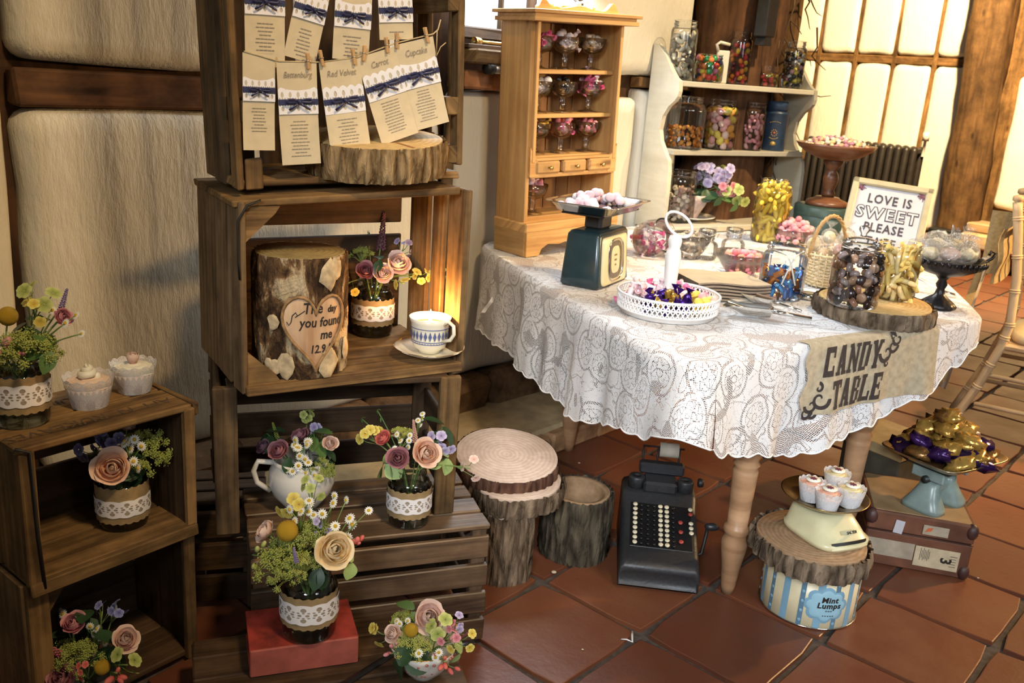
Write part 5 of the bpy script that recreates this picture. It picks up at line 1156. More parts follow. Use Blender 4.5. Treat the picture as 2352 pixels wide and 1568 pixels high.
def pile(label, cat, group, meshes, c, r, z0, z1, n, size, ry=None, rot=True, dome=0, shell=True, name=None, sc=1.0, tries=60, fz=None):
    """individual sweets scattered through a round heap, the camera side filled first"""
    pts = []; ry = ry or r; tocam = (CAM - V(c)); tocam.z = 0; tocam.normalize()
    for i in range(n):
        best = None
        for _ in range(tries):
            a = R.uniform(0, 2 * pi); q = (R.random() ** .5 if not shell else 1 - .35 * R.random() ** 2)
            z = R.uniform(z0, z1)
            if shell and R.random() < .3: z = z1 - R.uniform(0, size * .4); q = R.random() ** .5
            p = V((r * q * cos(a), ry * q * sin(a), z))
            if fz: p = fz(p)
            if dome: p.z += dome * max(0, 1 - q * q) * (1 if z > z1 - size else .5)
            dm = min([(p - o).length for o in pts], default=1) + .15 * size * p.xy.dot(tocam.xy) / r
            if best is None or dm > best[0]: best = (dm, p)
            if dm > size * 1.05: break
        pts.append(best[1])
    rt_ = _w(V((1, 0, 0)))
    for p in pts:
        me = R.choice(meshes); o = obj(name or me.name, me, None, V(c) + p, (R.uniform(0, 6), R.uniform(0, 6), R.uniform(0, 6)) if rot else (R.uniform(-.3, .3), R.uniform(-.3, .3), R.uniform(0, 6)), sc)
        sx_ = p.dot(rt_) / r; hz = (p.z - z0) / max(1e-6, z1 + dome * .7 - z0); fr = p.xy.dot(tocam.xy) / r
        pos = ('low ' if hz < .33 else 'high ' if hz > .7 else '') + ('left' if sx_ < -.33 else 'right' if sx_ > .33 else 'middle') + (' back' if fr < -.35 else '')
        tag(o, f"{me['w'] + ' ' if me.get('w') and me['w'] not in label[0] else ''}{label[0]} at the {pos} of the {label[1]}", cat, group)
gum = MB().ball((0, 0, 0), .0115, 12, 8)
GUM = [gum.mesh('gumball', mat('gum_' + n, c, .18, var=.02, spec=.6)) for n, c in (('red', (.62, .05, .03)), ('green', (.03, .28, .07)), ('pink', (.62, .20, .28)), ('navy', (.03, .05, .12)), ('yellow', (.75, .60, .06)), ('orange', (.70, .20, .04)))]
for me, n in zip(GUM, ('red', 'green', 'pink', 'navy', 'yellow', 'orange')): me['w'] = n
JEL = [sw('jelly_sweet', MB().ball((0, 0, 0), (.0115, .009, .008), 10, 7), c, .25) for c in ((.75, .20, .02), (.55, .03, .03), (.75, .45, .03), (.15, .02, .03))]
RED = [sw('jelly_heart', MB().ball((0, 0, 0), (.011, .010, .007), 10, 7), c, .25) for c in ((.50, .02, .03), (.58, .08, .05), (.30, .26, .03))]
WHT = [sw('white_sweet', bent(.036, .0085, .9), c) for c in ((.62, .56, .40), (.50, .44, .32), (.22, .19, .15))]
LIQ = [sw('liquorice_sweet', cyl(.0085, .014), c, .3) for c in ((.02, .018, .02), (.02, .018, .02), (.70, .36, .42), (.75, .62, .10), (.75, .73, .70))]
ORG = [sw('orange_crumble_sweet', MB().box((0, 0, 0), (.014, .012, .011), b=.004, j=.0015), c, .6) for c in ((.62, .22, .03), (.50, .15, .02), (.66, .30, .06))]
FRU = [sw('fizzy_sweet', MB().ball((0, 0, 0), (.017, .015, .012), 10, 7), c, .5) for c in ((.78, .62, .10), (.75, .38, .06), (.78, .38, .36), (.80, .55, .45))]
PNK = [sw('pink_shrimp_sweet', bent(.026, .0075, 1.5), c, .6) for c in ((.72, .36, .35), (.66, .28, .29))]
FUD = [sw('nougat_sweet', MB().box((0, 0, 0), (.02, .017, .013), b=.005, j=.002), c, .6) for c in ((.62, .50, .34), (.66, .56, .42), (.45, .28, .22))]
BNN = [sw('foam_banana', bent(.058, .0095, 1.2, taper=.75), c, .55) for c in ((.74, .50, .04), (.78, .56, .07))]
BON = [sw('pink_bonbon', MB().ball((0, 0, 0), .0115, 10, 8), c, .8) for c in ((.76, .36, .38), (.70, .28, .31))]
PKJ = [sw('pink_sugar_sweet', MB().ball((0, 0, 0), (.0125, .010, .008), 9, 6), c, .5) for c in ((.76, .30, .33), (.72, .22, .24), (.78, .34, .22))]
SHR = [sw('yellow_foam_stick', bent(.062, .007, .9, taper=.3), c, .55) for c in ((.82, .57, .15), (.85, .64, .28))]
BAD = [sw('liquorice_cup', cyl(.012, .012), c, .25) for c in ((.035, .018, .015), (.03, .02, .02), (.28, .13, .08), (.42, .25, .15), (.30, .22, .2))]
EGG = [sw('mini_egg', MB().ball((0, 0, 0), (.0085, .0085, .0115), 9, 7), c, .5) for c in ((.76, .62, .30), (.62, .28, .36), (.78, .70, .55), (.74, .42, .26))]
MAL = [sw('marshmallow', cyl(.0125, .02, 10, .4), c, .9) for c in ((.84, .62, .66), (.86, .80, .79), (.82, .55, .62))]
def roll():
    mb = cyl(.0065, .032, 10, .1)
    for s in (-1, 1): mb.lathe([(.0035, .016 * s), (.003, .019 * s), (.008, .028 * s)], 8)
    return mb
ROL = [roll().mesh('wrapped_roll', m_) for m_ in (mat('roll_white', (.82, .70, .70), .35, var=.15, scale=200), mat('roll_pink', (.74, .16, .32), .35, var=.25, scale=150), mat('roll_stripe', (.80, .52, .55), .35, var=.4, scale=160))]
for me, n in zip(ROL, ('white', 'pink', 'striped')): me['w'] = n
def choc():
    mb = MB().ball((0, 0, 0), (.014, .010, .008), 9, 6, None, lambda a, b: 1 + .14 * sin(a * 5 + b * 4)); 
    for s in (-1, 1): mb.add([(s * .012, 0, 0), (s * .026, .009, .004), (s * .027, -.009, -.003), (s * .024, 0, .009)], [(0, 1, 3), (0, 3, 2), (0, 2, 1)])
    return mb
CHO = [wrapm('foil_chocolate', choc(), c) for c in ((.045, .01, .16), (.045, .01, .16), (.55, .33, .06))]
def bluem():
    mb = MB().box((0, 0, 0), (.03, .016, .011), b=.004)
    for s in (-1, 1): mb.add([(s * .014, 0, 0), (s * .024, .008, .003), (s * .024, -.008, -.002)], [(0, 1, 2), (0, 2, 1)])
    return mb
BLU = [wrapm('blue_wrapped_sweet', bluem(), c) for c in ((.10, .32, .66), (.20, .48, .80), (.66, .24, .06), (.06, .16, .45))]
# ------------------------------------------------------------------ pine cabinet
pc = at(1205, 590, ZT + .002); cab = thing('pine_cabinet', 'little pine dresser with wavy cornice and three small drawers', 'cabinet', pc, 0, rot=Euler((0, -.040, math.radians(40))))
cw_, cd_, ch_ = .375, .145, .70
B = lambda c, d, n, m_=W_pine, **k: MB().box(c, d, **k).build(n, m_, cab)
B((.012, cd_ / 2 + .012, .365), (.015, cd_ - .01, .61), 'side_panel', ax=2); B((cw_ - .012, cd_ / 2 + .012, .365), (.015, cd_ - .01, .61), 'side_panel', ax=2)
for k in range(6): B((.03 + (k + .5) * (cw_ - .06) / 6, cd_ + .005, .365), ((cw_ - .06) / 6 - .003, .008, .60), 'back_board', W_pined, ax=2)
B((cw_ / 2, cd_ + .0125, .37), (cw_ - .02, .006, .62), 'back_panel', W_pined, ax=2)  # added behind the boards to block light coming through their gaps
for z in (.105, .285, .405, .53): B((cw_ / 2, cd_ / 2 + .02, z), (cw_ - .03, cd_ - .03, .012), 'shelf')
for x0, x1 in ((.020, .028), (cw_ - .028, cw_ - .020)): B(((x0 + x1) / 2, .012, .47), (.012, .014, .39), 'front_stile', ax=2)
for s, x in ((1, .018), (-1, cw_ - .018)): MB().prism([(0, .235), (.034 * s, .235), (.034 * s, .27), (.026 * s, .285), (.010 * s, .30), (0, .32)], -.005, .005, T(x - .006 * s, .012, 0) @ Rx(pi / 2)).build('curved_bracket', W_pine, cab)
B((cw_ / 2, .018, .236), (cw_ - .03, .02, .012), 'drawer_rail'); B((cw_ / 2, .018, .283), (cw_ - .03, .02, .008), 'drawer_rail')
for k in range(3):
    x = .028 + (k + .5) * (cw_ - .056) / 3; d_ = B((x, .012, .26), ((cw_ - .056) / 3 - .012, .02, .036), 'drawer', b=.005)
    MB().lathe([(0, 0), (.003, .0), (.003, .006), (.0065, .010), (.006, .014), (0, .016)], 12, T(x, .002, .26) @ Rx(pi / 2)).build('knob', M_brass, d_)
B((cw_ / 2, cd_ / 2, .085), (cw_ + .01, cd_ + .012, .03), 'base_moulding')
for s in (0,): 
    pts = [(0, 0), (.05, 0), (.06, .02), (.085, .032), (.13, .028), (cw_ / 2, .04), (cw_ - .13, .028), (cw_ - .085, .032), (cw_ - .06, .02), (cw_ - .05, 0), (cw_, 0), (cw_, .075), (0, .075)]
    MB().prism(pts, -.006, .006, T(0, 0, 0) @ Rx(pi / 2)).build('base_apron', W_pine, cab)
B((.0, cd_ / 2, .037), (.012, cd_, .074), 'base_side'); B((cw_, cd_ / 2, .037), (.012, cd_, .074), 'base_side')
for e, z, h in ((.018, .672, .012), (.012, .682, .010), (.024, .692, .010)): B((cw_ / 2, cd_ / 2 - .004, z), (cw_ + 2 * e, cd_ + 2 * e, h), 'cornice')
wv = [(.03, .697)] + [(.03 + (cw_ - .06) * k / 48, .703 + .024 * math.exp(-((abs(k / 24 - 1) - .86) / .13) ** 2) * min(1, (1 - abs(k / 24 - 1)) * 9 + .25) + .010 * math.exp(-((k / 24 - 1) / .30) ** 2)) for k in range(49)] + [(cw_ - .03, .697)]
MB().prism(wv, -.007, .007, T(0, .03, 0) @ Rx(pi / 2)).build('wavy_crest', W_pine, cab)
po = thing('pale_posy', 'pale dried flower posy lying on top of the pine dresser behind its crest', 'posy', cab.matrix_basis @ V((.2, .09, .70)))
for k in range(26): b_ = obj('blossom', BLO['white'], po); b_.matrix_local = T(R.uniform(-.07, .07), R.uniform(-.02, .02), .012 + R.uniform(0, .022)) @ aim((0, 0, 0), (R.uniform(-1, 1), R.uniform(-1, .3), 1)) @ MX.Scale(.012, 4)
MB().tube([(-.08, 0, .012), (.08, .01, .012)], .006, 7).build('stem', G_pale, po)
# sundae dishes with sweets
def sundae_mesh():
    return (MB().lathe([(.010, .045), (.030, .052), (.040, .072), (.043, .092), (.041, .092), (.037, .072), (.02, .056), (0, .05)], 40, None, True, lambda a, z: 1 + .03 * abs(cos(a * 8))).mesh('bowl', M_cut),
            MB().lathe([(0, 0), (.031, 0), (.031, .003), (.012, .007), (.0065, .014), (.009, .028), (.006, .040), (.011, .046)], 24).mesh('stem', M_cut))
SB_ = sundae_mesh()
BACKS = [('red wrapped bonbons', ROL[1:2] + [JEL[1]], .0), ('pale wrapped sweets', [MAL[1], ROL[0]], .012), ('cream mints', [FUD[1], EGG[2]], -.004), ('white mints', [FUD[1], MAL[1]], 0), ('dark truffles', [BAD[0], LIQ[0]], .004), ('tall pink rolls', ROL, .018), ('dark toffees', [BAD[0], BAD[2], CHO[2]], .006), ('pink and coral sweets', [PKJ[1], FRU[2], ROL[1]], .014), ('pink jelly sweets', [PKJ[0], PKJ[1]], 0), ('pink mallows', [MAL[0], PKJ[0]], .004)]
for i, (desc, ms, dm) in enumerate(BACKS):
    row, c_ = divmod(i, 3); z = (.536, .411, .291, .111)[row]; x = (.085, .185, .292)[c_] + (.0 if row < 3 else .0)
    p = cab.matrix_basis @ V((x, .075, z)); rn = ('top', 'second', 'third', 'bottom')[row]
    t = thing('sundae_dish', f'footed glass dish of {desc} on the dresser\'s {rn} shelf', 'glass dish', p, R.uniform(0, 3), 'sundae dishes in the pine dresser', rot=None)
    obj('bowl', SB_[0], t); obj('stem', SB_[1], t)
    pile(('sweet', f'dish of {desc}'), 'sweet', f'sweets in the dish of {desc}', ms, p + V((0, 0, .080)), .029, -.014, .016, 14, .016, dome=max(0, dm), shell=False, sc=.95)
# ------------------------------------------------------------------ white shelf unit
ws = thing('white_shelf', 'cream painted open shelf unit with scalloped sides, full of sweet jars', 'shelf unit', at(1520, 530, ZT + .002), math.radians(34))
sw_, sd_ = .745, .155
def sprof():
    P = [(0, 0), (0, .13), (.002, .215), (.010, .255), (.034, .285), (.062, .32), (.074, .36), (.066, .41), (.042, .445), (.014, .465), (0, .482), (-.004, .50), (.0, .535), (.02, .545), (.05, .575), (.085, .62), (.115, .645), (.135, .66), (sd_, .66), (sd_, 0)]
    return P
for x in (.009, sw_ - .009): MB().prism(sprof(), -.009, .009, T(x, 0, 0) @ MX(((0, 0, 1, 0), (1, 0, 0, 0), (0, 1, 0, 0), (0, 0, 0, 1)))).build('side_panel', W_cream, ws)
for z, y0 in ((.012, .0), (.285, .008), (.527, .0)): MB().box((sw_ / 2, (sd_ + y0) / 2, z), (sw_ - .036, sd_ - y0, .019)).build('shelf', W_cream, ws)
MB().box((sw_ / 2, -.03, .012), (sw_ + .02, .075, .022)).build('base_board', W_cream, ws)
wl = lambda x, y, z: ws.matrix_basis @ V((x, y, z))
def sjar(px, y, row, label, r, h, ms, cat_, grp, n, size, fill=.9, ribs=0, nr=.8, name='sweet_jar', **k):
    z = (.022, .2945, .5365)[row]; pt = wl(0, y, z); p = onpl(px, 0, pt, V((0, 0, 1))) if False else None
    lo, hi = 0, sw_
    for _ in range(40):
        m_ = (lo + hi) / 2; q = wl(m_, y, z) - CAM; xx = 1176 + FPX * q.dot(_w(V((1, 0, 0)))) / q.dot(_w(V((0, 0, 1))))
        if xx < px: lo = m_
        else: hi = m_
    c = wl(lo, y, z); t = glass_jar(name, label, c, r, h, nr, .022, ribs)
    if ms: pile((re_name(ms[0]), grp), cat_, 'sweets in the ' + grp, ms, c, r - size * .55, size * .5, h * fill - size * .4, n, size, **k)
    return t, c
sjar(1560, .07, 2, 'tall glass jar of whitish sweets at the left end of the top shelf', .048, .205, WHT, 'sweet', 'tall left top-shelf jar', 46, .02, .80, nr=.82)
sjar(1624, .06, 2, 'low glass jar of bright gumballs on the top shelf', .053, .098, GUM, 'gumball', 'low top-shelf jar', 42, .0215, .98, nr=.85)
sjar(1690, .075, 2, 'tall glass jar of orange and red jelly sweets on the top shelf', .043, .190, JEL, 'sweet', 'jelly jar on the top shelf', 52, .018, .80)
sjar(1758, .065, 2, 'small low glass jar of red jelly hearts on the top shelf', .046, .078, RED, 'sweet', 'small top shelf jar', 22, .018, .62, nr=.88)
sjar(1816, .075, 2, 'tall glass jar of liquorice allsorts at the right end of the top shelf', .042, .180, LIQ, 'sweet', 'tall right top-shelf jar', 56, .016, .78)
sjar(1568, .07, 1, 'big ribbed glass jar half full of orange sweets on the middle shelf', .070, .188, ORG, 'sweet', 'ribbed jar on the middle shelf', 70, .017, .46, 28, .78)
sjar(1647, .07, 1, 'ribbed glass jar of yellow and pink fizzy sweets on the middle shelf', .061, .185, FRU, 'sweet', 'fruity jar on the middle shelf', 52, .025, .86, 26, .85)
sjar(1716, .07, 1, 'glass jar of pink shrimp sweets on the middle shelf', .055, .182, PNK, 'sweet', 'pink jar on the middle shelf', 74, .018, .76, 0, .9)
sjar(1553, .06, 0, 'large glass storage jar of nougat pieces on the bottom shelf', .062, .19, FUD, 'sweet', 'big bottom shelf jar', 60, .021, .72, 0, .92)
sp_ = thing('plastic_scoop', 'small white plastic scoop handle standing between the jars on the top shelf', 'scoop', wl(.30, .10, .5365)); MB().box((0, 0, .06), (.05, .01, .12), b=.004).build('blade', M_bone, sp_); MB().tube([(-.02, 0, .115), (-.03, -.005, .14), (-.018, -.008, .148), (.02, 0, .142)], .006, 8).build('handle', M_bone, sp_)
M_tinb = mat('dark_blue_tin', (.028, .055, .10), .4, .2, .25, 40); M_tin_g = mat('tin_gold_print', (.50, .33, .10), .4, .3)
_, c_ = sjar(1772, .07, 1, 'x', .01, .02, None, '', '', 0, 1)
bpy.data.objects.remove(_.children[0]) if False else None
for ch in list(_.children): bpy.data.objects.remove(ch)
_['label'] = 'round dark blue tea tin with gold crest on the middle shelf'; _['category'] = 'tin'; _.name = 'tea_tin'
MB().lathe([(0, 0), (.047, 0), (.048, .004), (.048, .142), (.049, .143), (.049, .147), (.036, .152), (.036, .155), (.039, .156), (.039, .188), (.036, .191), (0, .191)], 36).build('canister', M_tinb, _)
ta = math.atan2((CAM - c_).y, (CAM - c_).x); mb = MB(); wt = wrap(.0486, ta, .07)
for k in range(10): mb.ball(wt((.011 * cos(k * .63), .012 * sin(k * .63), 0)), .0022, 6, 4)
for k in range(9): mb.ball(wt((-.016 + k * .004, -.018 - .005 * sin(k * pi / 8), 0)), .002, 6, 4)
for k in range(7): mb.ball(wt((-.02 + k * .0066, .04 + .004 * sin(k * pi / 6), 0)), .0018, 6, 4)
mb.lathe([(0, 0), (.012, .004), (.012, .012), (.004, .018), (0, .018)], 10, T(*wt((0, -.05, -.004)))); mb.build('gold_crest', M_tin_g, _); MB().ball(wt((0, 0, -.002)), .006, 8, 6).build('crest_centre', mat('crest_red', (.30, .10, .06), .5), _)
# flower teacup on its saucer on the bottom shelf
c_ = wl(.20, .07, .022); su = thing('glass_saucer', 'pale saucer under the hydrangea cup on the bottom shelf', 'saucer', c_); MB().lathe([(0, .004), (.03, .002), (.06, .010), (.098, .020), (.098, .022), (.06, .013), (0, .008)], 36).build('dish', M_china, su)
c2 = c_ + V((0, 0, .008)); hc = thing('hydrangea_cup', 'flower-patterned cup holding hydrangeas on the bottom shelf of the white unit', 'cup', c2)
MB().lathe([(0, 0), (.03, 0), (.032, .008), (.036, .02), (.055, .055), (.070, .095), (.068, .095), (.05, .05), (.03, .02), (0, .015)], 32).build('cup', mat('rose_china', (.46, .36, .32), .2, var=.5, scale=30), hc); MB().tube([(-.06, -.02, .08), (-.09, -.03, .085), (-.095, -.03, .05), (-.055, -.018, .04)], .005, 7).build('handle', M_china, hc)
bouquet(hc, .05, .095, .03, 'in the hydrangea cup', [('blossom_spray', 1648, 398, .03, .032, 'lilac', 'large lilac hydrangea head', 18), ('blossom_spray', 1612, 400, .02, .028, 'lilac', 'left lilac hydrangea head', 14), ('blossom_spray', 1668, 425, .05, .026, 'pink', 'small plum hydrangea head', 10), ('blossom_spray', 1690, 440, .03, .034, 'lime', 'drooping lime hydrangea', 12), ('leaf_sprig', 1625, 432, .05, .06, 'd', 'dark leaves at the left', 7), ('leaf_sprig', 1660, 450, .06, .06, 'd', 'dark leaves at the rim', 7), ('umbel', 1665, 390, 0, .035, 'g', 'green umbel at the top'), ('leaf_sprig', 1700, 462, .04, .06, 'g', 'green leaf at the right', 4)])
# ------------------------------------------------------------------ things on the cloth
M_teal = mat('dark_teal_enamel', (.018, .038, .045), .25, .1, .15, spec=.6); M_dial = mat('cream_dial', (.74, .62, .36), .3, var=.05); M_chrome = mat('polished_steel', (.72, .70, .66), .14, 1, .05)
c0, c1, c2 = place(1372, 668), place(1464, 630), place(1297, 650)
xa = (c1 - c0); xa.z = 0; xa.normalize(); L_ = .205; ya = V((-xa.y, xa.x, 0)); D_ = .112; h_ = .147
ks = thing('kitchen_scale', 'dark teal kitchen scale with a cream oval dial and a steel tray on top', 'scale', c0); ks.matrix_world = frame(c0, xa, ya, (0, 0, 1))
def rbox(x0, x1, y0, y1, z, r=.010):
    o = []
    for cx_, cy_, st in ((x1 - r, y1 - r, 0), (x0 + r, y1 - r, 1), (x0 + r, y0 + r, 2), (x1 - r, y0 + r, 3)):
        for k in range(5): a = (st + k / 4) * pi / 2; o.append((cx_ + r * cos(a), cy_ + r * sin(a), z))
    return o
loft(MB(), [rbox(.004, L_ - .004, .004, D_ - .004, 0), rbox(0, L_, 0, D_, .006), rbox(.0, L_, .004, D_ - .002, .03), rbox(.006, L_ - .006, .010, D_ - .008, h_ - .012), rbox(.012, L_ - .012, .014, D_ - .014, h_ - .003), rbox(.022, L_ - .022, .022, D_ - .022, h_)]).build('housing', M_teal, ks)
fm = T(.022, -.0015, .006) @ Rx(pi / 2 - .07); fw, fh = L_ - .05, h_ - .02
loft(MB(), [rbox(0, fw, 0, fh, -.006, .012), rbox(0, fw, 0, fh, .002, .012), rbox(.003, fw - .003, .003, fh - .003, .004, .01)], fm).build('dial_panel', M_dial, ks)
ov = lambda a, b, z: [(fw / 2 + q[0], fh / 2 + q[1], z) for q in srect(a, b, 0, 40, .6)]
loft(MB(), [ov(.042, .050, .0042), ov(.028, .036, .0042)], fm, False, False).build('dial_ring', mat('dial_grey', (.13, .10, .06), .4, var=.3, scale=120), ks)
loft(MB(), [ov(.049, .057, .005), ov(.047, .055, .008), ov(.046, .054, .005)], fm, False).build('dial_bezel', M_chrome, ks)
mb = MB()
for k in range(36): a = k * 2 * pi / 36; p, q = (fw / 2 + .041 * cos(a), fh / 2 + .049 * sin(a)), (fw / 2 + .036 * cos(a), fh / 2 + .043 * sin(a)); mb.tube([(*p, .0046), (*q, .0046)], .0006, 4)
mb.build('dial_marks', M_dial, ks); MB().tube([(fw / 2, fh / 2, .005), (fw / 2 + .01, fh / 2 + .045, .005)], .0008, 4).build('pointer', M_black, ks)
for k_, q in enumerate((.012, -.001, -.014)): MB().box((fw / 2, fh / 2 + q, .0044), (.018 - .004 * k_, .005, .0004), fm, b=.0001).build('dial_print', mat('dial_brown', (.22, .15, .07), .6), ks)
MB().box((L_ * .45, D_ / 2, h_ + .02), (.075, .05, .045), b=.008).build('neck', M_black, ks); MB().box((L_ * .52, D_ / 2, h_ + .044), (.24, .12, .005), b=.002).build('platform', M_black, ks)
tm2 = T(L_ * .42, D_ / 2, h_ + .047)
loft(MB(), [[(x * .105, y * .075, .002) for x, y, z in srect(1, 1, 0, 36, .25)], [(x * .122, y * .092, .022) for x, y, z in srect(1, 1, 0, 36, .25)], [(x * .134, y * .104, .025) for x, y, z in srect(1, 1, 0, 36, .25)], [(x * .134, y * .104, .027) for x, y, z in srect(1, 1, 0, 36, .25)], [(x * .120, y * .090, .024) for x, y, z in srect(1, 1, 0, 36, .25)], [(x * .103, y * .073, .005) for x, y, z in srect(1, 1, 0, 36, .25)]], tm2).build('steel_tray', M_chrome, ks)
tc_ = ks.matrix_world @ tm2 @ V((0, 0, .014))
for gi in range(44):
    x, y = R.uniform(-.095, .095), R.uniform(-.068, .068); z = .006 + .034 * max(0, 1 - (x / .11) ** 2 - (y / .085) ** 2) * R.random() ** .5
    me = R.choice(MAL); o = obj('marshmallow', me, None, ks.matrix_world @ (tm2 @ V((x, y, z + .006))), (R.uniform(0, 6), R.uniform(0, 6), 0)); tag(o, f"{me['w']} marshmallow at the {'left' if x < -.03 else 'right' if x > .03 else 'middle'} {'front' if y < 0 else 'back'} of the steel scale tray", 'marshmallow', 'marshmallows on the scale tray')
# pierced white dish with a centre handle
M_wht = mat('white_enamel', (.82, .79, .76), .35, var=.03)
dc = place(1531, 716); dd = thing('pierced_dish', 'round white pierced metal dish with a tall ringed handle, holding wrapped sweets', 'dish', dc)
rd_ = .121
MB().lathe([(0, .006), (rd_ * .88, .006), (rd_ * .9, .004), (rd_ * .9, 0), (rd_ * .93, 0), (rd_ * .93, .008), (rd_ * .97, .009), (rd_ * .97, .012), (0, .011)], 56).build('base_plate', M_wht, dd)
mb = MB(); zb, zt_ = .012, .050
for k in range(64):
    a = k * 2 * pi / 64
    for s in (-1, 1): mb.tube([(rd_ * (.985 + .015 * j / 4) * cos(a + s * j / 4 * .2), rd_ * (.985 + .015 * j / 4) * sin(a + s * j / 4 * .2), zb + (zt_ - zb) * j / 4) for j in range(5)], .0019, 4, cap=False)
mb.build('pierced_wall', M_wht, dd)
for z, r_ in ((.013, rd_ * .985), (.049, rd_ * 1.003), (.031, rd_ * .994)): MB().tube([(r_ * cos(k * .0982), r_ * sin(k * .0982), z) for k in range(64)], .0032 if z > .04 else .0022, 6, closed=True).build('rim' if z > .04 else 'band', M_wht, dd)
MB().lathe([(0, .01), (.03, .012), (.022, .024), (.0165, .04), (.0155, .075), (.0175, .11), (.019, .135), (.0165, .15), (.013, .156), (.0155, .164), (.0165, .174), (.0135, .184), (.006, .188), (0, .189)], 24).build('handle', M_wht, dd)
rm = T(.004, 0, .212) @ Rz(math.radians(-20)) @ Ry(.62)
MB().tube([rm @ V((.036 * cos(k * .209), .0, .023 * sin(k * .209))) for k in range(30)], .0034, 7, closed=True).build('ring', M_wht, dd)
pile(('wrapped roll', 'heap behind the pierced dish handle'), 'sweet', 'wrapped rolls in the pierced dish', ROL, dc + V((-.035, .03, .02)), .07, 0, .02, 22, .02, .05, dome=.015, shell=False, sc=1.15)
pile(('wrapped roll', 'heap beside the pierced dish handle'), 'sweet', 'wrapped rolls beside the dish handle', ROL, dc + V((.05, .06, .02)), .05, 0, .02, 9, .02, .035, dome=.01, shell=False, sc=1.1)
pile(('foil chocolate', 'pierced dish front heap'), 'chocolate', 'foil chocolates in the pierced dish', CHO, dc + V((-.005, -.055, .02)), .062, 0, .022, 26, .02, .045, dome=.016, shell=False, sc=1.15)
pile(('jelly sweet', 'pierced dish right heap'), 'sweet', 'jelly sweets in the pierced dish', [FRU[0], FRU[0], FRU[2], FRU[3]], dc + V((.066, -.01, .02)), .042, 0, .018, 16, .02, .055, dome=.01, shell=False, sc=.85)
# paper bag stack
pb = place(1655, 682); M_kraft = mat('kraft_paper', (.26, .19, .13), .8, var=.15); 
st_ = 0
for k in range(6):
    t = thing('paper_bag', f'{("", "second", "third", "fourth", "fifth")[k]} brown paper bag from the bottom of the stack' if 0 < k < 5 else ('pale-topped brown paper bag on top of the stack behind the white dish' if k else 'brown paper bag at the bottom of the stack behind the white dish'), 'paper bag', pb + V((0, .03, .001 + k * .0085)), math.radians(18) + R.uniform(-.05, .05), 'paper bags in the stack')
    MB().grid(lambda u, v: V(((u - .5) * .21, (v - .5) * .16, .0015 + .004 * sin(u * 5.5 + .4) + .002)), 10, 5).build('bag_front', M_kraft if k < 5 else mat('tan_paper', (.48, .36, .22), .8, var=.1), t)
    MB().grid(lambda u, v: V(((u - .5) * .21, (.5 - v) * .16, .004 * sin(u * 5.5 + .4) - .001)), 10, 5).build('bag_back', M_kraft, t)
    MB().grid(lambda u, v: V(((u - .5) * .21, -.08 , -.001 + .0045 * v + .004 * sin(u * 5.5 + .4))), 10, 1).build('bag_edge', M_kraft, t)
# tilted jar of love-heart rolls
tj = place(1492, 585) + V((0, 0, .052)); ax_ = V((.60, -.62, .34)).normalized(); jm = aim(tj - ax_ * .05, ax_)
t = thing('tilted_jar', 'round glass jar lying tilted open behind the kitchen scale, full of wrapped rolls', 'jar', tj); ji = T(*(-tj)) @ jm
MB().lathe([(0, 0), (.04, .002), (.055, .02), (.06, .055), (.056, .085), (.05, .098), (.053, .102), (.055, .104), (.053, .106), (.048, .104)], 36, ji).build('glass_body', M_glass, t); MB().tube([ji @ V((.053 * cos(k * .1745), .053 * sin(k * .1745), .104)) for k in range(36)], .003, 6, closed=True).build('rim', M_glass, t)
for k in range(26):
    p = jm @ V((R.uniform(-.035, .035), R.uniform(-.035, .035), R.uniform(.012, .085))); p.z = min(p.z, tj.z + R.uniform(-.03, .03)); o = obj('wrapped_roll', ROL[k % 3], None, p, (R.uniform(0, 6), R.uniform(0, 6), 0)); tag(o, f"{ROL[k % 3]['w']} wrapped roll inside the tilted glass jar", 'sweet', 'rolls in the tilted jar')
# glass bowl, small bottles, cut-glass bowl, bonbon bowl
def bowl(name, label, c, r, h, mm, petals_=0, foot=.45):
    t = thing(name, label, 'bowl', c); w_ = (lambda a, z: 1 + .05 * abs(cos(a * petals_ / 2)) * (z / h)) if petals_ else None
    MB().lathe([(0, .004), (r * foot, 0), (r * foot, .005), (r * .7, h * .3), (r * .92, h * .7), (r, h), (r * .97, h), (r * .88, h * .68), (r * .64, h * .33), (0, .01)], 48, None, True, w_).build('bowl', mm, t); return t
gb = place(1583, 590); t = bowl('cut_glass_bowl', 'cut glass bowl of cream sweets half hidden behind the white handle', gb, .062, .075, M_cut, 14)
pile(('cream sweet', 'glass bowl behind the white handle'), 'sweet', 'cream sweets behind the white handle', FUD[:2], gb + V((0, 0, .04)), .04, -.01, .03, 20, .02, dome=.015, shell=False)
for k_, (px, py, w_) in enumerate(((1618, 592, 'left'), (1680, 588, 'right'))):
    q = place(px, py); t = glass_jar('mini_bottle', f'small empty clip-top glass jar, the {w_} of the pair behind the pink sweets', q, .038, .074, .62, .02, sh=.4)
    MB().lathe([(0, .080), (.026, .080), (.028, .083), (.026, .092), (0, .094)], 20).build('lid', M_glass, t); MB().tube([(-.028, -.01, .07), (-.03, -.03, .085), (0, -.034, .075), (.03, -.03, .085), (.03, -.01, .07)], .0013, 5).build('wire_clip', M_steel, t)
cr = place(1698, 628); t = bowl('crystal_bowl', 'fluted crystal bowl of pink sugared sweets beside the paper bags', cr, .075, .064, M_cut, 26, .55)
pile(('sugared sweet', 'fluted crystal bowl'), 'sweet', 'pink sweets in the crystal bowl', PKJ, cr + V((.008, 0, .012)), .05, 0, .04, 56, .017, dome=.018, shell=False)
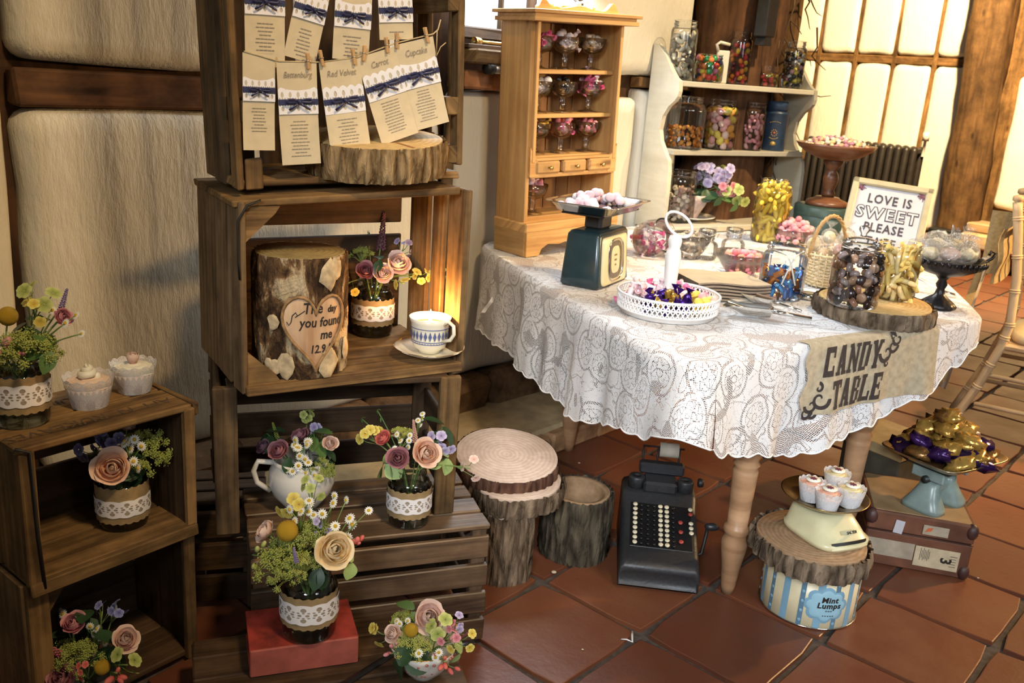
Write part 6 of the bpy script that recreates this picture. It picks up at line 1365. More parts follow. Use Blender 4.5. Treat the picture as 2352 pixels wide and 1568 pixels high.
bo = place(1818, 562); t = bowl('bonbon_bowl', 'clear glass bowl heaped with pink bonbons behind the handled basket', bo, .078, .06, M_glass, 0, .5)
pile(('bonbon', 'glass bowl behind the basket'), 'bonbon', 'pink bonbons in the glass bowl', BON, bo + V((0, 0, .02)), .06, 0, .045, 84, .020, dome=.03, shell=False)
# jars on the cloth
def tjar(px, py, label, r, h, ms, grp, n, size, fill, z=ZT + .002, ribs=0, nr=.8, **k):
    c = place(px, py, z); t = glass_jar('sweet_jar', label, c, r, h, nr, .02, ribs)
    pile((re_name(ms[0]), grp), 'sweet', 'sweets in the ' + grp, ms, c, r - size * .5, size * .5, h * fill - size * .4, n, size, **k); return t
tjar(1762, 553, 'tall swing-lid glass jar packed with yellow foam bananas', .064, .222, BNN, 'tall jar of bananas', 74, .024, .92, nr=.72)
q = place(1790, 680); t = tjar(1790, 680, 'ribbed wide-mouth glass jar with blue wrapped sweets and string handles', .059, .140, BLU, 'ribbed jar of blue sweets', 40, .024, .56, ribs=30, nr=.82)
M_wire = mat('white_cord', (.78, .75, .70), .6)
for s in (-1, 1): MB().tube([(s * .048, -.012, .128), (s * .012, -.052, .122), (0, -.058, .10), (s * .018, -.0615, .045)], .0024, 6).build('cord', M_wire, t)
# wood slice with two jars
SLZ = ZT + .002
slc = log_slice('wood_slice', 'wide low wood slice carrying two sweet jars at the front edge of the table', 'wood slice', place(2005, 725), .143, .040, E_gold, B_grey, .2, 1.0, .04, rough=1.2)
LJ = tjar(1955, 700, 'ribbed swing-lid glass jar of dark liquorice cups on the wood slice', .0595, .146, BAD, 'ribbed jar of liquorice cups', 74, .020, .90, SLZ + .041, 30, .74)
tjar(2046, 682, 'round glass jar of yellow foam sticks on the wood slice', .0555, .142, SHR, 'jar of yellow foam sticks', 56, .02, .86, SLZ + .041, 0, .9)
for (px, py, hh, lab) in ((1955, 700, .146, 'liquorice'),):
    c = place(px, py, SLZ + .041); par_ = LJ; DZ = T(0, 0, hh + .003)
    MB().lathe([(0, 0), (.046, 0), (.046, .006), (.03, .014), (.008, .018), (.007, .026), (.013, .034), (.012, .042), (0, .047)], 30, DZ).build('lid', M_glass, par_); MB().tube([(.046 * cos(k * .2618), .046 * sin(k * .2618), hh - .005) for k in range(24)], .0015, 5, closed=True).build('wire_clasp', M_steel, par_)
# wicker basket with lollies
bc = place(1888, 655); bk_ = thing('wicker_basket', 'small pale wicker basket with a tall hooped handle holding lollipops', 'basket', bc, .3); M_wick = mat('pale_wicker', (.62, .50, .30), .7, var=.25, scale=80); M_wick2 = mat('tan_wicker', (.46, .26, .09), .6, var=.25, scale=80)
br_ = .056
for k in range(11):
    z = .006 + k * .0085; r_ = br_ * (.84 + .16 * k / 10)
    MB().tube([(r_ * (1 + .045 * sin(j * pi / 2 * 1 + (k % 2) * pi)) * cos(j * pi / 32), r_ * (1 + .045 * sin(j * pi / 2 + (k % 2) * pi)) * sin(j * pi / 32), z) for j in range(64)], .0036, 5, closed=True).build('weaver', M_wick, bk_)
for k in range(20): a = k * pi / 10; MB().tube([(br_ * .84 * cos(a), br_ * .84 * sin(a), 0), (br_ * cos(a), br_ * sin(a), .10)], .0026, 5).build('stake', M_wick, bk_)
MB().lathe([(0, .003), (br_ * .82, .003), (br_ * .82, .006), (0, .006)], 24).build('base', M_wick, bk_)
for s in range(3): MB().tube([(.058 * cos(t_), .004 * cos(t_ * 9 + s * 2.1), .085 + .115 * sin(t_) + .003 * sin(t_ * 9 + s * 2.1)) for t_ in (pi * k / 28 for k in range(29))], .0036, 6).build('handle', M_wick2, bk_)
for k, (px, py, col) in enumerate(((1868, 560, (.72, .62, .38)), (1905, 545, (.80, .72, .50)), (1930, 575, (.70, .40, .36)), (1890, 585, (.78, .55, .34)), (1945, 545, (.80, .76, .66)))):
    hp = atd(px, py, dep(bc) - .0 + .02 * (k % 2)); t = thing('lollipop', ('cream lollipop at the left of the wicker basket', 'pale gold lollipop at the top of the wicker basket', 'pink lollipop at the right of the wicker basket', 'orange lollipop low in the middle of the wicker basket', 'white lollipop at the right back of the wicker basket')[k], 'lollipop', hp, 0, 'lollipops in the basket')
    MB().lathe([(0, -.005), (.016, -.004), (.019, 0), (.016, .004), (0, .005)], 20, Rx(pi / 2 - .2)).build('candy', mat('lolly_%d' % k, col, .2, var=.15), t); MB().tube([(0, 0, -.015), (0, .005, -.06), ((bc.x - hp.x) * .5, .01, -(hp.z - bc.z) + .02)], .0018, 6).build('stick', M_wht, t)
    MB().ball((0, 0, 0), (.026, .014, .026), 12, 9, None, lambda a, b: 1 + .12 * sin(a * 7 + b * 5)).build('cellophane', M_cello, t); MB().lathe([(.003, 0), (.004, .006), (.018, .02)], 10, T(0, 0, .025), True, lambda a, z: 1 + .3 * sin(a * 5)).build('twist', M_cello, t)
# black pedestal dish of wrapped sweets
pdm = mat('black_cast_metal', (.022, .018, .018), .38, .5, .3, 60, .5); pc_ = place(2152, 704); pd = thing('pedestal_dish', 'black ornate cast pedestal dish heaped with cellophane bags', 'dish', pc_)
MB().lathe([(0, 0), (.045, 0), (.047, .006), (.040, .014), (.030, .022), (.014, .034), (.010, .05), (.015, .062), (.010, .074), (.02, .086), (.05, .094), (.088, .112), (.098, .132), (.100, .136), (.096, .136), (.08, .116), (.03, .102), (0, .1)], 48, None, True, lambda a, z: 1 + (.03 * sin(a * 10) if z < .03 or z > .1 else 0)).build('pedestal', pdm, pd)
mb = MB()
for k in range(36): a = k * pi / 18; mb.ball((.097 * cos(a), .097 * sin(a), .128), (.006, .006, .009), 6, 5)
for s in (-1, 1): mb.tube([(s * .095, 0, .125), (s * .118, 0, .14), (s * .125, 0, .155), (s * .112, 0, .158), (s * .108, 0, .148)], .0045, 6)
mb.build('cast_border', pdm, pd)
for k, (dx, dy, dz, s, col) in enumerate(((-.055, -.02, .15, .036, (.74, .58, .36)), (-.015, -.045, .155, .038, (.72, .48, .42)), (.035, -.03, .155, .036, (.76, .66, .48)), (.06, .02, .15, .032, (.70, .55, .30)), (-.02, .03, .165, .04, (.78, .70, .60)), (.03, .03, .17, .032, (.74, .52, .20)), (-.065, .03, .15, .03, (.66, .55, .5)))):
    t = thing('cellophane_bag', 'cellophane bag of ' + ('tan sweets at the left of the pedestal dish', 'pink sweets at the front of the pedestal dish', 'cream sweets at the right front of the pedestal dish', 'gold sweets at the right of the pedestal dish', 'ivory sweets topping the pedestal dish', 'amber sweets at the back right of the pedestal dish', 'grey sweets at the back left of the pedestal dish')[k], 'sweet bag', pc_ + V((dx, dy, dz)), R.uniform(0, 6), 'cellophane bags on the pedestal dish')
    MB().ball((0, 0, 0), (s * 1.15, s * .9, s * .85), 16, 10, None, lambda a, b: 1 + .10 * sin(a * 5 + k) * sin(b * 6) + .05 * sin(a * 11)).build('bag', M_cello, t); MB().ball((0, 0, -.004), (s * .72, s * .55, s * .45), 10, 7, None, lambda a, b: 1 + .15 * sin(a * 4 + b * 3)).build('sweets', mat('pastel_%d' % k, tuple(min(.95, x * 1.25) for x in col), .5, var=.25, scale=60), t)
    MB().lathe([(.004, 0), (.006, .008), (.024, .03)], 12, T(s * .7, 0, s * .4) @ Ry(.8), True, lambda a, z: 1 + .35 * sin(a * 5 + k)).build('twist', M_cello, t)
# scoops, tongs, napkin
def scoop(px, py, rz, label, s=1.0):
    t = thing('metal_scoop', label, 'scoop', place(px, py) + V((0, 0, .001)), rz)
    n = 14; f = lambda u, v: V((-.055 * s + .095 * s * v - .02 * s * sin(pi * u) * (v < .01), (.026 * s) * cos(pi * u), .028 * s - .026 * s * sin(pi * u) * (.35 + .65 * min(1, v * 3)) if True else 0))
    MB().grid(f, n, 8, True).build('bowl', M_chrome, t); MB().grid(lambda u, v: V((.040 * s + .008 * s * sin(pi * v / 2), .026 * s * cos(pi * u) * (1 - v * .75), .028 * s - .026 * s * sin(pi * u) * (1 - v * .75))), n, 4).build('back', M_chrome, t)
    MB().tube([(.046 * s, 0, .018 * s), (.07 * s, 0, .016 * s), (.14 * s, 0, .010 * s)], .005 * s, 8).build('handle', M_chrome, t); return t
scoop(1728, 728, math.radians(-8), 'steel sweet scoop lying nearest the front edge of the lace cloth', .98); scoop(1745, 700, math.radians(-42), 'smaller steel scoop lying behind the front scoop', .8)
t = thing('sugar_tongs', 'steel tongs propped under the black pedestal dish', 'tongs', place(2120, 670), math.radians(-30))
for s in (-1, 1): MB().tube([(-.07, s * .012, .055), (-.02, s * .010, .035), (.05, s * .006, .012), (.09, s * .008, .006)], .004, 7, flat=.5).build('arm', M_chrome, t)
MB().tube([(-.07, -.012, .055), (-.082, 0, .06), (-.07, .012, .055)], .004, 7).build('bridge', M_chrome, t)
t = thing('paper_napkin', 'folded cream paper napkin under the steel scoops', 'napkin', place(1700, 690), math.radians(30)); MB().grid(lambda u, v: V(((u - .5) * .10, (v - .5) * .08, .003 + .003 * sin(u * 4) * v)), 6, 5).build('paper', mat('cream_paper', (.78, .72, .60), .85), t); MB().grid(lambda u, v: V(((u - .5) * .09 + .006, (v - .5) * .07 + .004, .007 + .004 * u * v)), 5, 4).build('fold', mat('cream_paper', (.78, .72, .60), .85), t)
t = thing('shiny_tealight_holder', 'small shiny metal holder beside the wicker basket', 'holder', place(1856, 684)); MB().lathe([(0, .014), (.024, .014), (.028, .011), (.029, 0), (.027, 0), (.026, .010), (0, .012)], 28).build('cap', M_chrome, t)  # small shiny steel piece, shaped like a lid
# green tin, wooden cake stand with mini eggs
gt = place(1888, 530); M_gtin = mat('dark_green_tin', (.040, .075, .062), .45, .1, .25, 40); t = thing('green_tin', 'round dark green tin raising the wooden cake stand', 'tin', gt)
MB().lathe([(0, 0), (.118, 0), (.119, .003), (.119, .068), (.117, .070)], 48).build('body', M_gtin, t); MB().lathe([(.121, .066), (.121, .098), (.117, .102), (.0, .102), (0, .099), (.119, .097), (.119, .066)], 48).build('lid', M_gtin, t)
cs = thing('cake_stand', 'turned dark wooden cake stand heaped with speckled mini eggs', 'cake stand', gt + V((0, 0, .1025)))
MB().lathe([(0, 0), (.082, 0), (.084, .008), (.078, .018), (.05, .028), (.045, .034), (.0, .036)], 44).build('foot', W_mahog, cs)
MB().lathe([(.0, .034), (.024, .036), (.026, .048), (.020, .062), (.026, .082), (.030, .105), (.026, .125), (.018, .135), (.026, .15), (.040, .172), (.038, .178), (0, .18)], 32).build('stem', W_mahog, cs)
MB().lathe([(0, .176), (.05, .178), (.10, .196), (.140, .222), (.152, .240), (.148, .240), (.10, .210), (0, .196)], 56).build('bowl', W_mahog, cs)
pile(('mini egg', 'heap on the wooden cake stand'), 'mini egg', 'mini eggs on the cake stand', EGG, gt + V((0, 0, .1025 + .225)), .115, 0, .014, 110, .018, dome=.030, shell=False)
# framed sign
sg = place(1986, 575); tl, tr_, = (atd(1962, 406, 3.05), atd(2147, 436, 2.97)); bl = atd(1940, 572, 3.0)
x = (tr_ - tl); wS = x.length; x.normalize(); z = (tl - bl); z = (z - x * z.dot(x)).normalized(); hS = .285; y = z.cross(x)
fr_ = thing('framed_sign', 'cream framed sign reading LOVE IS SWEET PLEASE standing at the back of the table', 'sign', tl); fr_.matrix_world = frame(tl, x, y, z)
M_fr = mat('cream_frame', (.42, .36, .22), .5, var=.1); M_pap = mat('white_card_print', (.50, .49, .52), .7, var=.04); M_sgi = mat('sign_ink', (.045, .04, .05), .8, var=.1)
f_ = .022
for c, d in (((wS / 2, 0, -f_ / 2), (wS, .018, f_)), ((wS / 2, 0, -hS + f_ / 2), (wS, .018, f_)), ((f_ / 2, 0, -hS / 2), (f_, .018, hS)), ((wS - f_ / 2, 0, -hS / 2), (f_, .018, hS))): MB().box(c, d, b=.004).build('frame_rail', M_fr, fr_)
MB().box((wS / 2, .003, -hS / 2), (wS - f_, .004, hS - f_)).build('print', M_pap, fr_)
tmx = lambda px_, pz_: MX(((1, 0, 0, px_), (0, 0, -1, -.0005), (0, 1, 0, pz_), (0, 0, 0, 1)))
for s_, zz, q, k in (('LOVE IS', -.066, .044, .82), ('PLEASE', -.166, .042, .85), ('TAKE', -.214, .042, .85)): obj('lettering', text_mesh('lettering', s_, q, M_sgi, tmx(wS / 2, zz), .0003, 0, .0008, sx=k, sp=1.15), fr_)
obj('lettering', text_mesh('lettering', 'SWEET', .056, M_sgi, tmx(wS / 2, -.117), .0002, 0, .0036, sx=.95, sp=1.25), fr_)
obj('lettering', text_mesh('lettering', 'SWEET', .056, M_pap, tmx(wS / 2, -.117) @ T(0, 0, .0006), .0002, 0, .0006, sx=.95, sp=1.25), fr_)
mb = MB()
for cx_, cz_, sx_, sz_ in ((f_, -f_, 1, -1), (wS - f_, -f_, -1, -1), (wS - f_, -hS + f_, -1, 1)):
    for k in range(14): 
        a = k * pi / 28; L1_ = R.uniform(.012, .028); mb.tube([(cx_ + sx_ * .004, -.0004, cz_ + sz_ * .004), (cx_ + sx_ * L1_ * cos(a), -.0004, cz_ + sz_ * L1_ * sin(a))], .0012, 4)
mb.build('corner_flourish', mat('plum_ink', (.20, .07, .10), .8), fr_)
# ------------------------------------------------------------------ adding machine
am = thing('adding_machine', 'old black adding machine with rows of round cream keys on the tiles', 'adding machine', at(1416, 1352), math.radians(-5)); M_am = mat('black_crackle', (.028, .028, .030), .42, .2, .2, 120, .25); M_amk = mat('black_key', (.012, .012, .012), .35, .1); M_key = mat('cream_key', (.66, .58, .40), .35, var=.08); M_keyr = mat('red_key', (.34, .05, .035), .4)
aw = .188
def asec(y, z, inset=0, r=.014): return [(x_, y, z_) for x_, z_, q in ((inset, .012, 0), (inset, z - r, 0), (inset + r * .3, z - r * .3, 0), (inset + r, z, 0), (aw - inset - r, z, 0), (aw - inset - r * .3, z - r * .3, 0), (aw - inset, z - r, 0), (aw - inset, .012, 0))]
loft(MB(), [asec(.004, .050, .006), asec(.0, .058), asec(.006, .068), asec(.018, .075), asec(.06, .085), asec(.20, .135), asec(.215, .150), asec(.225, .156), asec(.30, .156), asec(.305, .15, .004)]).build('housing', M_am, am)
MB().box((aw / 2, .16, .008), (aw - .02, .28, .016)).build('base', M_black, am)
ang = math.atan2(.05, .14); KM = T(0, .06, .085) @ Rx(ang)
MB().box((aw * .52, .072, -.001), (aw * .80, .145, .004), KM, b=.001).build('key_plate', M_amk, am)
kc = MB().lathe([(0, 0), (.0022, 0), (.0022, .006), (.0056, .007), (.0060, .009), (.0052, .0105), (0, .0105)], 12); kme = kc.mesh('key', M_key); kmr = MB().lathe([(0, 0), (.0022, 0), (.0022, .006), (.0056, .007), (.0060, .009), (.0052, .0105), (0, .0105)], 12).mesh('key', M_keyr)
kmb = MB().lathe([(0, 0), (.0016, 0), (.0016, .006), (.0044, .007), (.0046, .009), (.003, .010), (0, .010)], 10).mesh('key', M_amk)
def key(x, y, me): o = obj('key', me, am); o.matrix_local = KM @ T(x, y, 0)
for r in range(9):
    y = .006 + r * .0155
    for c_ in range(8):
        x = .034 + c_ * .0155
        if c_ == 7:
            if r in (1, 3, 5): key(x + .002, y, kmr)
            continue
        key(x, y, kme if c_ in (0, 4, 5) else kmb)
    if r in (3, 4, 5, 8): key(aw - .018, y, kme)
    if r == 7: key(aw - .018, y, kmr)
for x in (.035, aw - .03):
    MB().lathe([(0, 0), (.021, 0), (.021, .030), (.019, .034), (.006, .034), (.006, .032), (0, .032)], 24, T(x, .245, .152)).build('ribbon_spool', M_am, am)
MB().box((aw * .5, .245, .168), (.085, .06, .03), b=.006).build('print_head', M_am, am); MB().box((aw * .52, .285, .195), (.115, .03, .03), b=.005).build('carriage', M_am, am)
for x in (.048, .085, .140): MB().tube([(x, .29, .19), (x, .295, .215), (x, .30, .248)], .0026, 6).build('roll_arm', M_black, am)
MB().tube([(.046, .30, .246), (.152, .30, .246)], .0026, 6).build('roll_spindle', M_black, am); MB().lathe([(.005, 0), (.019, 0), (.019, .048), (.005, .048)], 24, T(.089, .30, .240) @ Ry(pi / 2)).build('paper_roll', mat('till_paper', (.52, .47, .38), .85), am)
MB().lathe([(0, 0), (.010, 0), (.012, .004), (.010, .014), (0, .016)], 14, T(aw + .003, .262, .175) @ Ry(pi / 2)).build('carriage_knob', M_black, am)
MB().tube([(aw, .11, .05), (aw + .014, .115, .055), (aw + .022, .135, .095), (aw + .024, .14, .11)], .0045, 7).build('crank', M_black, am); MB().ball((aw + .034, .142, .116), (.018, .010, .010), 12, 8).build('crank_knob', M_am, am)
# ------------------------------------------------------------------ tin, slice, cream scale, cupcakes
tn = place(1852, 1384, 0); tn.z = 0; t = thing('sweet_tin', 'round blue and cream striped tin lettered Mint Lumps on the tiles', 'tin', tn); rt, ht = .108, .145
t.rotation_euler.z = 0
M_tc = mat('tin_cream', (.70, .60, .38), .35, var=.05); M_tb = mat('tin_blue', (.22, .40, .52), .35, var=.06); M_td = mat('tin_slate_blue', (.12, .22, .30), .35, var=.05)
MB().lathe([(0, 0), (rt - .003, 0), (rt, .003), (rt, ht - .02), (0, ht - .02)], 64).build('body', M_tc, t); MB().lathe([(rt + .0015, ht - .022), (rt + .0025, ht - .020), (rt + .0025, ht - .004), (rt, ht), (rt - .008, ht + .001), (0, ht - .003)], 64).build('lid', M_tb, t); MB().tube([((rt + .002) * cos(k * .0982), (rt + .002) * sin(k * .0982), .003) for k in range(64)], .002, 5, closed=True).build('base_rim', M_chrome, t)
ta = math.atan2((CAM - tn).y, (CAM - tn).x); st = MB(); stb = MB(); stw = MB()
for k in range(18):
    a = k * 2 * pi / 18 + .06; w_ = .016 if k % 2 else .011
    rr = rt + .0006; ww = w_
    MB().grid(lambda u, v: V((rr * cos(a + (u - .5) * ww / rt), rr * sin(a + (u - .5) * ww / rt), .004 + v * (ht - .028))), 3, 1).build('stripe', M_tb if k % 2 else M_td, t)
    if k % 2 == 0:
        for j in range(5): stw.ball((rt + .0008, 0, .016 + j * .024), (.0008, .0042, .0042), 8, 5, Rz(a))
stuff(stw.build('dot', M_tb, t))
wl_ = wrap(rt + .0016, ta + .40, .062); pl_ = [((.044 + .007 * abs(cos(k * pi / 8))) * cos(k * pi / 32) * 1.0, (.036 + .008 * abs(cos(k * pi / 8))) * sin(k * pi / 32)) for k in range(64)]
wrapped_patch([(x / .05, y / .05) for x, y in pl_], rt + .0014, ta + .40, .062, 'label_patch', M_tb, t, .054); wrapped_patch([(x / .05, y / .05) for x, y in pl_], rt + .0022, ta + .40, .062, 'label_face', mat('tin_pale_blue', (.33, .56, .66), .35, var=.04), t, .048)
for s_, z_, q in (('Mint', .014, .019), ('Lumps', .0, .019), ('* * *', -.014, .007), ('- - - - -', -.024, .008)): obj('lettering', text_mesh('lettering', s_, q, M_inkb, None, .0002, .1, .0006, bend=lambda p, z_=z_: wrap(rt + .0030, ta + .40, .062)((p[0] + .006, p[1] + z_, p[2])), sp=1.1), t)
SLT = ht + .0015
s2 = log_slice('wood_slice', 'thick bark-edged wood slice lying on the striped tin under the cream scale', 'wood slice', at(1858, 1272, SLT), .128, .048, E_brown, B_grey, .8, 1.0, .04, rough=1.5)
cb = at(1894, 1224, SLT + .049); csl = thing('cream_scale', 'small cream plastic-bodied kitchen scale with a curved dial slot', 'scale', cb, math.radians(24)); M_crs = mat('cream_enamel', (.66, .60, .36), .3, var=.06)
def cring(a, b, z, yo=0): return srect(a, b, z * .64, 36, .55, 0, yo)
loft(MB(), [cring(.066, .076, 0), cring(.074, .084, .004), cring(.075, .084, .022), cring(.070, .079, .026, .002), cring(.062, .070, .055, .010), cring(.054, .060, .080, .018), cring(.044, .048, .092, .02), cring(.02, .02, .095, .02)]).build('housing', M_crs, csl)
sl_ = lambda z0, z1, o, h_: MB().grid(lambda u, v: V(((u - .5) * h_, -(.0845 - .012 * (2 * u - 1) ** 2 - (z0 + (z1 - z0) * v - .022) * .30) - o, (z0 + (z1 - z0) * v - .010 * (2 * u - 1) ** 2 + .006) * .64)), 16, 3)
sl_(.024, .034, .004, .098).build('dial_slot', M_black, csl); sl_(.012, .021, .004, .10).build('dial_lip', M_crs, csl); sl_(.054, .066, .0035, .036).build('badge', mat('scale_badge', (.48, .44, .26), .4), csl)
obj('badge_lettering', text_mesh('badge_lettering', 'SALTER', .0085, M_black, T(0, -.0765, .042) @ Rx(pi / 2 - .40), .0004, 0, .0002), csl)
MB().lathe([(0, 0), (.018, 0), (.018, .008), (.010, .012), (.010, .02)], 16, T(0, .02, .055)).build('pan_post', M_black, csl)
ph_ = .068
MB().lathe([(.0, 0), (.04, .001), (.075, .008), (.094, .020), (.097, .023), (.094, .023), (.072, .011), (.04, .005), (0, .004)], 48, T(0, .02, ph_)).build('brass_pan', mat('tarnished_brass', (.32, .22, .10), .3, 1, .25), csl)
pc0 = csl.matrix_basis @ V((0, .02, ph_ + .006)); 
for (px, py, ice, lab) in ((1860, 1146, M_cream_r, 'rose-iced cupcake at the back left of the brass pan'), (1917, 1124, M_cream_y, 'tall yellow-iced cupcake at the back of the brass pan'), (1898, 1168, M_cream_r, 'peach-iced cupcake at the front of the brass pan'), (1950, 1160, M_cream_y, 'yellow-iced cupcake at the right of the brass pan')):
    q = at(px, py, pc0.z + .002 + (.0)); cupcake(q, lab, .031, .040, ice, 'disc', 'four cupcakes on the cream scale', R.uniform(0, 3))
# ------------------------------------------------------------------ suitcase, balance scale, dark box
f0, f1 = at(1985, 1290), at(2215, 1332); x = (f1 - f0).normalized(); LS = (f1 - f0).length + .012; y = V((-x.y, x.x, 0)); DS, HS = .25, .15
su = thing('suitcase', 'battered brown suitcase with pasted paper labels and a black 3, lying on the tiles', 'suitcase', f0 - x * .01); su.matrix_world = frame(f0 - x * .01 + V((0, 0, 0)), x, y, (0, 0, 1)); M_case = mat('worn_brown_leather', (.13, .050, .026), .55, var=.4, scale=14, bump=.25); M_case2 = mat('suitcase_corner', (.055, .022, .018), .5, var=.3); M_ctop = mat('worn_tan_top', (.30, .20, .10), .6, var=.3, scale=12)
MB().box((LS / 2, DS / 2, .048), (LS, DS, .095), b=.004).build('lower_shell', M_case, su); MB().box((LS / 2, DS / 2, .123), (LS, DS, .052), b=.004).build('lid_shell', M_case, su); MB().box((LS / 2, DS / 2, .148), (LS - .02, DS - .02, .004), b=.001).build('top_panel', M_ctop, su)
for x_ in (0, LS):
    for y_ in (0, DS):
        for z_ in (.018, .130): MB().ball((x_ + (.008 if x_ == 0 else -.008), y_ + (.008 if y_ == 0 else -.008), z_), (.016, .016, .022), 10, 7).build('corner_cap', M_case2, su)
MB().tube([(0, -.0005, .097), (LS, -.0005, .097)], .0016, 6).build('edge_trim', M_case2, su)
M_lab = mat('aged_paper_label', (.52, .43, .28), .8, var=.15, scale=40); M_lab2 = mat('grey_paper_label', (.36, .30, .22), .85, var=.2, scale=30)
MB().box((.055, -.0012, .052), (.13, .0016, .045), b=.0003).build('paper_label', M_lab2, su); MB().box((.175, -.0012, .045), (.105, .0016, .055), b=.0003).build('paper_label', M_lab, su); MB().box((.062, -.003, .122), (.022, .0012, .036), Ry(.1), b=.0003).build('white_label', M_pap, su); MB().box((.160, -.003, .120), (.060, .0012, .026), b=.0003).build('torn_label', M_lab2, su)
MB().prism([(0, 0), (.014, .004), (.018, .014), (.006, .012)], -.0003, .0003, T(.135, -.004, .114) @ Rx(pi / 2)).build('orange_scrap', mat('orange_scrap', (.50, .12, .04), .8), su)
obj('numeral', text_mesh('numeral', '3', .036, M_inkb, T(.196, -.0023, .043) @ Rx(pi / 2) @ Rz(-pi / 2), .0003, 0, .001), su)
mb = MB()
for k in range(7): mb.box((.136 + k * .0035, -.0023, .052), (.001, .0006, R.uniform(.02, .034)), b=.0001)
for k in range(5): mb.box((.214, -.0023, .03 + k * .007), (R.uniform(.01, .018), .0006, .0012), b=.0001)
mb.build('label_print', M_inkb, su)
# balance scale
bp = su.matrix_world @ V((.165, .10, HS)); bs = thing('balance_scale', 'pale blue cast iron balance scale standing on the brown suitcase', 'scale', bp, math.radians(38)); M_blu = mat('pale_blue_enamel', (.22, .29, .27), .3, var=.15, scale=30); M_iron = mat('dark_iron', (.05, .06, .055), .45, .6, .3)
for s in (-1, 1):
    loft(MB(), [[(s * (.052 + .0) + q[0], q[1], q[2]) for q in srect(.034, .052, 0, 24, .6)], [(s * .052 + q[0], q[1], q[2]) for q in srect(.033, .050, .012, 24, .6)], [(s * .048 + q[0], q[1], q[2]) for q in srect(.026, .036, .035, 24, .7)], [(s * .040 + q[0], q[1], q[2]) for q in srect(.020, .026, .06, 24, .8)], [(s * .036 + q[0], q[1], q[2]) for q in srect(.020, .024, .078, 24, .8)]]).build('foot', M_blu, bs)
MB().box((0, 0, .055), (.09, .036, .036), b=.012).build('bridge', M_blu, bs); MB().tube([(-.075, 0, .085), (.075, 0, .085)], .010, 8).build('beam', M_iron, bs)
for x_ in (-.06, .06): MB().box((x_, 0, .098), (.012, .085, .03), b=.003).build('bracket', M_blu, bs); MB().box((x_, 0, .116), (.02, .11, .006)).build('cross_bar', M_iron, bs)
tray_m = T(0, 0, .122) @ Rz(-.12) @ Rx(-.02)
rg = lambda a, b, z: [(q[0], q[1], q[2]) for q in srect(a, b, z, 40, .32)]
loft(MB(), [rg(.07, .06, .0), rg(.10, .09, .008), rg(.125, .108, .024), rg(.130, .112, .026), rg(.126, .108, .028), rg(.098, .088, .012), rg(.06, .05, .005)], tray_m).build('square_tray', mat('tray_brass', (.38, .32, .20), .35, 1, .2), bs)
tq = bp + V((0, 0, .135)); XM = MB().ball((0, 0, 0), (.029, .021, .012), 9, 6, None, lambda a, b: 1 + .22 * sin(a * 3 + b * 4) + .12 * sin(a * 7))
BIG = [wrapm('foil_bar', XM, c) for c in ((.040, .012, .085), (.42, .24, .05), (.030, .012, .05), (.50, .30, .07), (.20, .10, .03))]
for k in range(46):
    a = R.uniform(0, 6.28); q = R.random() ** .5; zz = .115 * (1 - q) * R.random() ** .4; o = obj('foil_bar', R.choice(BIG), None, tq + V((.105 * q * cos(a), .09 * q * sin(a), .014 + zz)), (R.uniform(-.5, .5), R.uniform(-.5, .5), R.uniform(0, 6)), 1.4); tag(o, f"{o.data['w']} foil chocolate at the {'top' if zz > .04 else 'left' if cos(a) < -.4 else 'right' if cos(a) > .4 else 'middle'} {'front' if sin(a) < 0 else 'back'} of the blue scale heap", 'chocolate', 'foil chocolates on the blue scale')
gb_ = thing('storage_box', 'dark olive box with a pale lid edge behind the back table leg', 'box', V((1.10, 2.33, 0)), math.radians(38)); M_olv = mat('olive_board', (.055, .048, .03), .7, var=.25)
MB().box((.09, .09, .095), (.20, .18, .19), b=.004).build('body', M_olv, gb_); MB().box((.09, .09, .205), (.21, .19, .03), b=.004).build('lid', mat('tan_board', (.36, .27, .13), .7, var=.2), gb_)
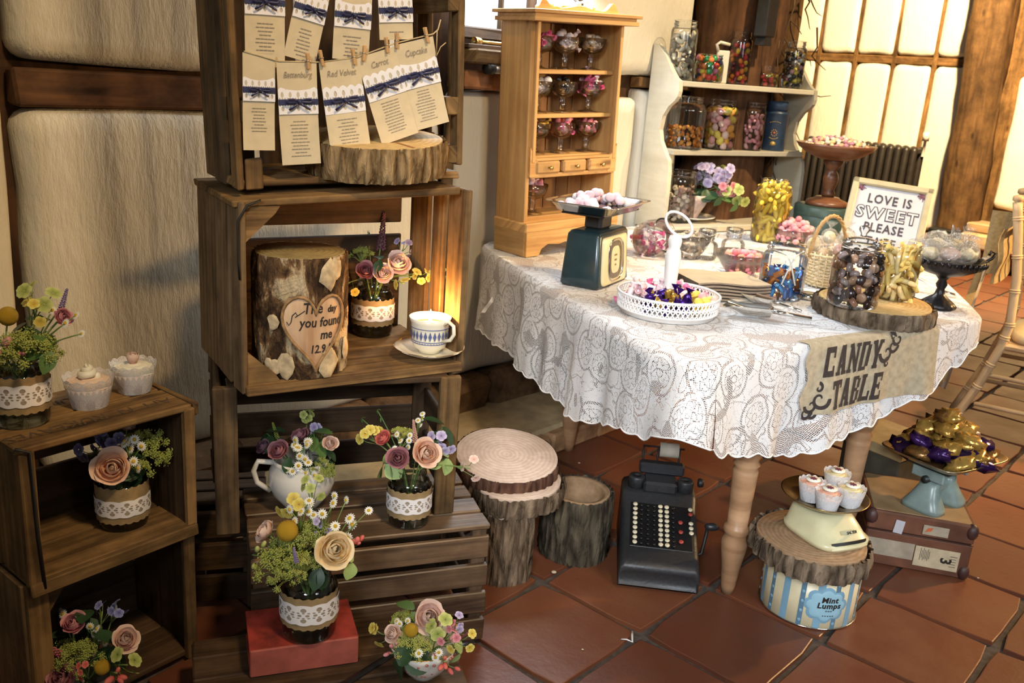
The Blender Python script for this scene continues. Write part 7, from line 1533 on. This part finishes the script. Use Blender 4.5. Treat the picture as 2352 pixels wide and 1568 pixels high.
# ------------------------------------------------------------------ limewashed chairs
def bamboo(pts, r, n=8, rings=()):
    P = [V(p) for p in pts]; mb = MB().tube(P, r, n)
    for f in rings:
        i = f * (len(P) - 1); a = P[int(i)].lerp(P[min(len(P) - 1, int(i) + 1)], i % 1); b = P[min(len(P) - 1, int(i) + 1)] - P[int(i)]
        if b.length < 1e-6: b = P[-1] - P[-2]
        for d in (-.004, .004): mb.lathe([(r, -.003), (r * 1.18, -.001), (r * 1.18, .001), (r, .003)], n, aim(a + b.normalized() * d, b))
    return mb
def chair(name, loc, rz, label, sash):
    t = thing(name, label, 'chair', loc, rz)
    w, d, sh, bh = .34, .36, .36, .85
    for s in (-1, 1):
        x = s * w / 2
        cv = [V((x, -.13, 0)), V((x, -.055, .2)), V((x, -.01, .36)), V((x, 0, .44)), V((x * .98, -.012, .6)), V((x * .96, -.04, .76)), V((x * .95, -.06, bh))]
        P = [cv[i].lerp(cv[i + 1], k / 3) for i in range(6) for k in range(3)] + [cv[-1]]
        bamboo(P, .0155, 10, (.08, .17, .26, .40, .5, .62, .74, .9)).build('back_post', W_lime, t); MB().lathe([(.012, 0), (.017, .004), (.017, .016), (.013, .02), (.0, .024)], 12, T(*P[-1])).build('finial', W_lime, t)
        bamboo([(x * 1.02, d, 0), (x, d - .01, .2), (x * .98, d - .01, sh - .02)], .015, 10, (.25, .5, .75)).build('front_leg', W_lime, t)
        for z in (.14, .25): bamboo([(x, -.07 + z * .12, z), (x, d - .01, z)], .008, 8, (.5,)).build('stretcher', W_lime, t)
    for z, y in ((.25, -.03), (.14, -.07), (.25, d - .01)): bamboo([(-w / 2, y, z), (w / 2, y, z)], .008, 8, (.5,)).build('stretcher', W_lime, t)
    for z, y in ((bh - .03, -.055), (bh - .10, -.043), (.55, -.008)): bamboo([(-w / 2, y, z), (w / 2, y, z)], .011, 8, (.3, .7)).build('back_rail', W_lime, t)
    for k in range(5): x = -w / 2 + (k + 1) * w / 6; bamboo([(x, -.008, .55), (x, -.043, bh - .10)], .007, 7, (.5,)).build('spindle', W_lime, t)
    MB().box((0, d / 2 - .005, sh), (w + .02, d + .03, .026), b=.008).build('seat_frame', W_lime, t)
    loft(MB(), [[(q[0], q[1] + d / 2, q[2]) for q in srect(a, a, z, 32, .4)] for a, z in ((w / 2 - .005, sh + .012), (w / 2 + .005, sh + .03), (w / 2 - .005, sh + .047), (w / 2 - .05, sh + .056), (.05, sh + .058))]).build('seat_pad', mat('ivory_pad', (.66, .52, .30), .8, var=.06), t)
    if sash:
        mh = weave('hessian_sash', (.56, .42, .22), 300); mw = mat('ivory_muslin', (.74, .66, .54), .9, var=.06)
        MB().grid(lambda u, v: V(((u - .5) * (w + .05), -.07 + .035 * (1 - (2 * u - 1) ** 2) - .012 + .006 * sin(v * 9 + u * 4), .58 + v * .19 + .012 * sin(u * 5))), 20, 8, True, lambda a, b: (a * .4, b * .2)).build('sash', mh, t)
        MB().grid(lambda u, v: V((-w / 2 - .02 - .025 * sin(v * 2) + .006 * sin(u * 9), -.10 + (u - .5) * .09, .78 - v * .24)), 8, 10, True, lambda a, b: (a * .1, b * .3)).build('sash_knot', mh, t)
        MB().grid(lambda u, v: V((-w / 2 + .06 + .12 * u + .01 * sin(v * 6), -.125 - .05 * v + .014 * sin(u * 12 + v * 3), .62 - v * .50)), 10, 14, True).build('sash_tail', mw, t)
        MB().grid(lambda u, v: V((w / 2 - .10 + .10 * u + .01 * sin(v * 6), -.13 - .04 * v + .012 * sin(u * 10 + v * 3), .60 - v * .42)), 10, 14, True).build('sash_tail', mh, t)
    return t
fp = at(2224, 1003); dirc = V((.82, -.57, 0)).normalized()
chair('limewashed_chair', V((1.775, 3.16, 0)), math.radians(-120), 'limewashed bamboo-style chair with a hessian sash at the right end of the table', True)
# ------------------------------------------------------------------ bits on the floor
t = thing('paper_scrap', 'bent scrap of white ribbon lying on the grout between the front tiles', 'scrap', at(1450, 1466, .002)); p0, p1, p2_ = (at(*q, .003) - t.location for q in ((1427, 1467), (1452, 1474), (1452, 1448)))
MB().tube([p0, p0.lerp(p1, .5) + V((0, 0, .003)), p1, p1.lerp(p2_, .5), p2_], .0026, 6, flat=.4).build('ribbon', M_wht, t)
for px, py, s, lab in ((1272, 1316, .007, 'pale crumb on the tile in front of the hollow log'), (1338, 1492, .0028, 'tiny pale crumb on the front tile'), (1330, 1064, .004, 'small pale speck on the lit tile under the table'), (2246, 1328, .003, 'tiny crumb right of the suitcase')):
    t = MB().ball((0, 0, s * .5), (s, s * .8, s * .5), 8, 5).build('crumb', M_lab, None, at(px, py, .001)); tag(t, lab, 'crumb')
